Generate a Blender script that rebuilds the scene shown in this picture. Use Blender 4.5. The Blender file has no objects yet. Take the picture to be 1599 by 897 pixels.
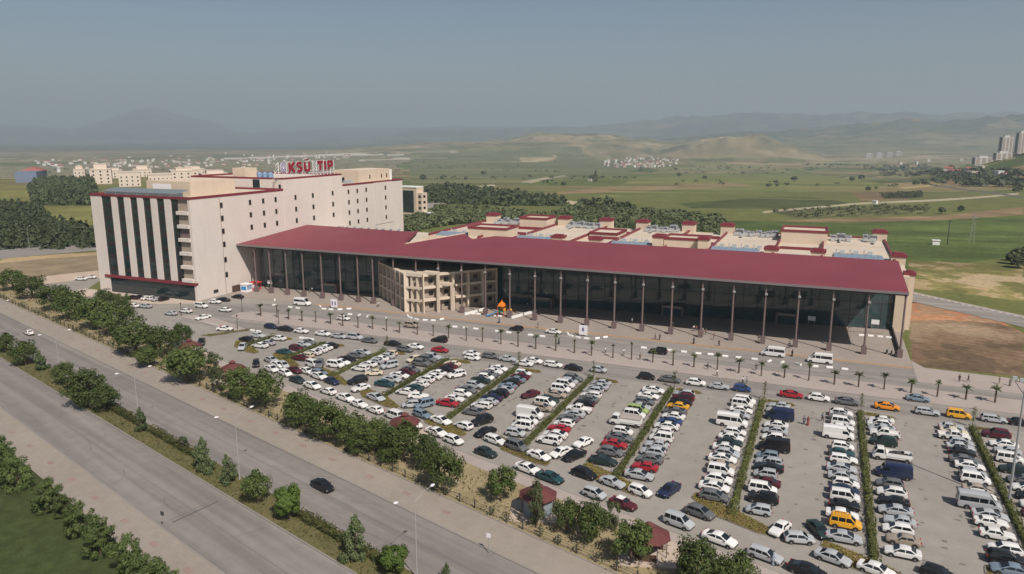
import bpy, bmesh, math, random
import numpy as np
from mathutils import Vector, Matrix
C = bpy.context.scene.collection
scn = bpy.context.scene
R = math.radians
random.seed(7)

# ------------------------------------------------------------------ camera, sky, sun, exposure
cam_d = bpy.data.cameras.new('camera'); cam = bpy.data.objects.new('camera', cam_d); C.objects.link(cam)
cam_d.sensor_width = 36.0; cam_d.lens = 36.0 * 1150.56 / 1599.0
cam_d.clip_start = 1.0; cam_d.clip_end = 80000.0
_p, _y = R(11.518), R(23.109)
_f = Vector((-math.sin(_y) * math.cos(_p), math.cos(_y) * math.cos(_p), -math.sin(_p)))
_r = Vector((math.cos(_y), math.sin(_y), 0)); _u = _r.cross(_f)
cam.matrix_world = Matrix(((_r.x, _u.x, -_f.x, 0), (_r.y, _u.y, -_f.y, 0), (_r.z, _u.z, -_f.z, 53.15), (0, 0, 0, 1)))
scn.camera = cam

SUN_EL, SUN_AZ = R(48.0), math.atan2(0.788, -0.616)
to_sun = Vector((math.sin(SUN_AZ) * math.cos(SUN_EL), math.cos(SUN_AZ) * math.cos(SUN_EL), math.sin(SUN_EL)))
world = bpy.data.worlds.new('World'); scn.world = world; world.use_nodes = True
wn = world.node_tree.nodes; wl = world.node_tree.links
bg = wn['Background']
sky = wn.new('ShaderNodeTexSky'); sky.sky_type = 'NISHITA'; sky.sun_disc = False
sky.sun_elevation = SUN_EL; sky.sun_rotation = SUN_AZ
sky.altitude = 600; sky.air_density = 1.0; sky.dust_density = 2.6; sky.ozone_density = 1.2
bg.inputs['Strength'].default_value = 0.05
wl.new(sky.outputs['Color'], bg.inputs['Color'])
sun_d = bpy.data.lights.new('sun', 'SUN'); sun_d.energy = 3.7; sun_d.angle = R(0.6); sun_d.color = (1.0, 0.935, 0.86)
sun = bpy.data.objects.new('sun', sun_d); C.objects.link(sun)
sun.rotation_euler = to_sun.to_track_quat('Z', 'Y').to_euler()
scn.view_settings.view_transform = 'Standard'; scn.view_settings.look = 'None'
scn.view_settings.gamma = 1.0; scn.view_settings.exposure = 0.45; scn.view_settings.use_curve_mapping = False
scn.render.engine = 'CYCLES'
scn.cycles.use_denoising = True
scn.cycles.max_bounces = 6; scn.cycles.diffuse_bounces = 2; scn.cycles.glossy_bounces = 3
scn.cycles.transmission_bounces = 2; scn.cycles.volume_bounces = 0; scn.cycles.transparent_max_bounces = 6
scn.cycles.volume_step_rate = 4.0
HAZE_DENSITY = 1.4e-4; HAZE_COLOR = (.70, .83, .90)

# ------------------------------------------------------------------ measured positions (metres)
BLOCKS=[(175.7,4215.0,-53.1),(228.5,4332.7,-52.3),(286.0,4489.7,-52.3),(337.0,4606.6,-49.5)]
CAMPB=[(-842.0,629.0,16.1,19.2),(-787.0,615.0,29.2,22.6),(-716.0,594.0,28.5,17.8),(-657.0,583.0,31.8,16.8),(-875.0,747.0,30.5,15.0),(-729.0,682.0,40.3,17.4),(-705.0,707.0,43.1,14.8),(-879.0,838.0,45.7,13.7),(-812.0,879.0,38.3,15.6),(-870.0,700.0,23.3,13.6)]
HX={'A': 28.0,'B': 9.12,'C': -9.0,'D': -27.45,'E': -45.5,'F': -63.7,'G': -81.85,'H': -99.9,'I': -118.2,'J': -135.0}
ROWS={'AL': [('s','silver',149.75,0),('s','cream',147.55,0),('p','white',145.28,0),('h','silver',142.45,0),('s','silver',140.25,0),('s','black',137.96,0),('s','grey',134.42,0),('s','white',132.22,0),('h','silver',129.14,0),('v','white',126.94,0),('s','beige',123.18,0),('h','white',120.98,0),('m','silver',117.76,0),('s','silver',114.75,0),('s','white',112.55,0),('s','white',109.19,0),('h','white',105.33,1),('u','black',102.63,0),('s','steel',100.04,1)],'AR': [('u','maroon',149.23,0),('s','white',144.58,0),('s','silver',141.37,0),('v','white',137.98,1),('s','green',133.55,0),('s','grey',129.59,0),('s','white',126.78,0),('h','black',123.79,0),('s','white',120.89,0),('h','maroon',117.96,0)],'BL': [('h','white',149.45,0),('s','grey',147.19,0),('v','white',144.56,0),('s','white',141.66,0),('V','white',137.56,0),('h','white',132.37,0),('s','teal',129.42,0),('e','white',126.93,0),('s','silver',122.98,0),('s','silver',119.98,0),('h','white',117.44,0),('s','navy',115.05,0),('v','white',112.66,0),('s','black',109.85,0),('s','white',106.9,0),('v','yellow',104.36,0),('s','silver',100.31,0)],'BR': [('s','white',148.6,0),('h','white',146.23,0),('s','silver',144.03,0),('p','white',141.7,0),('u','green',137.53,0),('t','white',131.2,0),('V','navy',124.26,0),('h','grey',120.1,0),('h','white',116.9,0),('s','black',113.95,0),('s','silver',111.05,0),('s','silver',107.91,0),('h','white',105.4,0),('s','beige',102.63,0),('s','white',99.26,0)],'CL': [('v','white',149.18,0),('v','white',146.98,0),('s','white',143.58,0),('s','silver',140.62,0),('m','white',136.08,0),('h','white',131.8,0),('s','white',128.89,0),('s','green',126.69,0),('s','white',124.05,0),('h','silver',121.56,0),('s','white',119.27,0),('s','beige',116.57,0),('v','white',114.37,0),('h','white',111.19,0),('s','white',108.29,0),('h','grey',105.25,0)],'CR': [('s','silver',149.09,0),('s','silver',146.41,0),('V','navy',142.94,0),('s','white',138.18,0),('s','silver',135.19,0),('h','white',131.92,0),('V','black',127.38,0),('h','steel',123.39,0),('e','silver',121.03,0),('s','black',118.67,0),('h','silver',116.05,0),('s','maroon',112.99,0),('v','white',110.4,1),('u','black',107.37,0),('h','silver',103.5,0)],'DL': [('s','white',148.4,0),('s','white',144.54,0),('h','grey',140.93,0),('s','silver',137.7,0),('v','lime',135.46,0),('v','white',132.87,0),('t','white',128.59,1),('h','white',124.0,0),('s','grey',121.06,0),('s','red',118.02,0),('h','grey',114.61,0),('s','green',110.66,0)],'DR': [('h','silver',148.55,0),('u','maroon',146.14,0),('s','black',143.28,0),('s','yellow',140.92,0),('s','grey',137.87,0),('s','white',135.08,0),('s','blue',132.11,0),('s','white',129.72,0),('h','white',126.66,0),('v','white',123.85,0),('s','silver',120.55,0),('h','silver',117.36,0),('s','grey',114.3,0),('s','red',111.12,0),('s','silver',107.84,1)],'EL': [('u','grey',149.05,0),('h','silver',146.78,0),('v','white',144.42,0),('v','white',141.27,0),('s','beige',137.77,0),('s','green',134.45,0),('v','white',132.08,0),('h','beige',129.4,0),('V','white',125.0,0),('v','white',121.7,0),('v','white',119.31,1),('h','silver',115.73,0)],'ER': [('s','silver',148.58,0),('s','silver',145.84,0),('h','silver',143.09,0),('e','white',140.34,0),('s','grey',137.68,0),('s','black',135.06,0),('p','white',131.53,0),('s','silver',128.77,0),('s','grey',126.24,0),('h','white',123.37,0),('s','red',120.76,0),('s','white',117.84,0),('u','white',115.05,0)],'FL': [('s','white',149.14,0),('s','white',146.58,0),('s','grey',144.38,0),('h','white',142.18,0),('s','green',139.96,0),('h','silver',136.33,0),('s','grey',133.11,0),('h','white',130.6,0),('s','white',127.18,0),('s','red',124.52,0)],'FR': [('h','white',148.08,1),('s','maroon',145.68,0),('s','steel',143.26,0),('h','black',140.82,0),('s','steel',138.62,0),('s','silver',135.94,0),('u','black',133.37,0),('s','navy',130.83,0),('s','silver',128.38,0),('e','white',126.01,0),('s','grey',122.19,0)],'GL': [('u','silver',151.0,0),('u','grey',148.8,0),('u','grey',145.54,0),('s','grey',140.57,0),('s','maroon',138.37,0),('s','white',135.7,0),('s','silver',132.79,0),('s','teal',129.69,0)],'GR': [('s','cream',148.13,0),('s','maroon',145.93,0),('s','black',143.73,0),('s','white',140.51,0),('s','white',138.03,0),('h','white',135.53,0),('s','white',132.33,0),('s','teal',129.75,0),('s','white',126.98,0)],'HL': [('s','silver',147.74,0),('s','grey',145.0,0),('s','black',141.3,0),('s','white',138.81,0),('v','white',136.61,0),('h','steel',130.17,0)],'HR': [('h','cream',149.53,0),('s','silver',147.33,0),('s','white',144.83,0),('s','silver',142.63,0),('s','white',139.97,0),('e','white',136.71,0)],'IL': [('s','grey',149.97,0),('s','silver',147.77,0),('h','maroon',144.44,0),('s','teal',140.28,0)],'IR': [('s','black',149.6,0),('s','white',147.4,0),('s','white',145.2,0),('s','white',142.86,0),('e','cream',140.11,0),('s','maroon',137.85,0)],'JL': [('s','silver',150.01,0),('s','black',145.83,0)],'JR': [('s','white',150.02,0),('s','silver',145.28,0),('s','white',142.66,0)]}
FREE=[('edge',[('h','navy',-142.06,159.07,0),('s','black',-136.61,158.66,0),('s','white',-130.88,158.43,0),('s','white',-123.67,158.53,0),('s','silver',-118.11,158.15,0),('v','silver',-113.43,158.85,0),('s','grey',-108.06,157.67,0),('s','black',-100.76,157.41,0),('h','grey',-95.08,154.18,0),('s','white',-94.0,157.41,0),('s','red',-86.8,157.29,0),('s','white',-77.94,157.37,0),('h','white',-76.37,154.51,0),('e','grey',-72.79,157.53,0),('s','silver',-68.06,156.87,0),('s','white',-62.99,155.09,0),('s','white',-61.78,157.81,0),('e','white',-56.32,156.98,0),('s','black',-51.22,156.56,0),('h','silver',-45.36,157.35,0),('h','black',-34.12,156.75,0),('s','grey',-28.89,156.93,0),('h','white',-23.29,156.88,0),('s','silver',-18.27,156.38,0),('h','blue',-13.57,156.79,0),('s','red',-3.72,156.96,0),('h','white',1.56,157.09,0),('s','grey',6.84,156.96,0),('s','orange',14.15,157.05,0),('e','silver',21.17,156.97,0),('v','yellow',26.53,157.39,0),('e','silver',32.38,157.6,0),('s','black',36.64,157.65,0)]),('access',[('u','black',-91.33,165.11,180),('s','steel',20.23,164.72,0)]),('plaza',[('v','beige',-106.06,175.76,0),('h','black',-77.27,184.13,180),('s','white',-66.56,185.24,0),('u','black',-35.97,177.45,180),('m','white',-9.4,186.58,180),('m','white',1.34,185.07,180),('m','white',-152.81,186.31,0),('h','white',-128.9,175.2,0)]),('west',[('s','white',-167.97,159.65,-100.0),('s','white',-169.39,169.82,180),('v','white',-180.03,170.92,0),('h','white',-180.73,177.36,10.0),('s','black',-180.67,180.82,10.0),('s','black',-179.78,186.37,180),('s','white',-179.43,163.94,180),('s','silver',-180.84,159.69,180),('s','white',-164.46,147.34,90)]),('tower',[('s','black',-210.86,171.61,90),('s','black',-209.04,172.7,90),('s','white',-205.86,172.62,90),('h','white',-203.77,172.96,90),('s','silver',-201.12,172.79,90),('h','black',-199.16,173.61,90),('s','white',-200.24,162.64,180),('s','silver',-196.28,163.81,180)]),('yard',[('s','white',-257.22,187.81,20.0),('s','white',-257.29,191.44,20.0),('h','white',-257.53,194.79,20.0)]),('barrier',[('s','white',-152.21,152.03,20.0)]),('lotwest',[('h','black',-147.51,139.0,-50.0),('h','silver',-134.46,139.74,-60.0),('h','black',-121.29,129.99,-50.0),('s','silver',-120.04,133.84,-17.6),('s','white',-116.02,131.39,-17.6),('h','silver',-114.44,131.52,-25.0),('h','white',-110.01,126.9,-17.6),('s','maroon',-109.59,129.62,-17.6),('s','white',-115.23,128.28,-17.6),('s','green',-104.6,124.3,-17.6),('s','white',-99.12,122.52,-17.6),('s','white',-93.71,120.89,162.4),('s','white',-88.05,119.04,-17.6),('s','white',-83.31,117.01,-17.6),('s','white',-78.6,115.61,162.4),('v','white',-73.66,114.51,162.4),('v','white',-108.53,134.82,-17.6),('u','grey',-107.14,135.41,-60.0),('s','white',-106.67,130.23,-17.6),('s','white',-101.85,128.35,-17.6),('s','navy',-97.03,126.54,-17.6),('u','black',-91.99,128.99,-120.0),('s','white',-88.61,125.28,-115.0),('s','silver',-82.4,121.67,-17.6),('h','silver',-73.63,120.78,-150.0),('v','steel',-71.27,121.93,-120.0),('e','steel',-68.79,117.11,-17.6),('s','white',-63.99,115.75,-17.6),('h','white',-67.72,112.28,-30.0)]),('lotmid',[('s','cream',-91.78,135.08,-150.0),('v','silver',-91.5,141.08,-120.0),('h','cream',-88.82,147.79,-110.0),('u','white',-73.96,141.29,-125.0),('s','white',-74.72,125.74,20.0),('s','maroon',-53.8,135.83,-120.0),('h','white',-58.94,115.14,162.4),('u','black',-56.77,118.62,-120.0),('s','black',-53.92,113.96,-115.0),('e','white',-50.67,111.37,-17.6),('v','grey',-46.19,110.27,-17.6),('s','white',-41.32,108.4,-17.6),('s','green',-50.08,106.1,-17.6),('s','white',-62.12,110.49,-17.6),('h','white',-57.49,108.49,-17.6),('s','white',-41.22,103.1,-17.6),('s','teal',-36.78,101.54,-17.6),('s','white',-38.38,111.05,-115.0),('s','white',-36.12,116.49,-112.0),('s','black',-35.89,110.81,-114.0)]),('lotnear',[('h','black',-32.24,104.88,-17.6),('s','silver',-27.31,103.7,-17.6),('h','white',-22.6,102.48,-17.6),('h','silver',-28.74,98.99,-17.6),('s','maroon',-23.99,97.78,-17.6),('s','navy',-18.67,104.7,-108.0),('v','silver',-15.53,95.64,-17.6),('h','grey',-13.29,99.53,-17.6),('s','white',-9.68,93.34,-17.6),('e','silver',-3.75,91.67,-17.6),('s','white',-2.46,99.31,-112.0),('h','silver',0.09,97.69,15.0),('s','green',2.43,101.14,-62.0),('s','silver',4.24,94.43,-17.6),('s','black',1.32,90.09,-17.6),('s','white',9.18,93.62,-17.6),('h','black',16.13,95.77,-17.6)]),('boulevard',[('s','white',-198.56,127.78,162.4),('s','black',-68.06,85.17,-17.6)])]
PALMX=[-154.7,-148.8,-144.1,-139.0,-134.5,-129.4,-124.7,-119.5,-115.0,-110.3,-105.8,-100.3,-95.6,-90.7,-85.2,-80.7,-75.5,-70.4,-65.5,-60.3,-55.3,-50.7,-45.3,-40.8,-35.5,-30.6,-25.8,-20.5,-15.6,-10.7,-5.8,-0.7,4.5,9.3,14.3,19.4,24.2,29.4,34.6]
KERB=[(-128.04,181.95),(-124.77,181.55),(-118.62,181.96),(-114.21,187.08),(-112.09,185.13),(-109.4,184.12),(-106.5,184.28),(-104.12,184.86),(-102.59,187.19),(-94.77,180.68),(-91.62,181.02),(-88.35,181.05),(-81.63,181.02),(-78.21,180.98),(-71.75,180.95),(-68.24,180.99),(-62.99,186.45),(-61.29,184.45),(-59.05,183.62),(-56.52,183.46),(-54.03,184.86),(-52.36,186.79),(-40.36,180.75),(-33.86,181.13),(-30.22,181.12),(-26.64,181.1),(-23.77,181.56),(-20.17,181.29),(-17.02,181.45),(-13.27,181.58),(-9.91,181.29),(-6.99,181.4),(-3.39,181.53),(-9.86,181.42),(-6.94,181.53),(-3.26,181.42),(0.4,181.19),(3.53,181.58),(6.81,181.63),(-165.61,188.13),(-160.94,182.43),(-154.36,182.15),(-151.18,181.91),(-146.53,187.02),(-142.98,184.42),(-140.48,184.7),(-137.91,185.77),(-135.85,187.57),(-131.21,181.55),(-128.02,181.87),(-124.84,181.77),(-118.35,181.53),(-96.86,196.72),(-95.09,196.95),(-91.97,196.96),(-89.99,197.02),(-87.98,196.98),(11.39,215.59),(13.64,215.94),(16.0,216.11),(18.07,216.04),(-144.95,154.83),(-142.68,154.75),(-127.24,153.97),(-125.36,153.99),(-124.02,153.93)]
STRIP=[(-262.1,165.1,5.47,8.0),(-242.4,158.6,5.63,8.7),(-218.8,149.5,5.87,9.6),(-202.8,144.7,5.76,9.9),(-187.1,139.2,5.82,9.8),(-175.7,136.6,5.57,9.9),(-205.5,156.9,3.67,7.4),(-155.0,125.1,5.91,10.5),(-200.5,159.0,3.18,6.0),(-147.3,126.0,4.19,8.7),(-149.2,134.3,3.25,6.9),(-126.3,114.1,5.58,9.6),(-123.4,119.1,2.81,6.0),(-115.8,113.1,2.67,4.6),(-107.9,110.9,4.27,7.6),(-99.6,108.5,4.63,8.5),(-87.2,103.7,4.3,7.8),(-79.3,100.6,4.34,8.3),(-73.9,100.8,3.54,6.8),(-68.1,100.0,3.45,6.5),(-61.7,98.3,3.77,7.5),(-56.4,97.1,3.03,7.0),(-50.6,91.7,3.88,8.1),(-41.1,92.2,2.78,6.3),(-33.6,87.2,2.24,6.8),(-29.3,87.7,2.6,5.2),(-25.4,86.9,3.1,6.3),(-23.6,90.5,1.59,4.2),(-19.4,83.9,3.34,6.7),(-10.7,81.0,3.73,7.4),(-6.3,82.2,2.9,5.9),(-144.1,119.0,3.38,5.5),(-70.0,97.5,2.51,3.9),(-63.2,96.8,2.21,3.7)]
MEDIAN=[(-186.9,114.0,3.13,5.5),(-172.0,108.9,4.02,6.9),(-164.8,107.6,2.48,4.9),(-150.6,102.9,2.97,5.8),(-133.0,95.2,5.08,9.0),(-127.5,94.8,3.5,6.5),(-112.5,90.4,1.87,5.0),(-98.7,87.1,1.48,2.5),(-89.6,82.6,2.77,6.0),(-82.8,81.0,2.22,4.8),(-74.1,77.6,2.81,5.5),(-66.6,75.7,1.98,5.1),(-52.2,71.2,2.69,6.3),(-45.7,70.2,1.72,3.7),(-38.9,70.9,1.18,2.8)]
SHRUB=[(-118.2,69.2,3.58,5.5),(-111.9,67.1,3.68,5.7),(-100.1,63.9,3.17,5.3),(-96.8,63.7,2.22,3.6),(-89.9,61.0,2.95,5.1),(-83.2,59.1,3.2,5.7),(-76.0,57.4,3.04,5.5),(-72.6,56.6,2.4,4.1)]
PEOPLE=[(-39.36,189.45),(-38.15,189.44),(-29.23,189.49),(-22.85,189.72),(-24.97,195.5),(-13.87,198.46),(-6.05,195.19),(-5.02,187.97),(-22.53,168.78),(-19.87,164.56),(-12.16,172.5),(-51.43,171.43),(-61.73,175.82),(-48.08,172.08),(-43.47,172.52),(-38.78,170.13),(-49.3,203.93),(-37.66,204.84),(-31.44,202.66),(-30.76,202.57),(-28.77,201.0),(-27.77,200.14),(-13.94,161.89),(-13.17,161.98),(29.96,182.02),(31.73,182.53),(37.74,183.54),(39.71,183.21),(-6.06,194.99),(-4.95,187.81),(-4.46,210.08),(-0.79,142.01),(-0.09,141.88),(2.39,145.09),(-85.05,189.76),(-72.64,189.0),(-128.95,193.7),(-84.79,211.0),(-70.95,205.24),(-162.84,204.11),(-162.57,202.33),(-128.73,193.21),(-84.87,189.5),(-78.25,215.79),(-71.04,205.95),(-49.57,205.35),(-54.13,210.85),(-2.7,90.65),(-68.79,148.11),(-40.33,223.45)]
FIELDS={'pine_left_a': [(-761.5,509.9),(-877.0,600.2),(-843.8,642.7),(-713.2,549.6),(-533.0,409.0),(-574.1,386.3)],'pine_left_b': [(-587.6,369.2),(-558.5,380.7),(-469.5,322.3),(-416.9,299.3),(-374.9,281.8),(-361.6,276.0),(-323.8,245.8),(-364.2,226.1)],'grass_left': [(-839.0,530.3),(-762.2,587.8),(-315.5,240.0),(-343.9,213.0)],'dry_left': [(-338.8,209.7),(-315.5,240.0),(-302.6,230.3),(-277.9,184.8),(-296.2,182.5)],'pine_mid': [(-449.8,772.4),(-461.1,866.9),(-385.4,797.5),(-311.8,732.0),(-219.2,632.6),(-200.8,588.0),(-242.8,569.8),(-300.5,564.4),(-337.7,585.1)],'bush_mid': [(-260.4,423.3),(-288.2,530.1),(-240.3,513.8),(-202.0,510.7),(-202.1,432.0),(-217.7,408.4),(-217.8,369.2),(-219.5,356.4)],'bush_right': [(-207.2,442.9),(-193.9,490.2),(-190.7,591.4),(-138.2,556.4),(-132.7,586.5),(-69.7,528.6),(-54.2,488.0),(-52.1,425.5),(-128.0,392.2)],'wood_r1': [(-200.6,621.9),(-181.9,648.5),(-131.6,560.0),(-146.2,539.8)],'dirt_a': [(-293.9,724.3),(-282.0,860.8),(-276.5,1016.9),(-150.4,1273.0),(-98.3,1141.6),(-203.3,862.1),(-256.4,782.8)],'green_a': [(-398.1,1683.3),(-96.5,2836.3),(92.3,1230.5),(12.7,1043.7),(-152.0,791.2),(-209.1,699.0)],'green_b': [(-62.6,507.2),(64.0,567.7),(136.7,659.5),(84.6,397.6),(33.2,338.2),(-47.1,442.2)],'dark_a': [(-120.5,658.6),(-61.7,797.3),(-13.8,835.6),(23.1,733.3),(-38.5,632.3),(-101.0,609.1)],'dirt_b': [(-35.2,519.9),(16.8,571.0),(78.3,624.5),(157.0,761.7),(136.7,659.5),(78.2,590.2),(15.8,528.9)],'brown_c': [(26.2,979.5),(93.7,1049.7),(74.4,824.4),(29.8,777.1)],'yellow_c': [(88.9,1182.6),(151.0,1313.5),(151.4,1242.9),(93.2,1134.1)],'dark_b': [(55.3,942.2),(107.8,1050.4),(91.3,883.1),(52.4,836.1)],'orch': [(-41.2,601.9),(19.6,695.3),(82.9,747.1),(71.8,641.4),(-16.2,548.9)],'scrub_r': [(35.3,364.4),(77.9,364.0),(62.2,284.4),(41.3,292.3),(29.5,293.8)],'soil_r': [(27.1,269.5),(41.8,267.6),(52.8,236.4),(44.0,191.9),(21.5,191.5)],'soil_red': [(27.1,269.5),(37.0,272.4),(49.6,251.7),(52.8,236.4),(48.9,247.6),(35.6,245.8),(25.1,240.9)],'shadegreen': [(-2348.5,3931.4),(-1367.2,4160.8),(-623.7,2633.0),(-412.2,967.7),(-520.2,867.9)],'town': [(-2615.0,1661.8),(-2882.6,3761.5),(-2102.9,3518.4),(-1438.7,2315.2),(-1648.7,1693.8),(-1758.5,1304.8),(-1881.9,1192.1)],'path_a': [(-231.0,666.7),(-205.5,637.2),(-179.6,573.9),(-174.6,541.8),(-200.8,605.0),(-225.6,647.4)],'path_b': [(-440.6,901.9),(-457.9,1002.2),(-423.1,936.7),(-414.9,887.7),(-328.6,753.2),(-330.2,739.3),(-382.0,799.2)],'path_c': [(-451.5,1085.8),(-590.0,1700.3),(-550.3,1608.2),(-425.3,1074.8)],'highway': [(-71.7,2859.0),(8.1,2821.9),(119.0,1603.7),(157.8,1113.0),(190.2,928.7),(184.4,899.3),(152.9,1077.2),(114.8,1543.8),(8.1,2757.8)],'track': [(-45.7,599.6),(26.4,755.2),(93.2,844.7),(198.5,998.6),(191.7,963.2),(89.4,808.8),(25.5,725.2),(-44.3,581.6)],'pale_hill': [(-577.1,3592.7),(-567.4,3918.7),(-479.9,3970.9),(-406.1,3878.4),(-281.9,3849.0),(-287.2,3567.2),(-372.8,3337.6)],'pale_hill2': [(-878.4,4413.1),(-639.1,4393.8),(-439.0,4317.7),(-453.9,4014.3),(-662.6,4106.6)],'beige_1': [(-1458.6,3507.5),(-1297.0,3634.3),(-1155.6,3153.2),(-1215.3,2958.3)],'pale_2': [(-2785.4,2868.9),(-2809.1,3488.4),(-2548.0,3683.6),(-2102.9,3518.4),(-2061.9,3449.5),(-2434.5,3518.7),(-2583.6,3207.5),(-2632.4,2710.7)],'pale_3': [(-2082.3,3008.0),(-1928.7,3226.0),(-1762.6,3319.7),(-1715.7,3231.2),(-1846.7,3088.5),(-1980.0,2859.8)],'pale_4': [(-2236.1,3742.0),(-1801.9,3859.4),(-1776.6,3804.9),(-2133.6,3570.1)],'sand_3': [(31.8,322.1),(41.8,333.2),(49.7,326.0),(65.5,343.8),(72.8,338.2),(67.4,310.3),(53.2,306.9),(43.8,312.5)]}
VILLAGE=[(-706.5,2934.1,-56.9),(-766.7,3125.5,-54.3),(-890.1,3092.6,-54.8),(-770.0,3597.0,-51.3),(-546.8,2770.5,-54.0),(-807.1,2970.4,-55.7),(-902.8,3524.7,-53.0),(-590.3,2800.4,-54.2),(-843.8,3333.2,-54.3),(-657.0,3048.1,-55.1),(-882.6,3115.6,-55.1),(-684.0,2768.7,-55.5),(-655.5,3048.4,-55.2),(-620.0,2677.0,-54.9),(-629.5,3339.5,-53.0),(-749.0,2838.8,-56.9),(-918.4,3251.1,-54.7),(-932.7,3309.4,-54.6),(-938.0,3328.7,-53.9),(-566.4,2727.7,-54.4),(-641.9,3092.2,-54.8),(-742.8,3295.6,-53.9),(-858.6,3163.8,-54.5),(-815.1,2841.3,-56.9),(-757.9,2941.9,-56.9),(-576.3,2703.2,-54.7),(-811.3,3279.4,-54.1),(-593.8,2881.5,-55.1),(-621.9,2807.9,-54.6),(-595.9,2678.4,-54.9),(-737.8,2903.7,-56.8),(-641.1,3337.3,-52.9),(-744.2,3295.3,-54.1),(-876.7,3634.3,-51.8),(-818.9,2852.8,-56.9),(-728.4,3011.2,-55.7),(-691.0,3245.5,-54.3),(-885.3,3529.1,-53.5),(-577.7,2786.7,-54.1),(-585.6,2746.2,-54.3),(-658.4,2965.8,-56.2),(-771.3,2870.1,-57.2),(-807.6,3177.2,-54.4),(-777.4,3040.3,-55.1),(-677.2,3064.2,-54.9),(-887.2,3466.7,-54.0),(-682.4,3370.0,-52.9),(-880.2,3612.8,-52.0),(-923.2,3581.5,-51.3),(-745.4,2945.1,-57.2),(-577.1,3043.9,-55.0),(-776.8,2978.4,-56.6),(-625.3,2790.8,-54.6),(-631.7,2705.1,-54.7),(-830.5,3377.8,-54.0),(-633.2,2694.5,-54.8),(-674.9,3146.6,-54.2),(-710.7,2994.9,-56.0),(-744.1,3069.2,-54.9),(-757.2,3271.8,-53.6),(-657.1,3354.6,-52.6),(-666.4,3434.4,-51.7),(-650.7,2655.3,-54.9),(-611.9,2693.2,-54.8),(-808.4,3465.3,-53.6),(-673.9,3126.4,-54.7),(-842.8,3560.1,-52.4),(-736.0,2688.9,-56.3),(-918.1,3644.7,-51.0),(-674.0,2911.0,-56.1),(-811.4,3649.5,-50.5),(-777.1,2936.9,-57.2),(-783.7,2767.1,-56.7),(-643.7,3418.4,-51.4),(-670.1,3188.6,-53.8),(-645.2,2697.8,-54.8),(-913.9,3625.1,-50.8),(-761.2,3373.5,-54.3),(-587.4,2688.5,-54.8),(-863.1,3431.5,-54.1),(-788.6,2782.3,-56.8),(-586.6,2715.3,-54.5),(-724.7,3524.7,-52.7),(-718.4,2656.4,-56.0),(-735.8,2846.4,-56.8),(-905.3,3337.7,-54.2),(-759.2,3456.0,-53.8),(-580.2,2743.3,-54.3),(-856.6,3350.6,-54.1),(-902.2,3151.7,-54.0),(-852.3,3020.1,-55.6),(-672.8,3085.6,-55.3),(-688.9,3041.1,-55.3),(-613.3,3118.5,-54.1),(-665.2,3312.2,-53.1),(-941.7,3431.5,-53.8),(-723.6,3484.1,-53.3),(-571.4,2728.7,-54.4),(-829.4,3563.2,-52.6),(-736.1,3276.6,-54.1),(-677.6,3452.6,-51.7),(-823.0,3111.2,-54.4),(-837.5,3520.2,-53.6),(-741.5,2966.8,-56.2),(-873.6,3635.0,-51.0),(-787.4,3202.9,-54.0),(-891.2,3672.0,-50.4),(-692.0,2659.3,-55.3),(-681.0,3227.2,-54.3),(-648.9,3356.2,-52.0),(-696.4,3059.9,-55.5),(-836.5,3438.1,-54.2),(-759.1,2983.0,-56.0),(-853.3,3289.4,-54.3),(-835.8,3314.6,-53.9)]
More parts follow.
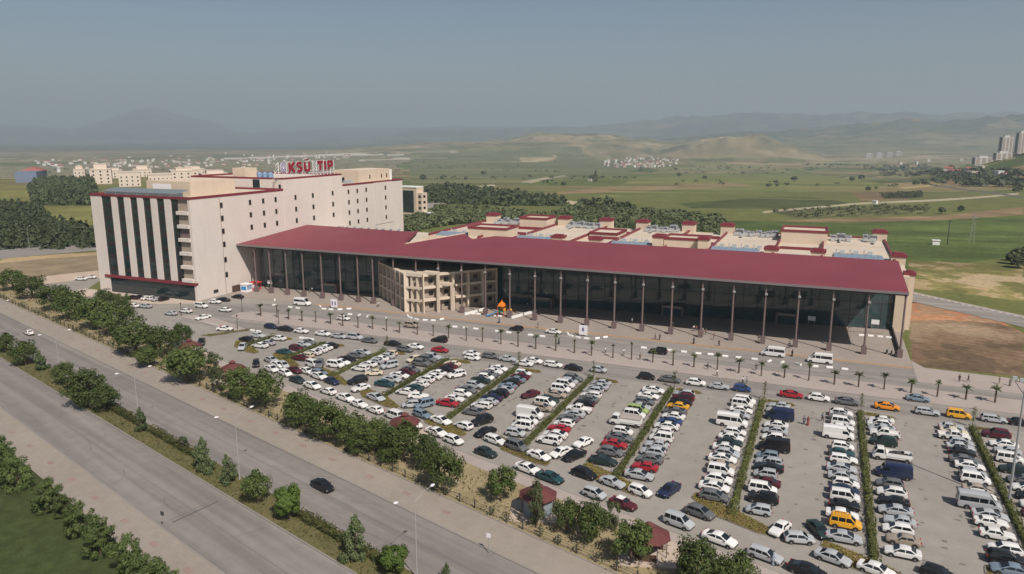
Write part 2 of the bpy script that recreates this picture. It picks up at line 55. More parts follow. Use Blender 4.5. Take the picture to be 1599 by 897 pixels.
TOWN=[(-2830.4,2824.5,-50.5),(-2414.2,2722.2,-52.3),(-2468.5,2033.8,-47.7),(-2327.5,2251.6,-49.2),(-2541.6,3342.1,-50.5),(-2368.0,3122.1,-52.8),(-2610.5,1916.5,-47.4),(-2280.0,1769.8,-48.0),(-2884.8,2014.5,-47.4),(-2414.7,2217.6,-48.2),(-2750.5,1892.1,-47.2),(-2854.8,2655.1,-49.6),(-1847.4,1985.5,-50.4),(-2492.7,2035.8,-47.8),(-2918.4,3210.5,-51.2),(-2075.6,2133.0,-49.0),(-3034.0,2080.1,-48.3),(-2342.6,2350.3,-50.1),(-2277.7,1834.0,-47.5),(-2613.3,2356.0,-48.0),(-2566.3,2103.9,-47.1),(-2590.3,2886.8,-51.9),(-2473.8,2271.5,-48.5),(-3021.7,2268.8,-47.7),(-2837.0,2817.9,-50.5),(-2436.8,2913.9,-52.1),(-2227.4,1854.4,-47.5),(-2329.2,1827.1,-47.1),(-2084.3,1839.8,-48.4),(-2173.9,2967.3,-54.2),(-2412.4,3412.0,-49.8),(-2479.3,2717.4,-52.2),(-2864.3,3800.6,-42.6),(-2643.3,3339.1,-50.4),(-2749.7,2413.3,-48.5),(-2566.3,1841.0,-48.1),(-2282.4,2463.5,-52.2),(-2611.4,2619.1,-50.6),(-2598.0,2252.6,-47.5),(-2937.6,2312.6,-48.0),(-2472.0,2214.0,-48.0),(-2377.0,2228.7,-48.8),(-2375.2,1926.6,-47.9),(-2683.5,2213.4,-48.0),(-2003.2,1860.8,-48.1),(-2094.1,2676.4,-54.1),(-2471.3,2532.5,-50.8),(-2581.7,2116.6,-46.7),(-2539.4,2073.6,-47.2),(-2403.4,2229.8,-48.7),(-2495.6,1935.9,-47.7),(-2367.1,1830.5,-47.0),(-2253.2,2184.5,-49.5),(-2338.7,1670.8,-48.5),(-2140.2,2027.8,-47.5),(-2461.7,2134.8,-47.2),(-2335.2,2631.8,-52.7),(-2515.1,2926.3,-51.6),(-2619.4,2914.5,-52.4),(-1974.9,2191.6,-51.1),(-2558.2,2237.3,-47.5),(-1962.0,2141.1,-50.7),(-2539.4,2167.3,-47.5),(-2372.2,2405.5,-50.3),(-2211.6,1867.0,-47.6),(-2425.8,2235.0,-48.2),(-2568.0,1804.0,-48.0),(-2533.3,2017.5,-47.4),(-2407.2,3391.2,-50.0),(-2525.9,1994.5,-47.7),(-2632.3,2929.8,-52.1),(-2029.8,2184.8,-50.2),(-2462.7,2812.7,-51.8),(-2050.7,1930.1,-48.4),(-3488.5,3608.3,-50.9),(-2646.4,1866.5,-47.7),(-2496.4,1766.7,-47.2),(-2562.9,1979.6,-47.4),(-2325.2,1736.7,-48.4),(-2448.2,1765.3,-47.2),(-2640.3,1943.5,-47.3),(-2333.5,2331.1,-50.3),(-1982.5,1516.4,-48.2),(-2259.5,3127.7,-52.9),(-2375.6,2622.4,-52.9),(-2585.5,2560.0,-50.8),(-2388.7,2691.3,-52.0),(-2860.0,2313.5,-48.5),(-2387.6,3232.5,-52.1),(-1855.0,2327.2,-54.2),(-2157.9,2468.0,-52.5),(-2295.1,2169.7,-49.5),(-2126.8,2676.2,-54.2),(-1983.3,2301.5,-52.7),(-2302.8,2499.2,-52.6),(-1890.8,2529.6,-54.6),(-2164.5,2299.9,-50.8),(-2413.7,2098.5,-48.1),(-2016.0,2011.9,-48.2),(-3307.7,2553.6,-49.8),(-2630.8,2022.7,-46.9),(-2355.7,2693.7,-52.5),(-2674.2,3210.9,-51.5),(-2325.6,3277.4,-50.9),(-2549.7,3234.6,-51.4),(-2639.7,2619.1,-50.4),(-2090.6,1494.8,-48.3),(-2288.1,2177.1,-49.2),(-2350.4,3185.3,-52.4),(-2083.6,2505.0,-53.0),(-2493.9,2367.2,-48.7),(-2227.3,2066.5,-48.5),(-2393.0,1872.2,-47.1),(-2186.5,1661.5,-48.0),(-3065.9,2174.3,-47.7),(-2179.6,2863.2,-54.2),(-2417.9,2583.5,-52.0),(-2887.6,2147.4,-47.7),(-2188.4,1969.7,-47.7),(-2919.1,2035.3,-47.7),(-2163.7,1681.3,-48.2),(-2297.8,2638.0,-52.9),(-2271.0,2446.8,-52.1),(-2426.7,2292.6,-49.3),(-2264.7,1843.7,-47.5),(-3070.7,3315.2,-50.7),(-2288.8,3180.7,-52.0),(-2595.7,2375.4,-47.7),(-2579.3,1822.7,-47.8),(-2668.3,1870.2,-47.4),(-2474.3,1763.3,-47.3),(-2494.0,3476.8,-48.1),(-2003.9,1981.5,-48.5),(-1882.8,2358.8,-54.3),(-2582.0,1954.6,-47.6),(-2489.9,2007.5,-48.1),(-2364.8,2632.1,-52.5),(-2067.1,2722.5,-54.5),(-2074.2,1769.0,-48.5),(-3023.2,2130.7,-48.3),(-2532.1,3248.4,-51.2),(-2761.2,2276.4,-47.7),(-2756.6,3193.6,-51.3),(-3020.8,2270.0,-47.5),(-2348.4,2619.9,-52.7),(-2723.8,3428.5,-50.6),(-2052.0,2347.9,-51.9),(-2239.2,1936.3,-47.7),(-2735.5,3132.4,-51.4),(-2842.3,2107.9,-47.4),(-2620.4,2195.4,-47.6),(-2120.8,1916.1,-47.8),(-2587.7,3357.2,-50.3),(-2992.1,2241.6,-48.0),(-2388.9,3106.2,-53.2),(-2313.2,2808.4,-53.4),(-2441.8,3440.3,-48.8),(-2108.2,1833.8,-48.2),(-2417.0,1874.0,-46.9),(-2362.8,1878.1,-47.1),(-2630.2,3272.8,-51.2),(-2311.9,3238.0,-51.7),(-2477.4,2773.0,-52.1),(-3177.2,3013.3,-47.6),(-2409.5,1979.5,-48.1),(-2934.2,3670.2,-48.3),(-2386.9,3082.5,-53.2),(-3069.1,2204.2,-48.0),(-2095.4,1635.4,-48.4),(-2287.9,2854.8,-52.4),(-2194.2,2775.8,-54.9),(-2249.5,1884.1,-47.6),(-2863.1,2341.5,-48.3),(-3219.3,2938.6,-48.7),(-2530.2,2502.2,-49.8),(-2408.7,1731.2,-47.7),(-2344.1,2938.0,-52.1),(-2250.3,2216.1,-49.9),(-2199.2,2617.0,-54.2),(-2917.4,2305.9,-48.0),(-2242.2,3140.2,-52.9),(-1964.5,2291.3,-52.7),(-2597.6,2222.4,-47.5),(-2791.3,3854.6,-40.4),(-2488.8,2789.7,-51.7),(-2513.8,3160.9,-52.1),(-2577.2,1790.9,-47.9),(-2914.9,2041.3,-47.6),(-2389.4,2770.4,-52.2),(-3195.1,2662.0,-48.6)]
RTREES=[(160.5,1710.7,-24.7),(153.8,1683.2,-24.5),(187.7,1367.6,-13.6),(228.2,1266.2,-6.5),(313.5,2979.6,-55.3),(162.5,2316.1,-47.9),(210.9,1637.2,-12.4),(255.2,1296.0,-2.1),(195.0,1562.5,-13.5),(207.9,1306.1,-9.8),(220.0,1427.9,-7.2),(299.5,2898.6,-54.8),(296.8,2685.5,-53.4),(144.4,1706.0,-26.6),(269.5,1291.1,0.1),(180.7,3012.6,-56.1),(205.9,1206.9,-9.6),(157.1,2609.0,-54.8),(151.8,2685.5,-55.6),(185.6,1147.3,-11.0),(170.9,1711.8,-23.2),(220.7,1120.8,-8.2),(154.5,2731.5,-55.7),(261.5,1231.3,-2.3),(232.7,1241.0,-6.0),(230.8,1275.9,-6.2),(191.2,3152.3,-56.1),(218.2,2919.9,-54.9),(248.4,1180.7,-5.1),(232.2,1235.0,-6.2),(195.5,1216.7,-10.9),(228.9,1115.1,-7.7),(257.0,1365.0,-0.4),(332.9,2876.8,-55.0),(184.2,1254.9,-12.5),(195.6,3031.7,-56.2),(198.8,1701.0,-17.7),(241.2,1308.7,-4.5),(215.1,1339.4,-9.3),(180.8,1182.5,-12.0),(270.7,1313.4,1.0),(247.4,1291.3,-3.6),(203.8,2788.5,-55.0),(169.2,1196.3,-13.2),(341.3,2908.0,-55.0),(260.5,1346.0,-0.1),(171.0,1256.6,-13.9),(199.3,1412.6,-11.3),(257.4,1395.5,0.4),(209.7,1397.0,-9.7),(242.6,1134.8,-6.4),(195.7,3011.7,-55.6),(176.6,1340.7,-14.6),(181.8,1628.3,-18.2),(225.8,1103.5,-7.9),(157.4,1260.4,-15.3),(307.6,2775.0,-53.6),(190.0,1324.8,-12.7),(221.3,1104.4,-8.2),(216.0,1191.0,-8.4),(211.7,1230.4,-9.1),(204.2,1125.9,-9.6),(325.4,2760.9,-53.2),(282.0,2940.5,-55.0),(155.4,1321.1,-16.3),(181.4,2733.8,-55.2),(247.7,1325.9,-3.1),(195.9,2939.5,-55.1),(153.8,2166.4,-43.4),(251.4,2977.4,-55.0),(219.1,1164.0,-8.1),(183.0,1190.3,-11.8),(126.2,1885.7,-34.9),(214.4,1432.7,-8.3),(228.8,1207.0,-7.0),(276.6,1301.9,1.5),(208.3,1374.9,-10.3),(228.4,1408.4,-5.8),(163.2,2650.8,-55.3),(150.7,1277.3,-16.0),(192.5,1455.9,-12.5),(212.1,1327.7,-9.6),(239.9,1141.5,-6.5),(209.4,1520.4,-9.4),(194.8,1251.3,-11.2),(201.6,1122.3,-9.8),(251.4,2712.3,-54.0),(193.9,1534.4,-13.0),(175.7,1498.1,-16.0),(212.2,1463.4,-8.6),(225.0,2863.1,-54.9),(224.8,2847.1,-54.9),(212.7,1272.9,-8.8),(256.2,1191.4,-4.1),(194.1,1322.2,-12.2),(218.3,1251.6,-8.1),(201.5,1317.1,-11.0),(155.8,1341.2,-16.5),(219.0,1413.8,-7.8),(302.0,3123.6,-55.4),(330.1,2907.3,-54.9),(264.4,3167.1,-56.1),(285.0,2783.4,-54.0),(191.5,1245.7,-11.5),(228.2,1447.0,-5.1),(233.9,1169.3,-6.7),(187.3,1349.4,-13.5),(213.7,1529.9,-8.5),(185.9,1147.3,-11.1),(246.6,1368.8,-2.7),(142.1,1846.6,-32.3),(235.1,1160.9,-6.6),(247.0,1383.0,-2.3),(251.0,1345.7,-2.1),(225.4,2744.7,-54.4),(125.3,2210.2,-46.3),(176.0,2104.7,-38.8),(190.5,1249.9,-11.6),(181.7,1168.2,-11.7),(176.6,1475.9,-15.5),(155.3,1369.4,-17.1),(174.5,1637.1,-19.8),(207.4,2944.7,-55.1),(214.6,1673.0,-12.8),(162.0,1786.9,-27.4),(202.7,1718.6,-17.6),(235.6,1224.1,-5.9),(190.7,1187.1,-11.1),(235.7,1372.7,-5.0),(153.5,2649.3,-55.4),(205.3,1194.9,-9.6),(212.8,2408.5,-48.7),(263.3,1280.1,-1.1),(282.9,2699.1,-53.6),(175.7,1163.0,-12.0),(184.5,1202.2,-11.9),(218.3,1336.9,-8.6),(296.0,2770.2,-53.7),(247.6,1366.6,-2.5),(234.3,2962.8,-55.1),(225.1,1364.2,-7.3),(255.5,2820.4,-54.6),(191.6,2739.2,-55.0),(237.9,1272.6,-5.1),(228.3,1762.0,-13.0),(318.9,3121.9,-55.6),(137.1,2117.4,-42.8),(204.6,1182.8,-9.5),(219.6,2799.3,-54.8),(251.1,1241.6,-3.5)]
RHOUSES=[(242.5,4612.5,-50.4),(284.9,4630.1,-50.5),(184.3,4515.0,-52.1),(339.0,4726.8,-48.7),(256.3,3368.5,-54.7),(542.7,3921.2,-52.2),(398.2,3757.4,-54.6),(199.5,1493.4,-11.2),(215.3,1471.1,-7.7),(209.4,1397.0,-9.7),(228.6,1280.4,-6.6),(236.1,1279.1,-5.4),(209.5,1651.4,-13.3),(233.2,1480.7,-3.5),(316.4,3403.6,-55.2)]
HWTREES=[(-61.2,3157.5,-56.7),(-31.7,3117.9,-56.2),(-3.1,3098.1,-56.3),(25.3,3178.0,-56.3),(53.6,3157.6,-56.4),(80.4,3097.0,-55.9),(107.1,3076.2,-56.1),(128.3,2933.2,-55.2),(149.0,2834.0,-55.6),(172.3,2812.6,-55.5),(189.4,2705.2,-55.2),(200.7,2551.9,-52.6),(218.5,2506.3,-51.4),(184.8,1931.4,-30.1),(173.9,1669.3,-21.1),(177.6,1578.5,-17.4),(179.1,1481.7,-15.1),(183.0,1416.6,-14.0),(190.5,1387.4,-13.0),(194.5,1336.3,-12.3),(196.0,1275.4,-11.0),(202.4,1252.2,-10.2),(205.8,1213.1,-9.8),(208.2,1172.0,-9.2),(214.5,1156.7,-8.6),(218.0,1127.5,-8.5),(221.0,1098.3,-8.3),(226.6,1084.9,-7.8)]
FTREES=[(-463.2,2448.3,-54.1),(-219.6,2136.4,-47.9),(-258.9,2715.5,-55.1),(-366.2,1203.4,-19.9),(-539.0,2276.7,-52.2),(-655.0,1136.7,-21.4),(-743.2,1573.0,-34.6),(46.0,1036.8,-14.0),(-77.4,1099.1,-16.0),(-215.9,1429.7,-25.3),(37.8,1473.4,-25.8),(56.5,1560.9,-27.7),(-662.9,1221.6,-24.9),(-57.6,1428.7,-25.4),(-310.0,1679.4,-34.5),(-340.0,980.5,-14.3),(117.0,1226.4,-17.2),(129.3,1243.3,-16.9),(195.6,999.1,-9.0),(203.9,1020.0,-8.7),(74.9,368.7,-0.1),(79.5,378.1,-0.1),(74.8,358.4,-0.1),(97.5,674.5,-4.8),(80.7,644.4,-4.2)]

# ------------------------------------------------------------------ helpers
def link(o, parent=None):
    C.objects.link(o)
    if parent: o.parent = parent
    return o
def tag(o, label=None, cat=None, group=None, kind=None):
    if label: o['label'] = label
    if cat: o['category'] = cat
    if group: o['group'] = group
    if kind: o['kind'] = kind
    return o
def empty(name, loc=(0, 0, 0), rz=0.0, scale=None):
    o = bpy.data.objects.new(name, None); C.objects.link(o)
    o.location = loc; o.rotation_euler = (0, 0, rz); o.empty_display_size = .3
    if scale: o.scale = scale
    return o
def copy_tree(o, parent=None):
    c = o.copy(); C.objects.link(c)
    if parent: c.parent = parent
    for ch in o.children: copy_tree(ch, c)
    return c
def inst(name, mesh, parent, loc=None):
    o = bpy.data.objects.new(name, mesh); C.objects.link(o); o.parent = parent
    if loc: o.location = loc
    return o

class MB:
    def __init__(s): s.v = []; s.f = []; s.m = []
    def face(s, pts, m=0):
        b = len(s.v); s.v.extend([tuple(p) for p in pts]); s.f.append(tuple(range(b, b + len(pts)))); s.m.append(m)
    def box(s, x0, x1, y0, y1, z0, z1, m=0, T=None):
        P = [(x0, y0, z0), (x1, y0, z0), (x1, y1, z0), (x0, y1, z0), (x0, y0, z1), (x1, y0, z1), (x1, y1, z1), (x0, y1, z1)]
        if T: P = [T(*p) for p in P]
        b = len(s.v); s.v.extend(P)
        for q in ((0, 3, 2, 1), (4, 5, 6, 7), (0, 1, 5, 4), (1, 2, 6, 5), (2, 3, 7, 6), (3, 0, 4, 7)):
            s.f.append(tuple(b + k for k in q)); s.m.append(m)
    def prism(s, poly, z0, z1, m=0, bottom=True):
        n = len(poly); b = len(s.v)
        a = sum(poly[i][0] * poly[(i + 1) % n][1] - poly[(i + 1) % n][0] * poly[i][1] for i in range(n))
        if a < 0: poly = poly[::-1]
        fz0 = z0 if callable(z0) else (lambda x, y: z0)
        fz1 = z1 if callable(z1) else (lambda x, y: z1)
        s.v.extend([(p[0], p[1], fz0(*p)) for p in poly]); s.v.extend([(p[0], p[1], fz1(*p)) for p in poly])
        s.f.append(tuple(range(b + n, b + 2 * n))); s.m.append(m)
        if bottom: s.f.append(tuple(range(b + n - 1, b - 1, -1))); s.m.append(m)
        for i in range(n):
            j = (i + 1) % n; s.f.append((b + i, b + j, b + n + j, b + n + i)); s.m.append(m)
    def sheet(s, poly, z, m=0):
        n = len(poly)
        a = sum(poly[i][0] * poly[(i + 1) % n][1] - poly[(i + 1) % n][0] * poly[i][1] for i in range(n))
        if a < 0: poly = poly[::-1]
        s.face([(p[0], p[1], z) for p in poly], m)
    def tube(s, p0, p1, r0, r1=None, n=8, m=0, caps=True):
        if r1 is None: r1 = r0
        p0 = Vector(p0); p1 = Vector(p1); d = (p1 - p0)
        if d.length < 1e-6: return
        d.normalize(); a = d.orthogonal().normalized(); c = d.cross(a); b = len(s.v)
        for p, r in ((p0, r0), (p1, r1)):
            for i in range(n):
                t = 2 * math.pi * i / n; s.v.append(tuple(p + a * (r * math.cos(t)) + c * (r * math.sin(t))))
        for i in range(n):
            j = (i + 1) % n; s.f.append((b + i, b + j, b + n + j, b + n + i)); s.m.append(m)
        if caps:
            s.f.append(tuple(range(b + n - 1, b - 1, -1))); s.m.append(m); s.f.append(tuple(range(b + n, b + 2 * n))); s.m.append(m)
    def loft(s, rings, m=0, caps=True):
        n = len(rings[0]); b = len(s.v)
        for r in rings: s.v.extend([tuple(p) for p in r])
        for k in range(len(rings) - 1):
            for i in range(n):
                j = (i + 1) % n
                s.f.append((b + k * n + i, b + k * n + j, b + (k + 1) * n + j, b + (k + 1) * n + i)); s.m.append(m)
        if caps:
            s.f.append(tuple(range(b + n - 1, b - 1, -1))); s.m.append(m)
            e = b + (len(rings) - 1) * n; s.f.append(tuple(range(e, e + n))); s.m.append(m)
    def mesh(s, name, mats, smooth=False, angle=35, fix=False):
        me = bpy.data.meshes.new(name); me.from_pydata(s.v, [], s.f)
        for mt in mats: me.materials.append(mt)
        if len(mats) > 1: me.polygons.foreach_set('material_index', s.m)
        if fix:
            bm = bmesh.new(); bm.from_mesh(me); bmesh.ops.remove_doubles(bm, verts=bm.verts, dist=1e-4)
            bmesh.ops.recalc_face_normals(bm, faces=bm.faces); bm.to_mesh(me); bm.free()
        if smooth:
            me.shade_smooth(); me.set_sharp_from_angle(angle=R(angle))
        me.update(); return me
    def build(s, name, mats, parent=None, **k):
        if not isinstance(mats, (list, tuple)): mats = [mats]
        o = bpy.data.objects.new(name, s.mesh(name, mats, **k)); C.objects.link(o)
        if parent: o.parent = parent
        return o

# ------------------------------------------------------------------ materials
def new_mat(name):
    m = bpy.data.materials.new(name); m.use_nodes = True
    return m, m.node_tree.nodes, m.node_tree.links, m.node_tree.nodes['Principled BSDF']
def plain(name, col, rough=.6, metal=0.0, spec=.5, coat=0.0):
    m, n, l, b = new_mat(name)
    b.inputs['Base Color'].default_value = (*col, 1); b.inputs['Roughness'].default_value = rough
    b.inputs['Metallic'].default_value = metal; b.inputs['Specular IOR Level'].default_value = spec
    b.inputs['Coat Weight'].default_value = coat
    return m
def node(n, t, **k):
    q = n.new(t)
    for a, v in k.items():
        if a in q.inputs: q.inputs[a].default_value = v
        else: setattr(q, a, v)
    return q
def mix_rgb(n, l, fac, a, b, blend='MIX'):
    q = n.new('ShaderNodeMix'); q.data_type = 'RGBA'; q.blend_type = blend
    for s, v in ((q.inputs[0], fac), (q.inputs[6], a), (q.inputs[7], b)):
        if hasattr(v, 'is_output'): l.new(v, s)
        elif isinstance(v, (int, float)): s.default_value = v
        else: s.default_value = (*v, 1)
    return q.outputs[2]
def ramp(n, l, src, lo, hi):
    q = n.new('ShaderNodeMapRange'); q.inputs[1].default_value = lo; q.inputs[2].default_value = hi
    l.new(src, q.inputs[0]); return q.outputs[0]
def noise(n, l, scale, detail=4, rough=.55, vec=None, stretch=None):
    q = n.new('ShaderNodeTexNoise'); q.inputs['Scale'].default_value = scale; q.inputs['Detail'].default_value = detail
    q.inputs['Roughness'].default_value = rough
    if vec is None:
        tc = n.new('ShaderNodeTexCoord'); vec = tc.outputs['Object']
    if stretch:
        m0 = n.new('ShaderNodeMapping'); m0.inputs['Rotation'].default_value = (0, 0, stretch[1]); l.new(vec, m0.inputs['Vector'])
        mp = n.new('ShaderNodeMapping'); mp.inputs['Scale'].default_value = stretch[0]; l.new(m0.outputs[0], mp.inputs['Vector']); vec = mp.outputs[0]
    l.new(vec, q.inputs['Vector']); return q.outputs['Fac']
def ground(name, col, amount=.18, scales=(.05, .6, 9.0), rough=.9, tint=None, streak=None, bricks=None, bump=0.0):
    """weathered ground: patches at several sizes, wheel streaks, optional paving joints"""
    m, n, l, b = new_mat(name)
    c = col; out = None
    cur = tuple(col)
    for i, s in enumerate(scales):
        f = ramp(n, l, noise(n, l, s, 5, .6), .3, .7)
        d = amount * (1.0, .7, .55)[i % 3]
        t = tint if (tint and i == 0) else tuple(x * (1 - d * 1.4) for x in col)
        cur = mix_rgb(n, l, f, cur, tuple(x * (1 + d * .5) for x in col) if i else t) if i == 0 else \
            mix_rgb(n, l, 1.0, cur, mix_rgb(n, l, f, (1 - d,) * 3, (1 + d * .6,) * 3), 'MULTIPLY')
    if streak:
        f = ramp(n, l, noise(n, l, 1.0, 3, .6, stretch=streak), .38, .66)
        cur = mix_rgb(n, l, 1.0, cur, mix_rgb(n, l, f, (.8, .8, .8), (1.08, 1.08, 1.08)), 'MULTIPLY')
    if bricks:
        br = n.new('ShaderNodeTexBrick'); br.inputs['Scale'].default_value = 1.0
        br.inputs['Brick Width'].default_value = bricks[0]; br.inputs['Row Height'].default_value = bricks[1]
        br.inputs['Mortar Size'].default_value = bricks[2]
        br.inputs['Color1'].default_value = (1.02, 1.02, 1.02, 1); br.inputs['Color2'].default_value = (.975, .975, .975, 1)
        br.inputs['Mortar'].default_value = (.92, .92, .92, 1)
        tc = n.new('ShaderNodeTexCoord'); mp = n.new('ShaderNodeMapping'); mp.inputs['Rotation'].default_value = (0, 0, bricks[3])
        l.new(tc.outputs['Object'], mp.inputs[0]); l.new(mp.outputs[0], br.inputs['Vector'])
        cur = mix_rgb(n, l, 1.0, cur, br.outputs['Color'], 'MULTIPLY')
    l.new(cur, b.inputs['Base Color']); b.inputs['Roughness'].default_value = rough; b.inputs['Specular IOR Level'].default_value = .25
    return m
def leafmat(name, a, b_, c_=None, trans=.25):
    m, n, l, b = new_mat(name)
    geo = n.new('ShaderNodeNewGeometry'); oi = n.new('ShaderNodeObjectInfo')
    cur = mix_rgb(n, l, geo.outputs['Random Per Island'], a, b_)
    if c_:
        f = ramp(n, l, noise(n, l, 2.2, 2, .5), .42, .62)
        cur = mix_rgb(n, l, f, cur, c_)
    hs = n.new('ShaderNodeHueSaturation')
    mr = n.new('ShaderNodeMapRange'); mr.inputs[3].default_value = .8; mr.inputs[4].default_value = 1.22
    l.new(oi.outputs['Random'], mr.inputs[0]); l.new(mr.outputs[0], hs.inputs['Value']); l.new(cur, hs.inputs['Color'])
    l.new(hs.outputs[0], b.inputs['Base Color'])
    b.inputs['Roughness'].default_value = .65; b.inputs['Specular IOR Level'].default_value = .25
    tr = n.new('ShaderNodeBsdfTranslucent'); l.new(hs.outputs[0], tr.inputs['Color'])
    ms = n.new('ShaderNodeMixShader'); ms.inputs[0].default_value = trans
    l.new(b.outputs[0], ms.inputs[1]); l.new(tr.outputs[0], ms.inputs[2]); l.new(ms.outputs[0], n['Material Output'].inputs[0])
    return m
BRG = math.atan2(-.302, .953)
M = {}
M['asphalt'] = ground('road_asphalt', (.272, .243, .218), .14, (.03, .4, 6.0), .85, streak=((.012, .45, 1), -BRG))
M['lot'] = ground('lot_paving', (.33, .298, .262), .13, (.045, .35, 5.0), .9, bricks=(.6, .3, .02, 0))
M['access'] = ground('access_asphalt', (.30, .272, .243), .12, (.04, .4, 6.0), .88, streak=((.015, .4, 1), 0))
M['sidewalk'] = ground('sidewalk_pavers', (.33, .283, .236), .10, (.06, .5, 8.0), .9, bricks=(1.2, .6, .03, -BRG))
M['verge'] = ground('verge_pavers', (.41, .345, .305), .10, (.1, .8, 8.0), .9, bricks=(.8, .4, .03, 0))
M['plaza'] = ground('plaza_pavers', (.35, .295, .255), .10, (.07, .5, 8.0), .9, bricks=(1.5, .75, .03, 0))
M['plaza_edge'] = ground('plaza_edge_pavers', (.45, .27, .14), .12, (.2, 1, 8.0), .9)
M['patch_red'] = ground('red_pavers', (.34, .235, .2), .15, (.5, 2, 8), .9)
M['kerb'] = ground('kerb_concrete', (.29, .26, .235), .12, (.2, 1.5, 9.0), .9)
M['bareconcrete'] = ground('pale_concrete', (.52, .42, .34), .08, (.2, 1.0, 6.0), .9)
M['lawn'] = ground('lawn', (.052, .076, .02), .5, (.06, .5, 4.0), .95, tint=(.055, .062, .022))
M['median_grass'] = ground('median_grass', (.095, .095, .035), .3, (.15, .8, 5.0), .95, tint=(.17, .14, .06))
M['dry'] = ground('dry_grass', (.36, .28, .17), .25, (.12, .6, 4.0), .95, tint=(.24, .2, .1))
M['soil'] = ground('bed_soil', (.22, .16, .08), .2, (.3, 1.5, 6), .95)
M['crack'] = plain('joint_tar', (.11, .1, .1), .9)
M['white_paint'] = plain('white_paint', (.78, .76, .73), .6)
M['red_paint'] = plain('red_paint', (.55, .05, .05), .55)
# stone cladding with fine courses
def stone(name, col, course=.6):
    m, n, l, b = new_mat(name)
    tc = n.new('ShaderNodeTexCoord'); sp = n.new('ShaderNodeSeparateXYZ'); l.new(tc.outputs['Object'], sp.inputs[0])
    ad = n.new('ShaderNodeMath'); ad.operation = 'ADD'; l.new(sp.outputs[0], ad.inputs[0]); l.new(sp.outputs[1], ad.inputs[1])
    cb = n.new('ShaderNodeCombineXYZ'); l.new(ad.outputs[0], cb.inputs[0]); l.new(sp.outputs[2], cb.inputs[1])
    br = n.new('ShaderNodeTexBrick'); br.inputs['Scale'].default_value = 1; br.inputs['Brick Width'].default_value = 1.2
    br.inputs['Row Height'].default_value = course; br.inputs['Mortar Size'].default_value = .025
    br.inputs['Color1'].default_value = (1.02, 1.015, 1.01, 1); br.inputs['Color2'].default_value = (.975, .975, .975, 1); br.inputs['Mortar'].default_value = (.9, .89, .88, 1)
    l.new(cb.outputs[0], br.inputs['Vector'])
    f = ramp(n, l, noise(n, l, .25, 4, .6, stretch=((1, 1, .35), 0)), .3, .7)
    cur = mix_rgb(n, l, f, tuple(x * .95 for x in col), tuple(x * 1.03 for x in col))
    cur = mix_rgb(n, l, 1.0, cur, br.outputs['Color'], 'MULTIPLY')
    l.new(cur, b.inputs['Base Color']); b.inputs['Roughness'].default_value = .85; b.inputs['Specular IOR Level'].default_value = .25
    return m
M['stone'] = stone('stone_cladding', (.65, .575, .52))
M['stone_cream'] = stone('cream_cladding', (.62, .50, .385), .8)
M['frame_cream'] = plain('cream_plaster', (.60, .50, .39), .85)
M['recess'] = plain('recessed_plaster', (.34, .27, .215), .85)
def sheetroof(name, col, seam_axis=0, pitch=.6):
    m, n, l, b = new_mat(name)
    tc = n.new('ShaderNodeTexCoord'); w = n.new('ShaderNodeTexWave'); w.wave_type = 'BANDS'; w.bands_direction = 'X'
    w.inputs['Scale'].default_value = 1 / (pitch * 3.2); l.new(tc.outputs['Object'], w.inputs['Vector'])
    f = ramp(n, l, w.outputs['Fac'], .85, 1.0)
    g_ = ramp(n, l, noise(n, l, .06, 5, .6), .3, .7)
    cur = mix_rgb(n, l, g_, tuple(x * .88 for x in col), tuple(x * 1.08 for x in col))
    cur = mix_rgb(n, l, f, cur, tuple(x * .8 for x in col))
    l.new(cur, b.inputs['Base Color']); b.inputs['Roughness'].default_value = .55; b.inputs['Specular IOR Level'].default_value = .35
    return m
M['maroon_roof'] = sheetroof('maroon_sheet_roof', (.218, .043, .055))
M['maroon'] = plain('maroon_trim', (.19, .026, .036), .55)
M['maroon_dark'] = plain('dark_maroon_metal', (.165, .115, .11), .5)
M['spandrel'] = plain('dark_spandrel', (.028, .018, .02), .35)
M['fascia'] = plain('grey_fascia', (.2, .17, .17), .5)
M['peach'] = plain('peach_render', (.64, .53, .44), .85)
M['soffit'] = plain('dark_soffit', (.055, .045, .045), .8)
M['roof_cream'] = ground('flat_roof_cream', (.60, .505, .40), .08, (.05, .3, 3.0), .9)
M['roof_grey'] = plain('grey_metal_roof', (.25, .29, .31), .45)
M['hvac'] = plain('galvanised_metal', (.52, .53, .53), .45, .35)
M['hvac_dark'] = plain('dark_grille', (.12, .12, .125), .6)
M['skylight'] = plain('blue_grey_glazing', (.2, .26, .32), .35, 0, .5)
M['tank'] = plain('blue_tank', (.22, .34, .5), .5)
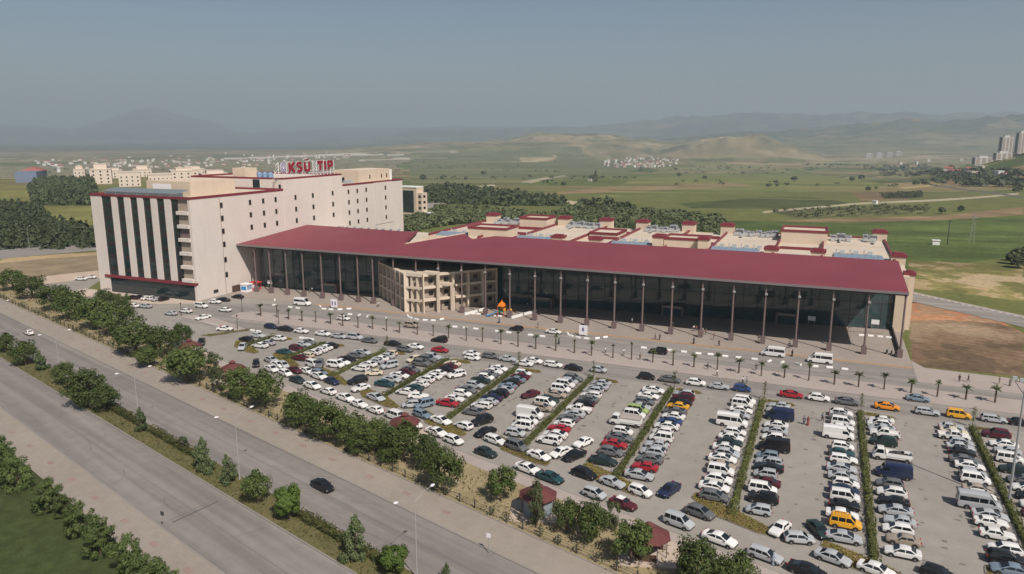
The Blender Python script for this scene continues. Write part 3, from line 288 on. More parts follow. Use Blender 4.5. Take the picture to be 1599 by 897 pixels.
def glassmat(name, col, grid=(2.0, 1.4)):
    m, n, l, b = new_mat(name)
    tc = n.new('ShaderNodeTexCoord'); sp = n.new('ShaderNodeSeparateXYZ'); l.new(tc.outputs['Object'], sp.inputs[0])
    ad = n.new('ShaderNodeMath'); ad.operation = 'ADD'; l.new(sp.outputs[0], ad.inputs[0]); l.new(sp.outputs[1], ad.inputs[1])
    cb = n.new('ShaderNodeCombineXYZ'); l.new(ad.outputs[0], cb.inputs[0]); l.new(sp.outputs[2], cb.inputs[1])
    br = n.new('ShaderNodeTexBrick'); br.offset = 0; br.inputs['Scale'].default_value = 1; br.inputs['Brick Width'].default_value = grid[0]
    br.inputs['Row Height'].default_value = grid[1]; br.inputs['Mortar Size'].default_value = .035
    br.inputs['Color1'].default_value = (1, 1, 1, 1); br.inputs['Color2'].default_value = (.6, .7, .72, 1); br.inputs['Mortar'].default_value = (.35, .35, .35, 1)
    l.new(cb.outputs[0], br.inputs['Vector'])
    cur = mix_rgb(n, l, 1.0, col, br.outputs['Color'], 'MULTIPLY')
    l.new(cur, b.inputs['Base Color']); b.inputs['Roughness'].default_value = .06; b.inputs['Specular IOR Level'].default_value = .75
    return m
M['hall_glass'] = glassmat('dark_teal_glazing', (.05, .086, .09))
M['strip_glass'] = glassmat('dark_curtain_wall', (.022, .035, .04), (1.6, 1.5))
M['win_dark'] = plain('dark_window_glass', (.012, .014, .018), .1, 0, .6)
M['door_brown'] = plain('brown_door', (.09, .05, .035), .6)
M['bark'] = ground('bark', (.13, .095, .07), .25, (2, 8, 20), .95)
M['leaf'] = leafmat('acacia_leaves', (.046, .072, .019), (.122, .152, .042), (.078, .11, .028))
M['leaf_blue'] = leafmat('grey_green_leaves', (.075, .105, .042), (.155, .19, .085), (.11, .14, .06))
M['leaf_shrub'] = leafmat('shrub_leaves', (.06, .09, .026), (.14, .175, .055), (.095, .135, .038))
M['leaf_thicket'] = leafmat('thicket_leaves', (.075, .092, .038), (.125, .145, .06), None, .15)
M['leaf_lime'] = leafmat('lime_leaves', (.075, .125, .022), (.125, .18, .04), (.10, .15, .03))
M['leaf_dusty'] = leafmat('dusty_leaves', (.06, .075, .03), (.11, .12, .055), (.085, .1, .045))
M['hedge_leaf'] = leafmat('hedge_leaves', (.075, .09, .024), (.15, .16, .05), (.11, .115, .035))
M['bed_leaf'] = leafmat('yellow_green_leaves', (.14, .14, .03), (.28, .22, .05), (.2, .17, .04))
M['median_leaf'] = leafmat('median_hedge_leaves', (.04, .055, .016), (.075, .09, .028), (.1, .085, .03))
M['pine_leaf'] = leafmat('pine_needles', (.042, .058, .024), (.08, .098, .042), None, .1)
M['far_leaf'] = leafmat('far_tree_leaves', (.055, .068, .03), (.09, .105, .048), None, .1)
M['palm_leaf'] = leafmat('palm_fronds', (.06, .075, .03), (.11, .12, .05), None, .2)
M['pole_white'] = plain('white_pole', (.34, .33, .32), .5)
M['pole_dark'] = plain('dark_pole', (.05, .05, .05), .6)
M['pole_grey'] = plain('galvanised_pole', (.36, .36, .36), .45, .3)
M['rubber'] = plain('tyre_rubber', (.02, .02, .02), .85)
M['rim'] = plain('wheel_rim', (.42, .43, .45), .35, .6)
M['trim'] = plain('black_trim', (.018, .018, .018), .6)
M['car_glass'] = plain('car_glass', (.012, .015, .018), .05, 0, .7)
M['lamp_clear'] = plain('headlamp_lens', (.7, .7, .68), .15, 0, .6)
M['lamp_red'] = plain('tail_lamp_lens', (.35, .01, .01), .25, 0, .5)
def paintmat():
    m, n, l, b = new_mat('car_paint')
    oi = n.new('ShaderNodeObjectInfo')
    f = ramp(n, l, noise(n, l, 1.2, 3, .6), .25, .8)
    cur = mix_rgb(n, l, f, oi.outputs['Color'], mix_rgb(n, l, .97, (.30, .26, .21), oi.outputs['Color']))
    l.new(cur, b.inputs['Base Color']); b.inputs['Roughness'].default_value = .38
    b.inputs['Specular IOR Level'].default_value = .25; b.inputs['Coat Weight'].default_value = .4; b.inputs['Coat Roughness'].default_value = .06
    return m
M['paint'] = paintmat()
M['cargo'] = plain('grey_tarpaulin', (.33, .29, .26), .9)
M['cargo_dark'] = plain('scrap_load', (.06, .05, .045), .9)
def objcol(name, rough=.8):
    m, n, l, b = new_mat(name); oi = n.new('ShaderNodeObjectInfo'); l.new(oi.outputs['Color'], b.inputs['Base Color']); b.inputs['Roughness'].default_value = rough
    return m
M['cloth'] = objcol('cloth')
M['skin'] = plain('skin', (.42, .26, .18), .6)
M['hair'] = plain('dark_hair', (.02, .015, .012), .7)
M['sign_red'] = plain('sign_red', (.25, .01, .026), .5)
M['sign_white'] = plain('sign_white', (.8, .76, .77), .5)
M['emblem'] = plain('emblem_violet', (.2, .17, .3), .5)
M['tile_roof'] = plain('clay_roof', (.28, .095, .075), .8)
M['wall_house'] = objcol('rendered_wall')
M['yellow'] = plain('yellow_plastic', (.75, .38, .03), .45)
M['orange'] = plain('orange_plastic', (.75, .2, .02), .45)
M['slide_blue'] = plain('blue_plastic', (.03, .25, .55), .4)
M['green_plastic'] = plain('green_plastic', (.02, .2, .1), .5)
# ------------------------------------------------------------------ terrain: one sheet to the horizon, with hills and mountains
def sstep(a,b,x):
    t=np.clip((np.asarray(x,float)-a)/(b-a),0,1); return t*t*(3-2*t)
def hash2(i,j):
    n=np.sin(i*127.1+j*311.7)*43758.5453
    return n-np.floor(n)
def vnoise(x,y):
    i=np.floor(x);j=np.floor(y);u=x-i;v=y-j
    u=u*u*(3-2*u);v=v*v*(3-2*v)
    a=hash2(i,j);b=hash2(i+1,j);c_=hash2(i,j+1);d=hash2(i+1,j+1)
    return a+(b-a)*u+(c_-a)*v+(a-b-c_+d)*u*v
def fbm(x,y,o=4):
    s=0.;a=.5
    for k in range(o):
        s=s+a*(vnoise(x,y)*2-1); x=x*2.03+17.1; y=y*2.03-9.7; a*=.5
    return s
RIDGES=[
 (5200,900,0.55,[(-600,226),(0,242),(300,242),(500,234),(650,224),(760,221),(850,216),(930,214),(1000,218),(1050,226),(1100,230),(1200,236),(1300,238),(1500,238),(2200,240)]),
 (4300,520,0.5,[(-600,262),(960,262),(1000,250),(1040,238),(1090,222),(1130,213),(1170,211),(1210,222),(1260,238),(1320,255),(2200,262)]),
 (7500,1200,0.45,[(-600,245),(800,235),(900,226),(1000,222),(1080,210),(1150,205),(1200,202),(1270,198),(1330,192),(1380,190),(1450,196),(1500,198),(1560,192),(1650,188),(2200,190)]),
 (12000,1900,0.35,[(-600,225),(400,226),(500,222),(600,214),(700,208),(800,204),(900,200),(1000,194),(1100,188),(1150,186),(1250,187),(1330,183),(1450,184),(1599,181),(1800,178),(2200,180)]),
 (17000,2800,0.3,[(-600,185),(-100,190),(0,196),(80,200),(130,203),(190,188),(230,181),(265,179),(320,188),(370,203),(400,209),(450,206),(550,202),(700,200),(900,198),(1200,196),(2200,196)]),
]
def terrain_z(X,Y):
    X=np.asarray(X,float);Y=np.asarray(Y,float)
    D=np.hypot(X,Y);az=np.degrees(np.arctan2(X,Y))
    az=np.where(az>120,az-360,az)
    s=sstep(-48,-36,az)
    right=-55*sstep(380,2600,D)*0.55-55*0.45*np.clip((D-380)/2220,0,1)
    left=-48*sstep(1050,2100,D)
    z=left+(right-left)*s
    z=z+95*np.exp(-((az-15)/4.6)**2/2-((D-1900)/380)**2/2)
    azr=np.clip(az+23.1,-75,75)
    px=800+1150*np.tan(np.radians(np.clip(azr,-65,65)))
    co=np.maximum(np.cos(np.radians(azr)),.45)
    n=fbm(X/900.,Y/900.,5)+.45*(1-2.2*np.abs(fbm(X/420.+5,Y/420.,4)))-.2
    n2=fbm(X/170.+3,Y/170.,4)
    for D0,sg,ro,pts in RIDGES:
        p=np.array(pts,float)
        ytop=np.interp(px,p[:,0],p[:,1])
        ztop=53.15+(214-ytop)/1150*D0*co+ 0
        A=np.maximum(ztop+50,0)
        z=z+A*np.exp(-((D-D0)/sg)**2)*(1+ro*n+(.42*n2 if D0<6000 else (.2*n2 if D0<9000 else 0)))
    z=z+ 3.0*fbm(X/260.,Y/260.,3)*sstep(600,1500,D)
    return z

def make_terrain():
    azf = np.arange(-85, 45, .14); azc = np.arange(45, 275, 4.0)
    az = np.radians(np.concatenate([azf, azc])); na = len(az)
    px = np.arange(400, 14, -.55)
    D = np.concatenate([[2, 30, 60, 90, 115, 140], 62000 / px, np.geomspace(62000 / 14.2, 9500, 190), np.geomspace(9550, 30000, 110)])
    D = np.unique(np.round(D, 2)); nd = len(D)
    A, DD = np.meshgrid(az, D)
    X = DD * np.sin(A); Y = DD * np.cos(A); Z = terrain_z(X, Y)
    Z = np.where(DD > 26000, Z * np.clip((30000 - DD) / 4000, 0, 1) - 60 * np.clip((DD - 26000) / 4000, 0, 1), Z) - .08
    verts = np.stack([X, Y, Z], -1).reshape(-1, 3).astype(np.float32)
    i = np.arange(nd - 1)[:, None] * na; j = np.arange(na)[None, :]; j2 = (j + 1) % na
    quads = np.stack([i + j, i + j2, i + na + j2, i + na + j], -1).reshape(-1, 4)[:, ::-1]
    me = bpy.data.meshes.new('terrain')
    me.vertices.add(len(verts)); me.vertices.foreach_set('co', verts.ravel())
    me.loops.add(quads.size); me.loops.foreach_set('vertex_index', quads.ravel().astype(np.int32))
    me.polygons.add(len(quads)); me.polygons.foreach_set('loop_start', np.arange(0, quads.size, 4, dtype=np.int32))
    me.update(calc_edges=True); me.shade_smooth()
    # land cover: what grows or lies where
    x = verts[:, 0].astype(float); y = verts[:, 1].astype(float); d = np.hypot(x, y)
    col = np.empty((len(x), 3)); col[:] = (.115, .125, .045)
    n1 = fbm(x / 140., y / 140., 4); n2 = fbm(x / 900. + 7, y / 900. - 3, 4); n3 = fbm(x / 30. + 31, y / 30., 3)
    def put(mask, c, var=.0, w=1.0):
        m = np.clip(np.asarray(mask, float) * w, 0, 1)[:, None]
        cc = np.array(c)[None, :] * (1 + var * n3[:, None])
        col[:] = col * (1 - m) + cc * m
    # far plain: strips of green crop, fallow and bare earth
    far = sstep(700, 1400, d)
    u = (x * .93 + y * .37) / 420. + .5 * n2; v = (-x * .37 + y * .93) / 150. + .6 * fbm(x / 600., y / 600., 2)
    h = hash2(np.floor(u), np.floor(v))
    for lo, hi, c in ((0, .28, (.09, .115, .036)), (.28, .46, (.15, .16, .062)), (.46, .62, (.2, .175, .09)), (.62, .76, (.065, .085, .028)), (.76, .9, (.235, .165, .1)), (.9, 1.01, (.3, .25, .155))):
        put((h >= lo) & (h < hi), c, .25, far * .9)
    fv = v - np.floor(v); fu = u - np.floor(u); hb = hash2(np.floor(v) + 11, np.floor(u) * 0 + 5)
    put(((fv < .05) | (fu < .022)) & (hb > .35), (.05, .062, .026), .2, far * .7); put((fv > .955) & (hb < .45), (.33, .28, .19), .1, far * .75)
    mid = sstep(3300, 4200, d)
    put(np.ones_like(x), (.15, .15, .08), .3, mid * .7)
    put(sstep(-.05, .35, n2), (.27, .215, .13), .3, mid * .7)
    put(sstep(.1, .4, n1), (.075, .09, .04), .3, mid * .6)
    put(np.ones_like(x), (.058, .066, .05), .2, sstep(5800, 7200, d) * .9)
    ph = fbm(x / 150. + 9, y / 150., 5)
    for k in ('pale_hill', 'pale_hill2'): pass
    hillm = np.exp(-((d - 4350) / 650) ** 2)
    put(sstep(.03, .2, ph) * hillm, (.34, .265, .19), .4, .6); put(sstep(.05, .3, -ph) * hillm, (.1, .105, .065), .3, .8)
    put(sstep(.02, .3, fbm(x / 1500., y / 1500., 4)), (.18, .16, .1), .2, sstep(5800, 7200, d) * .5)
    put(sstep(.06, .3, fbm(x / 330. - 4, y / 90. + 8, 4)), (.2, .165, .09), .3, far * .6)
    put(sstep(.1, .3, fbm(x / 280. + 14, y / 70. + 2, 4)), (.055, .07, .026), .3, far * .55)
    def inside(poly):
        p = np.array(poly); r = np.zeros(len(x), bool)
        bb = (x > p[:, 0].min()) & (x < p[:, 0].max()) & (y > p[:, 1].min()) & (y < p[:, 1].max())
        xs, ys = x[bb], y[bb]; rr = np.zeros(len(xs), bool); k = len(p) - 1
        for q in range(len(p)):
            xi, yi = p[q]; xj, yj = p[k]
            rr ^= ((yi > ys) != (yj > ys)) & (xs < (xj - xi) * (ys - yi) / (yj - yi + 1e-9) + xi); k = q
        r[bb] = rr; return r
    P = FIELDS
    for k, c, var in (('grass_left', (.155, .15, .055), .4), ('dry_left', (.33, .25, .15), .3), ('shadegreen', (.115, .125, .065), .2), ('town', (.17, .155, .095), .5),
                      ('green_a', (.125, .145, .05), .3), ('green_b', (.085, .115, .036), .45), ('dirt_a', (.21, .155, .09), .3), ('dark_a', (.055, .07, .03), .35), ('dirt_b', (.2, .145, .085), .5),
                      ('brown_c', (.15, .11, .065), .5), ('yellow_c', (.33, .27, .13), .2), ('dark_b', (.05, .065, .03), .3), ('orch', (.12, .12, .055), .6), ('scrub_r', (.17, .15, .06), .5),
                      ('soil_r', (.17, .115, .075), .4), ('soil_red', (.36, .165, .09), .4), ('path_a', (.4, .33, .24), .1), ('path_b', (.4, .35, .28), .1), ('path_c', (.4, .36, .29), .1),
                      ('track', (.34, .3, .22), .2), ('beige_1', (.36, .29, .18), .4), ('pale_2', (.46, .43, .38), .1), ('pale_3', (.4, .36, .29), .1), ('pale_4', (.4, .36, .29), .1), ('highway', (.10, .098, .095), .1),
                      ('pine_left_a', (.07, .075, .03), .3), ('pine_left_b', (.08, .085, .035), .3), ('pine_mid', (.06, .07, .03), .3), ('bush_mid', (.07, .085, .03), .3), ('bush_right', (.075, .09, .03), .3)):
        put(inside(P[k]), c, var)
    # rows and tussocks inside some fields
    strp = fbm((x * .96 + y * .28) / 420., (-x * .28 + y * .96) / 46., 4)
    for k in ('green_a', 'shadegreen', 'dark_a'): put(inside(P[k]) * sstep(.0, .25, strp), (.075, .09, .032), .2, .6); put(inside(P[k]) * sstep(.05, .3, -strp), (.19, .175, .075), .2, .6)
    put(inside(P['green_b']) * sstep(.02, .22, -fbm((x * .96 + y * .28) / 120., (-x * .28 + y * .96) / 16., 4)), (.05, .07, .024), .2, .55)
    s = np.sin((x * .35 + y * .94) * 2 * math.pi / 3.2)
    for k in ('soil_r',): put(inside(P[k]) & (s + 1.2 * n3 > .5), (.2, .16, .115), .4, .6)
    rows = np.sin((x * .9 - y * .3) * 2 * math.pi / 9.0)
    put(inside(P['orch']) & (rows > .3), (.05, .065, .03), .2, .8)
    n4 = fbm(x / 11. + 3, y / 11. - 8, 4)
    put(inside(P['scrub_r']) & (n4 > .12), (.3, .23, .14), .4, .75); put(inside(P['scrub_r']) & (n4 < -.15), (.1, .105, .04), .3, .7)
    put(inside(P['sand_3']) & (n4 > .02), (.33, .26, .17), .4, .8)
    put(inside(P['soil_red']) & (n4 < -.12), (.16, .09, .055), .4, .7); put(inside(P['soil_r']) & (n4 > .16), (.24, .185, .13), .3, .6); put(inside(P['soil_r']) & (n4 < -.14), (.09, .065, .045), .3, .6)
    put(inside(P['green_b']) & (n1 > .28), (.16, .165, .06), .3, .55)
    at = me.attributes.new('land', 'FLOAT_COLOR', 'POINT')
    rgba = np.ones((len(x), 4), np.float32); rgba[:, :3] = np.clip(col * np.array([1.22, 1.19, 1.2]), .01, .8); at.data.foreach_set('color', rgba.ravel())
    m, n, l, b = new_mat('land_cover')
    a = n.new('ShaderNodeAttribute'); a.attribute_name = 'land'
    f1 = ramp(n, l, noise(n, l, .5, 5, .65), .28, .72); f2 = ramp(n, l, noise(n, l, .06, 5, .65), .3, .7)
    cur = mix_rgb(n, l, 1.0, a.outputs['Color'], mix_rgb(n, l, f1, (.68, .68, .68), (1.25, 1.22, 1.15)), 'MULTIPLY')
    cur = mix_rgb(n, l, 1.0, cur, mix_rgb(n, l, f2, (.8, .82, .78), (1.15, 1.14, 1.1)), 'MULTIPLY')
    l.new(cur, b.inputs['Base Color']); b.inputs['Roughness'].default_value = .95; b.inputs['Specular IOR Level'].default_value = .1
    me.materials.append(m)
    o = bpy.data.objects.new('terrain', me); C.objects.link(o); tag(o, kind='structure'); return o
make_terrain()

# ------------------------------------------------------------------ boulevard, pavements, lot, plaza (each sheet 4 mm above the one below)
def band(c0, c1, x0=-330., x1=150., k=-.3165):
    return [(x0, c0 + k * x0), (x1, c0 + k * x1), (x1, c1 + k * x1), (x0, c1 + k * x0)]
def struct(name, poly, z, mat):
    b = MB(); b.sheet(poly, z); o = b.build(name, M[mat]); tag(o, kind='structure'); return o
def kerb(name, c0, w, z=.13, x0=-330., x1=150.):
    b = MB(); b.prism(band(c0, c0 + w, x0, x1), -.05, z); o = b.build(name, M['kerb']); tag(o, kind='structure')
struct('lawn', band(-80, 35.3), .0, 'lawn')
b = MB(); b.prism(band(35.3, 41.0), -.05, .12); tag(b.build('pavement', M['sidewalk']), kind='structure')
kerb('kerb', 41.0, .25)
struct('road', band(41.2, 52.3), .004, 'asphalt')
kerb('kerb', 52.2, .25)
b = MB(); b.prism(band(52.45, 57.3), -.05, .1); tag(b.build('median_strip', M['median_grass']), kind='structure')
kerb('kerb', 57.3, .25)
struct('road', band(57.4, 67.8), .004, 'asphalt')
kerb('kerb', 67.7, .25)
b = MB(); b.prism(band(67.95, 74.2), -.05, .12); tag(b.build('pavement', M['sidewalk']), kind='structure')
kerb('kerb', 74.2, .2, .2)
b = MB(); b.prism(band(74.4, 85.6), -.05, .1); tag(b.build('dry_strip', M['dry']), kind='structure')
b = MB(); b.prism(band(85.6, 88.3), -.05, .12); tag(b.build('pavement', M['verge']), kind='structure')
kerb('kerb', 88.3, .2)
# red paver patches on both pavements, tar joints and a worn speed hump on the carriageway
b = MB()
for c0, st in ((38.4, 9.2), (71.2, 8.6)):
    for i in range(24):
        x = -245 + i * st + (i * 37 % 10) * .12
        y = c0 - .3165 * x
        ux, uy = .953, -.302
        w, h = .8, .42
        b.face([(x + a * w * ux - d * h * uy, y + a * w * uy + d * h * ux, .124) for a, d in ((-1, -1), (1, -1), (1, 1), (-1, 1))])
tag(b.build('paving_patch', M['patch_red']), kind='structure')
b = MB()
def strip(p, q, w, z=.008):
    p = Vector((*p, 0)); q = Vector((*q, 0)); d = (q - p).normalized(); t = Vector((-d.y, d.x, 0)) * w / 2
    b.face([(v.x, v.y, z) for v in (p - t, q - t, q + t, p + t)])
for c0 in (46.6, 62.8):
    x = -260
    while x < 0:
        strip((x, c0 - .3165 * x + random.uniform(-.05, .05)), (x + 9.9, c0 - .3165 * (x + 9.9) + random.uniform(-.05, .05)), .07); x += 10
strip((-81.2, 68.6), (-79.9, 75.9), .35); strip((-82.0, 68.9), (-80.8, 75.6), .12)
rk_ = random.Random(15)
for q in range(34):                                             # wandering cracks and patched seams
    c0 = rk_.choice((rk_.uniform(41.6, 52), rk_.uniform(57.8, 67.4))); x = rk_.uniform(-190, -25); y = c0 - .3165 * x; a_ = BRG + rk_.choice((0, 0, 1.35)) + rk_.uniform(-.2, .2)
    for w_ in range(rk_.randint(4, 12)):
        l_ = rk_.uniform(.5, 1.4); x2, y2 = x + l_ * math.cos(a_), y + l_ * math.sin(a_); a_ += rk_.uniform(-.35, .35)
        k2 = y2 + .3165 * x2
        if not (41.5 < k2 < 52.1 or 57.7 < k2 < 67.6): break
        strip((x, y), (x2, y2), rk_.uniform(.04, .08)); x, y = x2, y2
tag(b.build('road_joint', M['crack']), kind='structure')
# car park and roads in front of the building
lot = [(-330, 88.4 + .3165 * 330), (130, 88.4 - .3165 * 130), (130, 176), (21, 178), (21, 200), (21, 226), (-188, 204), (-188, 177), (-240, 177), (-262, 205), (-300, 205)]
struct('car_park', lot, .0, 'lot')
struct('access_road', [(-172, 154.2), (130, 154.2), (130, 164.2), (-160, 164.2), (-176, 160)], .004, 'access')
struct('access_road', [(-176, 160), (-160, 164.2), (-163, 174.0), (130, 173.0), (130, 180), (62, 180), (60, 188), (-150, 188), (-186, 176), (-188, 166)], .004, 'access')
b = MB(); b.prism([(-163, 165.2), (-158, 164.0), (125, 164.0), (125, 173.2), (-158, 173.4), (-164, 170.5)], -.05, .13)
tag(b.build('palm_verge', M['verge']), kind='structure')
b = MB(); b.prism([(-186.5, 188.3), (21.5, 188.3), (21.5, 228), (-188, 228)], -.05, .12); tag(b.build('plaza', M['plaza']), kind='structure')
struct('plaza_edge', [(-150, 188.4), (21.4, 188.4), (21.4, 189.5), (-150, 189.5)], .126, 'plaza_edge')
struct('pavement', [(21.6, 178.5), (75, 177), (75, 187.5), (24, 190.5), (21.6, 196)], .02, 'verge')
b = MB(); b.prism([(-178, 159.5), (-168, 157), (-150, 153.3), (-147.5, 155.3), (-162, 160.8), (-172, 163.8)], -.05, .13)
tag(b.build('traffic_island', M['verge']), kind='structure')
b = MB(); b.prism([(-241.5, 168.5), (-200.5, 168.5), (-186.5, 174.5), (-186.5, 177.3), (-241.5, 177.3)], -.05, .1); tag(b.build('tower_apron', M['bareconcrete']), kind='structure')
b = MB()
YNB = {'A': 99, 'B': 99, 'C': 104, 'D': 109, 'E': 113.5, 'F': 120, 'G': 127, 'H': 134, 'I': 139, 'J': 144}
for hk_, hx_ in HX.items():
    for s_ in (-1, 1):
        yy = YNB[hk_]
        while yy < 151.5: strip((hx_ + s_ * 1.0, yy), (hx_ + s_ * 5.6, yy), .09, .005); yy += 2.45
tag(b.build('bay_marking', plain('faded_bay_paint', (.44, .41, .37), .9)), kind='structure')
b = MB(); rr_ = random.Random(31)
for q in range(260):
    hk_ = rr_.choice('ABCDEFG'); s_ = rr_.choice((-1, 1)); x = HX[hk_] + s_ * rr_.uniform(2.5, 9.2); y = rr_.uniform(YNB[hk_], 151); w_, h_ = rr_.uniform(.15, .55), rr_.uniform(.15, .5)
    b.face([(x + w_ * math.cos(i * .785) * rr_.uniform(.7, 1.2), y + h_ * math.sin(i * .785) * rr_.uniform(.7, 1.2), .0065) for i in range(8)])
tag(b.build('oil_stain', plain('oil_stained_paving', (.16, .145, .13), .8)), kind='structure')
# road behind on the left and the one curving round behind the hall on the right
struct('road', [(-420, 60), (-339, 204.5), (-300, 282), (-320, 290), (-372, 225), (-452, 78)], .0, 'access')
b = MB()
for i in range(8):
    a = R(-8 - i * 9)
def arc_road(pts, w, z, name, mat):
    b = MB(); L = []; Rr = []
    for i, p in enumerate(pts):
        q = pts[min(i + 1, len(pts) - 1)]; o = pts[max(i - 1, 0)]
        d = Vector((q[0] - o[0], q[1] - o[1])).normalized(); t = Vector((-d.y, d.x)) * w / 2
        L.append((p[0] + t.x, p[1] + t.y)); Rr.append((p[0] - t.x, p[1] - t.y))
    for i in range(len(pts) - 1):
        b.face([(*Rr[i], z), (*Rr[i + 1], z), (*L[i + 1], z), (*L[i], z)])
    o = b.build(name, M[mat]); tag(o, kind='structure'); return L, Rr
curve = [(-40, 335), (-10, 313), (10, 296), (28, 278), (42, 264.5), (56, 251), (72, 232), (86, 208), (96, 170)]
Lk, Rk = arc_road(curve, 11.5, .02, 'road', 'access')
arc_road([(p[0] + 4.9, p[1] + 4.9) for p in curve], 2.0, .03, 'pavement', 'verge')
b = MB()
for i in range(len(curve) - 1):
    p = Vector(Lk[i]); q = Vector(Lk[i + 1]); n_ = int((q - p).length / 2.4)
    for k in range(n_):
        a = p.lerp(q, k / n_); c = p.lerp(q, (k + .5) / n_); strip((a.x, a.y), (c.x, c.y), .3, .036)
tag(b.build('kerb_marking', M['white_paint']), kind='structure')

# ------------------------------------------------------------------ hospital tower
XF = -188.2
def tower():
    t = empty('hospital_tower', (-210, 240, 0))
    tag(t, 'tall stone clad hospital block with red roof edges and dark glass strips', 'hospital building')
    inv = lambda m: m
    def part(name, mb, mats, parent=t, **k):
        for i, v in enumerate(mb.v): mb.v[i] = (v[0] + 210, v[1] - 240, v[2])
        if parent is not t: pass
        return mb.build(name, mats, parent, **k)
    b = MB()
    b.box(-233.6, XF, 178.2, 222, 0, 33.4)                   # front section
    b.box(-233.6, XF, 222, 258.9, 0, 37.4)                   # raised middle
    b.box(-233.6, XF, 258.9, 307, 0, 32.9)                   # rear section
    b.box(-233.6, -228.4, 177.4, 178.2, 0, 33.4)             # blind pier at the far corner of the glazed front
    for x0, x1 in ((-223.7, -221.0), (-217.6, -214.8), (-211.5, -208.9), (-205.4, -202.7), (-199.3, -196.5)):
        b.box(x0, x1, 177.35, 178.2, 6.2, 33.4)              # stone piers between glass strips
    b.box(XF - 1.0, XF, 177.4, 178.2, 0, 33.4)
    b.box(XF, XF + .25, 222.1, 258.8, 16, 37.4)              # middle stands slightly proud
    b.box(XF, XF + .18, 282.5, 297.3, 14, 32.9)
    part('wall', b, M['stone'])
    for x0, x1 in ((-228.4, -223.7), (-221.0, -217.6), (-214.8, -211.5), (-208.9, -205.4), (-202.7, -199.3), (-196.5, -194.1)):
        b = MB(); b.box(x0, x1, 177.75, 178.15, 6.3, 33.2)
        g_ = part('curtain_wall', b, M['strip_glass'])
        b = MB()
        for k in range(6): b.box(x0 + .9, x1 - .05, 177.70, 177.76, 7.6 + k * 4.4, 8.9 + k * 4.4)
        for k in (0, 1): b.box((x0, x1 - .12)[k], (x0 + .12, x1)[k], 177.69, 177.755, 6.3, 33.2)
        o = b.build('spandrel_panel', M['spandrel'], g_)
        for i, v in enumerate(o.data.vertices): v.co = (v.co.x + 210, v.co.y - 240, v.co.z)
    b = MB(); b.box(-230.3, XF - .02, 177.7, 178.15, .1, 5.2); part('shop_window', b, M['strip_glass'])
    b = MB(); b.box(-230.4, XF + .02, 177.1, 178.15, 5.2, 6.1); part('band', b, M['maroon'])
    # six corner balconies
    for i, z in enumerate((28.4, 24.0, 19.6, 15.1, 10.6, 6.15)):
        b = MB(); b.box(-194.1, -189.2, 177.0, 178.15, z, z + 1.1)
        o = part('balcony', b, M['stone'])
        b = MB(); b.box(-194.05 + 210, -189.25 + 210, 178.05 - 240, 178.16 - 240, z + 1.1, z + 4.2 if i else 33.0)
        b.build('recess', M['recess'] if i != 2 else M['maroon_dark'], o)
    # red parapet trims
    b = MB()
    def trim(x0, x1, y0, y1, z, h=.75, w=.35):
        b.box(x0 - .15, x1 + .15, y0 - .15, y0 + w, z, z + h); b.box(x0 - .15, x1 + .15, y1 - w, y1 + .15, z, z + h)
        b.box(x0 - .15, x0 + w, y0 + w, y1 - w, z, z + h); b.box(x1 - w, x1 + .15, y0 + w, y1 - w, z, z + h)
    trim(-233.6, XF, 177.4, 221.9, 33.4); trim(-233.6, XF, 222.3, 258.7, 37.4, .7); trim(-233.6, XF, 259.2, 307, 32.9, .7)
    part('parapet', b, M['maroon'])
    b = MB(); b.box(-233.2, -188.6, 177.9, 221.6, 33.4, 33.44); b.box(-233.2, -188.6, 222.8, 258.2, 37.4, 37.44); b.box(-233.2, -188.6, 259.6, 306.5, 32.9, 32.94)
    part('roof', b, M['roof_cream'])
    # windows: small dark square openings with a stone reveal
    wins = [(y, z) for y in (204.4, 211.1, 217.7) for z in (30.4, 26.0, 21.6)] + [(y, z) for y in (228.6, 239.1, 251.9) for z in (30.4, 25.9, 21.5)] \
        + [(y, z) for y in (263.3, 269.7, 276.5) for z in (30.2, 25.8, 21.4, 16.9)] + [(291.7, z) for z in (30.2, 25.7, 21.2, 16.7)] \
        + [(190.8, z) for z in (30.5, 26.1, 21.7, 17.2, 11.9, 6.7)] + [(204.5, 11.8), (204.5, 6.5), (185.4, 1.9)]
    for y, z in wins:
        hw = .55 if y != 185.4 else 1.0; hz = .85 if y != 185.4 else .5
        x = XF + (.25 if 222 < y < 259 else (.18 if 282 < y < 298 else 0))
        b = MB(); b.box(x - .1, x + .012, y - hw, y + hw, z - hz, z + hz)
        o = part('window', b, M['win_dark'])
        b = MB()
        for y0, y1, z0, z1 in ((y - hw - .1, y + hw + .1, z + hz, z + hz + .12), (y - hw - .14, y + hw + .14, z - hz - .14, z - hz), (y - hw - .1, y - hw, z - hz, z + hz), (y + hw, y + hw + .1, z - hz, z + hz)):
            b.box(x + 210 + .002, x + 210 + .07, y0 - 240, y1 - 240, z0, z1)
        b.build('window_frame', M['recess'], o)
    b = MB(); b.box(XF - .1, XF + .05, 192.8, 196.9, .1, 2.3); o = part('garage_door', b, M['door_brown'])
    b = MB(); b.box(XF - .1, XF + .03, 189.95, 190.2, .3, 33.0); part('wall_joint', b, M['recess'])
    # roof structures
    b = MB(); b.box(-217, -197, 186.5, 207, 33.44, 38.2); b.box(-216.8, -197.2, 186.7, 206.8, 38.2, 38.45); part('penthouse', b, M['stone_cream'])
    b = MB(); b.box(-214, -205.6, 186.4, 186.52, 34.0, 37.4); part('louvre_panel', b, M['sign_white'])
    b = MB(); b.box(-206, -204.9, 186.36, 186.5, 33.5, 35.6); part('door', b, M['win_dark'])
    b = MB()
    for k in range(9): b.box(-229 + k * .02, -195, 178.6 + k * .62, 178.95 + k * .62, 34.9 + k * .1, 35.15 + k * .1)
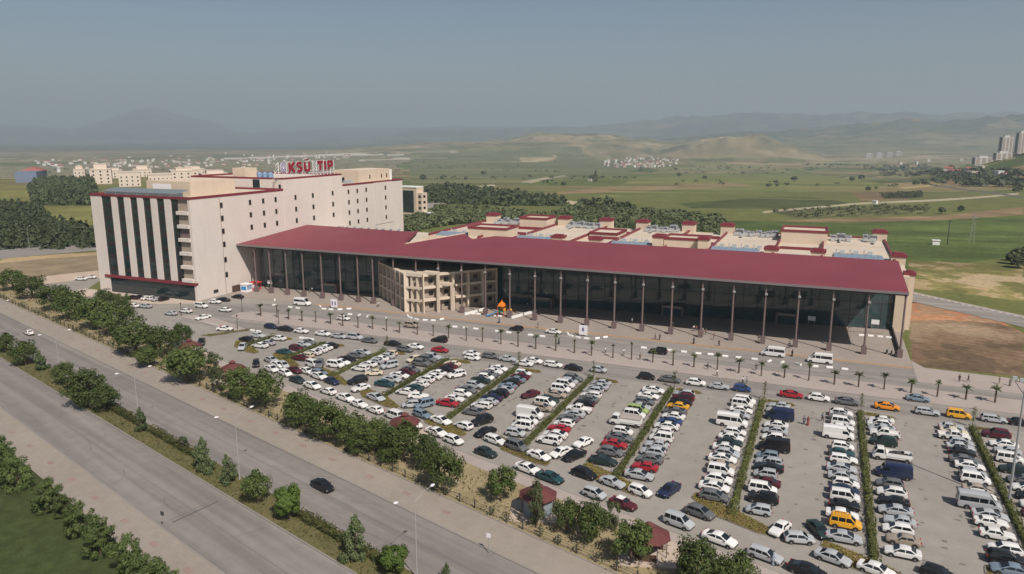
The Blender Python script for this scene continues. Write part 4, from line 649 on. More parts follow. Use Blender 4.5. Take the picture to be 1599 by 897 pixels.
    for x in range(-228, -194, 5): b.box(x, x + .2, 178.7, 184, 33.5, 34.95)
    part('roof_louvre', b, M['roof_grey'])
    b = MB(); b.box(-212.5, -206.3, 222.6, 229, 37.44, 41.4); part('stair_head', b, M['stone_cream'])
    b = MB(); b.box(-202.3, -199.0, 221.9, 222.05, 33.6, 37.3); part('dark_glazing', b, M['strip_glass'])
    b = MB(); b.box(-190.0, -189.0, 221.93, 222.03, 33.5, 35.6); part('door', b, M['win_dark'])
    for k in range(3):
        b = MB(); b.tube((-201 + k * 2.6, 224.5, 37.5), (-201 + k * 2.6, 224.5, 39.6), 1.05, 1.05, 14); b.tube((-201 + k * 2.6, 224.5, 39.6), (-201 + k * 2.6, 224.5, 39.95), 1.05, .35, 14)
        part('water_tank', b, M['tank'])
    b = MB(); b.box(-205, -192, 276.5, 302, 32.94, 38.6); part('penthouse', b, M['stone_cream'])
    b = MB(); b.box(-204, -193.5, 302.2, 306.3, 32.94, 38.0); part('plant_room', b, M['sign_white'])
    for y in (285, 294.5, 299):
        b = MB(); b.box(-192.1, -191.95, y, y + .8, 34.5, 36.3); part('window', b, M['win_dark'])
    b = MB(); b.box(-201, -199.5, 276.38, 276.52, 33, 35.4); part('door', b, M['win_dark'])
    for k, (x, y) in enumerate(((-193, 262), (-196, 265.5), (-192.5, 268), (-198, 270), (-194, 273))):
        b = MB(); b.box(x - 1, x + 1, y - .8, y + .8, 33.0, 34.5 + .2 * (k % 2)); b.tube((x, y, 34.5), (x, y, 34.85), .55, .55, 12, 0)
        part('cooling_unit', b, M['hvac'])
    for k in range(3):
        b = MB(); b.box(-226 + k * 5, -223.5 + k * 5, 189, 192, 33.44, 35); part('cooling_unit', b, M['hvac'])
    return t
tower()

# ------------------------------------------------------------------ rooftop sign: emblem, K S U-umlaut, T I P on a white lattice
def roof_sign():
    X0 = XF - .9
    t = empty('roof_sign', (X0, 238, 38.1)); tag(t, 'red KSÜ TIP letters beside a round violet emblem on white lattice above the roof', 'sign')
    b = MB()
    for y in np.arange(219.5, 255.6, 2.25):
        top = 43.9 if (220 < y < 228 or y > 241.5) else 41.0
        b.box(-.32 - .09, -.32 + .09, y - 238 - .09, y - 238 + .09, 0, top - 38.1)
    for z in (1.0, 1.9): b.box(-.32 - .07, -.32 + .07, 219.5 - 238, 255.6 - 238, z, z + .14)
    for y in np.arange(219.5, 253.5, 2.25):
        b.tube((-.34, y - 238, .05), (-.34, y - 238 + 2.25, 1.05), .06, .06, 5)
        b.tube((-.36, y - 238 + 2.25, .9), (-.36, y - 238, 2.0), .05, .05, 5)
        b.tube((-.36, y - 238, .05), (-1.6, y - 238, -.5), .07, .07, 5)
    for y0 in (220.0, 241.9, 243.4):
        for k in range(3): b.tube((-.34, y0 - 238, 2.0 + k * 1.2), (-.34, y0 + 1.5 - 238, 3.2 + k * 1.2), .06, .06, 5)
    b.build('lattice_frame', M['sign_white'], t)
    def arc(cx, cz, rx, rz, a0, a1, n=9): return [(cx + rx * math.cos(R(a0 + (a1 - a0) * i / n)), cz + rz * math.sin(R(a0 + (a1 - a0) * i / n))) for i in range(n + 1)]
    def stroke(bb, pts, wd, x0, x1):
        L, Rr = [], []
        for i, q in enumerate(pts):
            u = Vector(pts[min(i + 1, len(pts) - 1)]) - Vector(pts[max(i - 1, 0)]); u.normalize(); m_ = Vector((-u.y, u.x)) * wd / 2
            L.append((q[0] + m_.x, q[1] + m_.y)); Rr.append((q[0] - m_.x, q[1] - m_.y))
        bb.loft([[(x0, *L[i]), (x0, *Rr[i]), (x1, *Rr[i]), (x1, *L[i])] for i in range(len(pts))])
    # strokes in a box 1 wide (y) and 1 tall (z); width of the stroke in metres
    GLYPH = {'K': [[(.12, 0), (.12, 1)], [(.2, .42), (.86, 1)], [(.34, .56), (.9, 0)]],
             'S': [arc(.5, .745, .38, .2, 25, 262) + arc(.5, .265, .38, .215, 82, -155)[1:]],
             'Ü': [[(.12, 1), (.12, .32)] + arc(.5, .32, .38, .25, 180, 360) + [(.88, 1)], [(.3, 1.17), (.3, 1.32)], [(.7, 1.17), (.7, 1.32)]],
             'T': [[(.5, 0), (.5, .95)], [(0, .9), (1, .9)]], 'I': [[(.5, 0), (.5, 1)]],
             'P': [[(.12, 0), (.12, 1)], [(.12, .91), (.5, .91)] + arc(.55, .68, .32, .23, 90, -90) + [(.12, .45)]]}
    for ch, y0, y1, z0, z1 in (('K', 227.0, 230.6, 40.0, 43.5), ('S', 231.5, 234.9, 40.0, 43.5), ('Ü', 236.0, 239.6, 40.0, 43.5), ('T', 244.3, 247.7, 40.0, 43.6), ('I', 248.5, 249.9, 40.0, 43.6), ('P', 250.9, 254.4, 40.0, 43.6)):
        bb = MB(); be = MB()
        for k, st in enumerate(GLYPH[ch]):
            pts = [((y0 - 238) + a_ * (y1 - y0), (z0 - 38.1) + c_ * (z1 - z0)) for a_, c_ in st]
            wd = 1.12 if ch != 'S' else .96
            if ch == 'I': wd = 1.12
            stroke(bb, pts, wd, .0 + .004 * k, .28 + .004 * k); stroke(be, pts, wd + .2, -.12 - .004 * k, -.01 - .004 * k)
        o = bb.build('letter', M['sign_red'], t); be.build('letter_edge', M['sign_white'], o)
    b = MB(); cy, cz = 224.0 - 238, 41.75 - 38.1
    def disc(r, x0, x1, n=24, squash=1.18):
        ring = lambda x: [(x, cy + r * math.cos(2 * math.pi * i / n), cz + squash * r * math.sin(2 * math.pi * i / n)) for i in range(n)]
        bb = MB(); bb.loft([ring(x0), ring(x1)]); return bb
    e = disc(1.62, -.12, .0).build('emblem', M['sign_white'], t)
    disc(1.45, .0, .08).build('emblem_ring', M['emblem'], e); disc(1.0, .08, .1).build('emblem_field', M['sign_white'], e)
    disc(.82, .1, .14).build('emblem_ring', M['emblem'], e); disc(.42, .14, .17, 12).build('emblem_centre', M['sign_white'], e)
    bb = MB(); bb.box(.0, .1, cy - .2, cy + .2, cz + 1.65, cz + 2.15); bb.build('emblem_tip', M['emblem'], e)
roof_sign()

# ------------------------------------------------------------------ the long hall: sloping maroon canopy, columns, glass front
ROOFZ = lambda x, y: 16.35 + .068 * (y - 196.2)
COLX = [19.26 - 8.0 * i for i in range(18)] + [-125.0, -132.8, -138.6, -145.5, -153.0, -160.6, -167.6, -174.6, -181.0]
def hall():
    t = empty('entrance_hall', (-85, 210, 0)); tag(t, 'long glass fronted hall under a sloping maroon canopy roof on tall columns', 'hall')
    def part(name, b, mats, parent=t, **k):
        b.v = [(v[0] + 85, v[1] - 210, v[2]) for v in b.v]
        return b.build(name, mats, parent, **k)
    poly = [(-187.9, 196.2), (19.7, 196.2), (19.7, 231), (-106, 233.5), (-111.5, 226.5), (-118.6, 234.5), (-130.0, 212.6), (-137, 232.5), (-187.9, 234.5)]
    b = MB(); b.prism(poly, lambda x, y: ROOFZ(x, y) - .12, lambda x, y: ROOFZ(x, y) + .25); part('canopy_roof', b, M['maroon_roof'])
    b = MB(); b.prism([(p[0], p[1] + (.25 if p[1] < 200 else -.2)) for p in poly], lambda x, y: ROOFZ(x, y) - .75, lambda x, y: ROOFZ(x, y) - .12); part('soffit', b, M['soffit'])
    b = MB(); b.box(-187.9, 19.75, 195.98, 196.19, 16.02, 16.6); part('fascia', b, M['fascia'])
    b = MB()
    for k in range(9):                                         # the step where the left roof stops above the right one
        pass
    b.prism([(-137, 232.5), (-136.6, 232.6), (-129.7, 212.7), (-130.0, 212.6)], lambda x, y: ROOFZ(x, y) + .2, lambda x, y: ROOFZ(x, y) + 1.1); part('roof_step', b, M['maroon'])
    b = MB(); b.prism([(-130.0, 212.4), (-118.6, 234.4), (-118.6, 235.0), (-130.0, 213.4)], lambda x, y: ROOFZ(x, y) - .5, lambda x, y: ROOFZ(x, y) + .5); part('roof_edge', b, M['stone_cream'])
    gy = lambda x: 205.0 + (x + 185) * (226 - 205) / 204.5
    # glass front: one long screen set back under the roof, framed by mullions
    def T(x, y, z): return (x, gy(x) + y, z)
    b = MB(); b.box(-185, 19.4, -.05, .05, .12, 17.2, 0, T); part('glass_front', b, M['hall_glass'])
    b = MB()
    for x in np.arange(-184.5, 19.4, 4.1): b.box(x - .07, x + .07, -.14, .0501, .12, 17.0, 0, T)
    for z in (3.6, 7.6, 11.6): b.box(-185, 19.4, -.11, -.051, z - .07, z + .07, 0, T)
    part('mullion_grid', b, M['soffit'])
    b = MB(); b.box(19.4, 22.4, 224.5, 246, 0, 15.6); part('end_wall', b, M['stone_cream'])
    for i, x in enumerate(COLX):
        yb = 196.9 + (.0 if i else .3)
        b = MB(); b.tube((x, yb, .12), (x, yb, ROOFZ(x, yb) - .7), .26, .23, 10)
        top = ROOFZ(x, yb)
        b.tube((x, yb, top - 2.6), (x, yb + 2.2, top - .6), .16, .16, 6)
        o = part('column', b, M['maroon_dark'], smooth=True)
        b = MB(); b.box(x - .62, x + .62, yb - .62, yb + .62, .12, 2.0); b.box(x - .5, x + .5, yb - .5, yb + .5, 2.0, 2.2)
        q = part('plinth', b, M['maroon_dark'], o)
        if i < 17 and i % 1 == 0 and i > 0:
            b = MB(); b.box(x - .12, x + .5, yb - .75, yb - .3, top - 3.2, top - 2.7); part('floodlight', b, M['pole_white'], o)
    # entrance lobbies pushed through the glass
    for x, w, sgn in ((-156.5, 6.0, 0), (-80.8, 7.0, 1), (-40.3, 6.5, 1), (-8.2, 6.0, 1)):
        y = gy(x)
        b = MB(); b.box(x - w / 2, x + w / 2, y - 2.6, y - .15, .12, 3.4); o = part('entrance_lobby', b, M['maroon_dark'])
        b = MB(); b.box(x - w / 2 + .6, x + w / 2 - .6, y - 2.66, y - 2.59, .2, 2.6); part('door', b, M['hall_glass'], o)
        b = MB(); b.box(x - w / 2 + .8, x + w / 2 - .8, y - 2.7, y - 2.59, 2.75, 3.25); part('sign_panel', b, M['recess'], o)
    b = MB(); b.box(19.3, 19.6, 198.6, 225.5, .12, 1.15); part('side_rail', b, M['soffit'])
    return t
hall()

# ------------------------------------------------------------------ V-shaped concrete-framed block that pokes out under the canopy
def frame_block():
    t = empty('framed_block', (-113, 205, 0)); tag(t, 'cream concrete framed block of three open storeys jutting out beneath the canopy', 'building')
    def part(name, b, mats, parent=t): b.v = [(v[0] + 113, v[1] - 205, v[2]) for v in b.v]; return b.build(name, mats, parent)
    A, B_, C_, D_, = (-137.5, 207.5), (-117.2, 190.6), (-111.2, 191.5), (-95.4, 211.5)
    b = MB(); b.prism([(A[0] + 1.2, A[1] + 1.2), (B_[0] + 1.0, B_[1] + 2.4), (C_[0] - .6, C_[1] + 2.2), (D_[0] - 1.6, D_[1] + .6), (-100, 216), (-134, 214)], .12, 11.6); part('wall', b, M['frame_cream'])
    b = MB(); b.prism([(A[0] + .5, A[1] + .5), (B_[0], B_[1] + 1), (C_[0], C_[1] + 1), (D_[0], D_[1]), (-100, 216), (-134, 214)], 11.6, 11.75); part('roof', b, M['roof_cream'])
    def wing(P, Q, n):
        P = Vector(P); Q = Vector(Q); d = (Q - P); L = d.length; d.normalize(); nv = Vector((d.y, -d.x))
        def T(s, y, z): v = P + d * s + nv * y; return (v.x, v.y, z)
        def oblique(name, boxes, mat, parent=t):
            b = MB()
            for q in boxes: b.box(*q, 0, T)
            return part(name, b, mat, parent)
        for i in range(n + 1):
            s = L * i / n; oblique('pier', [(max(s - .38, 0), min(s + .38, L), -1.35, .12, .12, 12.2)], M['frame_cream'])
        for z in (3.7, 7.6, 11.45): oblique('floor_beam', [(.39, L - .39, -1.3, .0, z, z + .72)], M['frame_cream'])
        for i in range(n):
            for k in range(3):
                s = L * (i + .5) / n + .2
                o = oblique('window', [(s - .2, s + 1.15, -1.62, -1.4, .12 + 1.3 + k * 3.9, .12 + 2.5 + k * 3.9)], M['win_dark'])
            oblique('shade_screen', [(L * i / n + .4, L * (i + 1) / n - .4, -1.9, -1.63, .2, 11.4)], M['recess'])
    wing(A, B_, 6); wing(C_, D_, 5)
    b = MB()
    b.box(-117.1, -111.3, 191.0, 191.3, 11.5, 12.5); part('nose_beam', b, M['frame_cream'])
    for z in (3.7, 7.6):
        b = MB(); b.box(-117.0, -111.4, 190.9, 191.25, z, z + .7); part('nose_beam', b, M['frame_cream'])
    for x in (-115.2, -113.2):
        b = MB(); b.box(x - .25, x + .25, 191.3, 192.3, .12, 11.5); part('nose_pier', b, M['frame_cream'])
    # the two curved white outriggers on the right wing
    for s, z in ((.22, 12.9), (.40, 9.0)):
        x = C_[0] + (D_[0] - C_[0]) * s; y = C_[1] + (D_[1] - C_[1]) * s
        b = MB(); b.box(x - .35, x + .35, y - 1.5, y - .7, .12, z); b.box(x - 4.2, x - .35, y - 3.2, y - .9, z - .8, z); part('outrigger', b, M['frame_cream'])
frame_block()

# ------------------------------------------------------------------ outpatient wing: flat cream roofs with red capped turrets behind the canopy
def polyclinic():
    t = empty('outpatient_wing', (-60, 270, 0)); tag(t, 'low flat roofed wing with red capped turrets and rooftop machinery behind the canopy', 'building')
    def part(name, b, mats, parent=t): b.v = [(v[0] + 60, v[1] - 270, v[2]) for v in b.v]; return b.build(name, mats, parent)
    bays = [(-140.5, -119), (-106.5, -83.5), (-70, -49.5), (-35.5, -14.5), (-.5, 20.4)]
    b = MB(); b.box(-141, 21, 246, 304, 0, 15.2)
    for x0, x1 in bays: b.box(x0, x1, 247, 303.5, 15.2, 15.9)
    b.box(-188, -141, 233, 262, 0, 14.8); b.box(-141, 19.4, 234, 246, 0, 14)
    part('wall', b, M['stone_cream'])
    b = MB()
    for x0, x1 in bays:
        b.box(x0 + .6, x1 - .6, 247.6, 302.9, 15.9, 15.94)
        for y in (262, 280): b.box(x0 + .6, x1 - .6, y, y + .25, 15.94, 16.1)
    b.box(-187, -141.6, 234, 261, 14.8, 14.84)
    for (x0, x1) in ((-118.4, -107.1), (-82.9, -70.6), (-48.9, -36.1), (-13.9, -1.1)): b.box(x0, x1, 247, 303, 15.2, 15.24)
    part('roof', b, M['roof_cream'])
    b = MB()
    for x0, x1 in bays:
        for x in (x0, x1 - .55): b.box(x, x + .55, 247, 303.5, 15.95, 16.75)
        b.box(x0 + .55, x1 - .55, 303, 303.5, 15.95, 16.5)
    for (x0, x1) in ((-118.4, -107.1), (-82.9, -70.6), (-48.9, -36.1), (-13.9, -1.1)):
        b.box(x0 + .1, x1 - .1, 284, 284.6, 15.25, 16.4); b.box(x0 + .1, x1 - .1, 268, 268.5, 15.25, 16.2)
    part('parapet', b, M['maroon'])
    def turret(x, y, w, d, z, capz=.75, z0=15.2):
        b = MB(); b.box(x - w / 2, x + w / 2, y - d / 2, y + d / 2, z0, z); o = part('turret', b, M['stone_cream'])
        b = MB(); b.box(x - w / 2 - .25, x + w / 2 + .25, y - d / 2 - .25, y + d / 2 + .25, z, z + capz); b.box(x - w / 2 + .6, x + w / 2 - .6, y - d / 2 + .6, y + d / 2 - .6, z + capz, z + capz + .4)
        part('turret_cap', b, M['maroon'], o)
    for x in (-136.8, -103, -84.5, -69, -50.3, -35.3, 18.5): turret(x, 299.5, 4.8, 5, 18.8)
    for x in (-88.7, -74.5, -15.4, -1.4): turret(x, 251, 4.2, 4, 17.4)
    turret(21.2, 251, 4, 4, 17.4, .8, 0); turret(22.6, 229, 2.6, 3, 15.6, .8, 0)
    def hut(x0, x1, y0, y1, z, name='roof_block', z0=15.2):
        b = MB(); b.box(x0, x1, y0, y1, z0, z); o = part(name, b, M['stone_cream'])
        b = MB()
        for q in ((x0 - .2, x1 + .2, y0 - .2, y0 + .4), (x0 - .2, x1 + .2, y1 - .4, y1 + .2), (x0 - .2, x0 + .4, y0 + .4, y1 - .4), (x1 - .4, x1 + .2, y0 + .4, y1 - .4)): b.box(*q, z - .05, z + .75)
        part('parapet', b, M['maroon'], o)
        b = MB(); b.box(x0 + .4, x1 - .4, y0 + .4, y1 - .4, z, z + .05); part('roof', b, M['roof_cream'], o)
    hut(-119, -107, 287, 299, 19.3); hut(-125.3, -109.5, 251, 262, 19.0); hut(-54.2, -50.8, 250, 256, 19.3); hut(-50.6, -36.2, 251.5, 262, 18.8); hut(-14.5, 1.0, 283, 297, 19.6); hut(-83, -72, 270, 284, 16.8)
    turret(-37, 250.5, 3.5, 3, 19.4)
    for x0, x1 in ((-138.6, -126.5), (-106, -92), (-69.5, -55.5), (-35, -19.5), (3, 17.5)):
        b = MB(); b.face([(x0, 249, 16.0), (x1, 249, 16.0), (x1 - .5, 254, 16.9), (x0 + .5, 254, 16.9)]); b.face([(x1, 259, 16.0), (x0, 259, 16.0), (x0 + .5, 254, 16.9), (x1 - .5, 254, 16.9)])
        b.face([(x0, 249, 16.0), (x0 + .5, 254, 16.9), (x0, 259, 16.0)]); b.face([(x1, 249, 16.0), (x1, 259, 16.0), (x1 - .5, 254, 16.9)])
        o = part('skylight', b, M['skylight'])
        b = MB()
        for x in np.arange(x0 + .4, x1, 1.8): b.tube((x, 249.1, 16.1), (x, 254, 17.0), .05, .05, 4); b.tube((x, 258.9, 16.1), (x, 254, 17.0), .05, .05, 4)
        for x in np.arange(x0 + 1, x1 - 2, 4.1): b.tube((x, 260.5, 16), (x, 260.5, 17.4), .18, .18, 6); b.box(x + 1, x + 2.4, 260, 261.4, 15.95, 16.9)
        part('glazing_bar', b, M['hvac'], o)
    rnd = random.Random(4)
    for x0, x1 in ((-133, -121), (-100, -88), (-66.5, -53.5), (-32, -17.5), (2, 9), (13, 15.5)):
        x = x0
        while x < x1:
            w = rnd.uniform(1.6, 3.0); h = rnd.uniform(1.3, 2.1); y = rnd.uniform(293, 298)
            b = MB(); b.box(x, x + w, y, y + 2.2, 16.2, 16.2 + h)
            b.box(x + .1, x + .25, y + .1, y + .3, 15.9, 16.2); b.box(x + w - .25, x + w - .1, y + 1.8, y + 2, 15.9, 16.2)
            o = part('air_handling_unit', b, M['hvac'])
            b = MB(); b.tube((x + w / 2, y + 1.1, 16.2 + h), (x + w / 2, y + 1.1, 16.5 + h), .55, .5, 10); b.box(x + .2, x + w - .2, y - .03, y + .01, 16.4, 16 + h)
            part('fan', b, M['hvac_dark'], o)
            b = MB(); b.box(x + .2, x + w * .8, y - 3.4, y - 1.9, 16.1, 16.9 + .5 * rnd.random()); b.tube((x + w * .4, y - 1.9, 16.6), (x + w * .4, y, 16.8), .18, .18, 6)
            part('condenser', b, M['hvac'])
            x += w + rnd.uniform(.15, .5)
        b = MB(); b.box(x0, x1, 291.5, 292.1, 16.5, 17.1)
        for x in np.arange(x0, x1, 3): b.box(x, x + .15, 291.7, 291.9, 15.9, 16.5)
        b.box(x0 + 3, x0 + 3.7, 286, 291.5, 16.45, 17.05); part('duct', b, M['hvac'])
    # blue-grey service pipes where the wing meets the tower
    b = MB()
    for k in range(9): b.tube((-180 + k * 3.4, 238, 15), (-178.5 + k * 3.4, 242 + (k % 3), 18.2), .22, .22, 6); b.tube((-180 + k * 3.4, 240, 17), (-176 + k * 3.4, 240, 18.5), .2, .2, 6)
    part('pipework', b, M['skylight'])
polyclinic()

# ------------------------------------------------------------------ walls at the far left of the forecourt
def retaining_wall():
    b = MB(); pts = [(-272, 169), (-264, 176), (-259.5, 187), (-254, 198), (-247, 214), (-240, 232)]
    for i in range(len(pts) - 1):
        p, q = pts[i], pts[i + 1]; d = Vector((q[0] - p[0], q[1] - p[1])).normalized(); n_ = Vector((-d.y, d.x)) * .4
        b.prism([p, q, (q[0] + n_.x, q[1] + n_.y), (p[0] + n_.x, p[1] + n_.y)], 0, 2.7)
    tag(b.build('retaining_wall', M['bareconcrete']), 'pale retaining wall below the dry bank at the far corner of the yard', 'wall')
    b = MB()
    inner = [(p[0] - .4, p[1] + .1) for p in pts]; outer = [(-330, 150), (-328, 190), (-318, 215), (-300, 240), (-285, 262), (-262, 285)]
    for i in range(len(pts) - 1):
        b.face([(*inner[i], 2.6), (*inner[i + 1], 2.6), (*outer[i + 1], .1), (*outer[i], .1)][::-1])
    o = b.build('bank', ground('dry_bank', (.33, .25, .15), .25, (.1, .5, 3.0), .95)); tag(o, kind='structure')
retaining_wall()
# ------------------------------------------------------------------ words for labels
ORD = ['first', 'second', 'third', 'fourth', 'fifth', 'sixth', 'seventh', 'eighth', 'ninth', 'tenth', 'eleventh', 'twelfth', 'thirteenth', 'fourteenth', 'fifteenth', 'sixteenth',
       'seventeenth', 'eighteenth', 'nineteenth', 'twentieth'] + ['twenty-' + o for o in ('first', 'second', 'third', 'fourth', 'fifth', 'sixth', 'seventh', 'eighth', 'ninth')] + ['thirtieth'] + \
      ['thirty-' + o for o in ('first', 'second', 'third', 'fourth', 'fifth', 'sixth', 'seventh', 'eighth', 'ninth')] + ['fortieth'] + ['forty-' + o for o in ('first', 'second', 'third', 'fourth', 'fifth', 'sixth', 'seventh', 'eighth', 'ninth')] + \
      ['fiftieth'] + ['fifty-' + o for o in ('first', 'second', 'third', 'fourth', 'fifth', 'sixth', 'seventh', 'eighth', 'ninth')] + ['sixtieth'] + ['sixty-' + o for o in ('first', 'second', 'third', 'fourth', 'fifth', 'sixth', 'seventh', 'eighth', 'ninth')] + ['seventieth'] + ['seventy-' + o for o in ('first', 'second', 'third', 'fourth', 'fifth', 'sixth', 'seventh', 'eighth', 'ninth')]

# ------------------------------------------------------------------ foliage
def leaf_cloud(pts, nrm, size, rnd, mb=None, jitter=.5):
    b = mb or MB()
    for p, nn in zip(pts, nrm):
        d = Vector(nn) + Vector((rnd.gauss(0, 1), rnd.gauss(0, 1), rnd.gauss(0, 1))) * jitter
        if d.length < 1e-3: d = Vector((0, 0, 1))
        d.normalize(); a = d.orthogonal().normalized(); c = d.cross(a); t = rnd.uniform(0, 6.28)
        e = (a * math.cos(t) + c * math.sin(t)); f = d.cross(e); s = size * rnd.uniform(.6, 1.35); p = Vector(p)
        w = s * rnd.uniform(.45, .7)
        b.face([p - e * s, p - f * w * .8 + e * s * .1, p + e * s, p + f * w])
    return b
def crown_mesh(name, seed, mat, kind='round', n=3000, size=.066):
    rnd = random.Random(seed); clumps = []
    if kind == 'round':
        for i in range(46):
            t = rnd.uniform(0, 6.28); ct = rnd.uniform(-.75, 1); st = math.sqrt(1 - ct * ct); r = rnd.uniform(.45, .86)
            clumps.append((r * st * math.cos(t), r * st * math.sin(t), r * ct, rnd.uniform(.17, .32)))
    elif kind == 'cone':
        for i in range(50):
            h = rnd.random(); rr = (1 - h) ** .75 * .8 + .08; t = rnd.uniform(0, 6.28); q = rnd.uniform(.3, 1) * rr
            clumps.append((q * math.cos(t), q * math.sin(t), -.95 + 1.9 * h, rnd.uniform(.14, .26) * (1.15 - .6 * h)))
    elif kind == 'loose':
        for i in range(30):
            t = rnd.uniform(0, 6.28); h = rnd.uniform(-.8, 1); r = rnd.uniform(.2, .8) * (1 - .35 * abs(h))
            clumps.append((r * math.cos(t), r * math.sin(t), h * .95, rnd.uniform(.12, .26)))
    elif kind == 'dome':
        for i in range(60):
            t = rnd.uniform(0, 6.28); ct = rnd.uniform(-.9, 1); st = math.sqrt(1 - ct * ct); r = rnd.uniform(.55, .84)
            clumps.append((r * st * math.cos(t), r * st * math.sin(t), r * ct, rnd.uniform(.2, .3)))
    elif kind == 'shrub':
        for i in range(40):
            t = rnd.uniform(0, 6.28); h = rnd.uniform(-1, 1); r = rnd.uniform(.2, .9) * math.sqrt(max(.05, 1 - max(h, 0) ** 2)) * (1 if h < 0 else 1)
            clumps.append((r * math.cos(t), r * math.sin(t), h * .9, rnd.uniform(.14, .3)))
    tot = sum(c[3] ** 2 for c in clumps); pts, nr = [], []
    for x, y, z, r in clumps:
        for k in range(int(n * r * r / tot)):
            v = Vector((rnd.gauss(0, 1), rnd.gauss(0, 1), rnd.gauss(0, 1))).normalized()
            q = r * rnd.uniform(.55, 1.1)
            pts.append((x + v.x * q, y + v.y * q, z + v.z * q)); nr.append((v.x + x * .7, v.y + y * .7, v.z + z * .5 + .2))
    return leaf_cloud(pts, nr, size, rnd, jitter=.45).mesh(name, [mat])
def trunk_mesh(seed, zc, spread=.55, stems=1):
    rnd = random.Random(seed); b = MB()
    for s in range(stems):
        o = Vector((rnd.uniform(-.08, .08) * (stems > 1) * 2, rnd.uniform(-.08, .08) * (stems > 1) * 2, 0))
        p1 = o + Vector((rnd.uniform(-.05, .05), rnd.uniform(-.05, .05), zc * .55)); b.tube(o, p1, .065, .048, 7)
        for k in range(6):
            t = rnd.uniform(0, 6.28); e = p1 + Vector((math.cos(t) * spread * rnd.uniform(.5, 1), math.sin(t) * spread * rnd.uniform(.5, 1), rnd.uniform(.35, 1.0)))
            m_ = p1.lerp(e, .5) + Vector((0, 0, .08)); b.tube(p1, m_, .036, .024, 5, caps=False); b.tube(m_, e, .024, .008, 5, caps=False)
    return b.mesh('trunk', [M['bark']], smooth=True, angle=60)
# unit tree: crown radius 1, total height 2.1
CR = {'round': [(crown_mesh('crown', 11 + i, M['leaf'], 'round'), trunk_mesh(i, 1.0), 1.06) for i in range(5)],
      'dusty': [(crown_mesh('crown', 31 + i, M['leaf_dusty'], 'loose', 2300), trunk_mesh(20 + i, 1.0), 1.08) for i in range(2)],
      'cone': [(crown_mesh('crown', 41 + i, M['leaf_blue'], 'cone', 3200), trunk_mesh(30 + i, .9, .3), 1.08) for i in range(2)],
      'lime': [(crown_mesh('crown', 51, M['leaf_lime'], 'dome', 6500, .075), trunk_mesh(40, 1.2, .4), 1.28)],
      'shrub': [(crown_mesh('crown', 61 + i, M['leaf_shrub'], 'shrub', 3400, .068), trunk_mesh(50 + i, .5, .5, 3), 1.02) for i in range(3)]}
def tree(kind, i, x, y, r, h, label, cat, group, name, z=0.0, rz=None):
    cm, tm, zc = CR[kind][i % len(CR[kind])]
    e = empty(name, (x, y, z), random.uniform(0, 6.28) if rz is None else rz, (r, r, h / 2.1))
    inst('crown', cm, e, (0, 0, zc)); inst('trunk', tm, e); tag(e, label, cat, group); return e
order = sorted(range(len(STRIP)), key=lambda k: STRIP[k][0])
for rank, k in enumerate(order):
    x, y, r, h = STRIP[k]
    kind = 'dusty' if k in (12, 13, 24, 27) else 'round'
    size = 'tall ' if h > 9 else ('small ' if h < 5.2 else '')
    look = {'dusty': 'thin greyish tree', 'round': 'dark bushy tree'}[kind]
    tree(kind, k, x, y, r * (1.0 if x < -120 or -82 < x < -58 else .88), h * 1.0, '%s%s inside the pavement fence, %s of its row from the far end' % (size, look, ORD[rank]), 'tree', 'trees in the dry strip behind the fence', 'roadside_tree', .1)
medk = ['round', 'round', 'cone', 'round', 'round', 'round', 'cone', 'dusty', 'cone', 'cone', 'round', 'lime', 'cone', 'lime', 'cone']
for k, (x, y, r, h) in enumerate(MEDIAN):
    kd = medk[k]; look = {'round': 'dark round tree', 'cone': 'grey green upright tree', 'dusty': 'small thin tree', 'lime': 'bright lime green round tree'}[kd]
    tree(kd, k, x, y, r * (1.1 if kd == 'lime' else .86), h * .97, '%s on the boulevard median, %s from its far end' % (look, ORD[k]), 'tree', 'trees on the boulevard median', 'median_tree', .1)
for k, (x, y, r, h) in enumerate(SHRUB):
    tree('shrub', k, x, y, r * .74, h * .95, 'large leafy shrub between lawn and near pavement, %s of its row from the far end' % ORD[k], 'shrub', 'leafy shrubs along the lawn', 'leafy_shrub', 0)
for k, (x, y, r, h) in enumerate(((-125, 72.5, 2.6, 4.2), (-131.5, 74, 2.2, 3.6), (-69, 55.6, 2.6, 4.6))):
    tree('shrub', k, x, y, r, h, 'leafy shrub at the picture edge beside the near pavement, %s from the far end' % ORD[k], 'shrub', 'leafy shrubs along the lawn', 'leafy_shrub', 0)
tree('shrub', 1, -106.5, 52, 1.6, 2.6, 'lone dark shrub out on the lawn by the picture edge', 'shrub', None, 'leafy_shrub', 0)

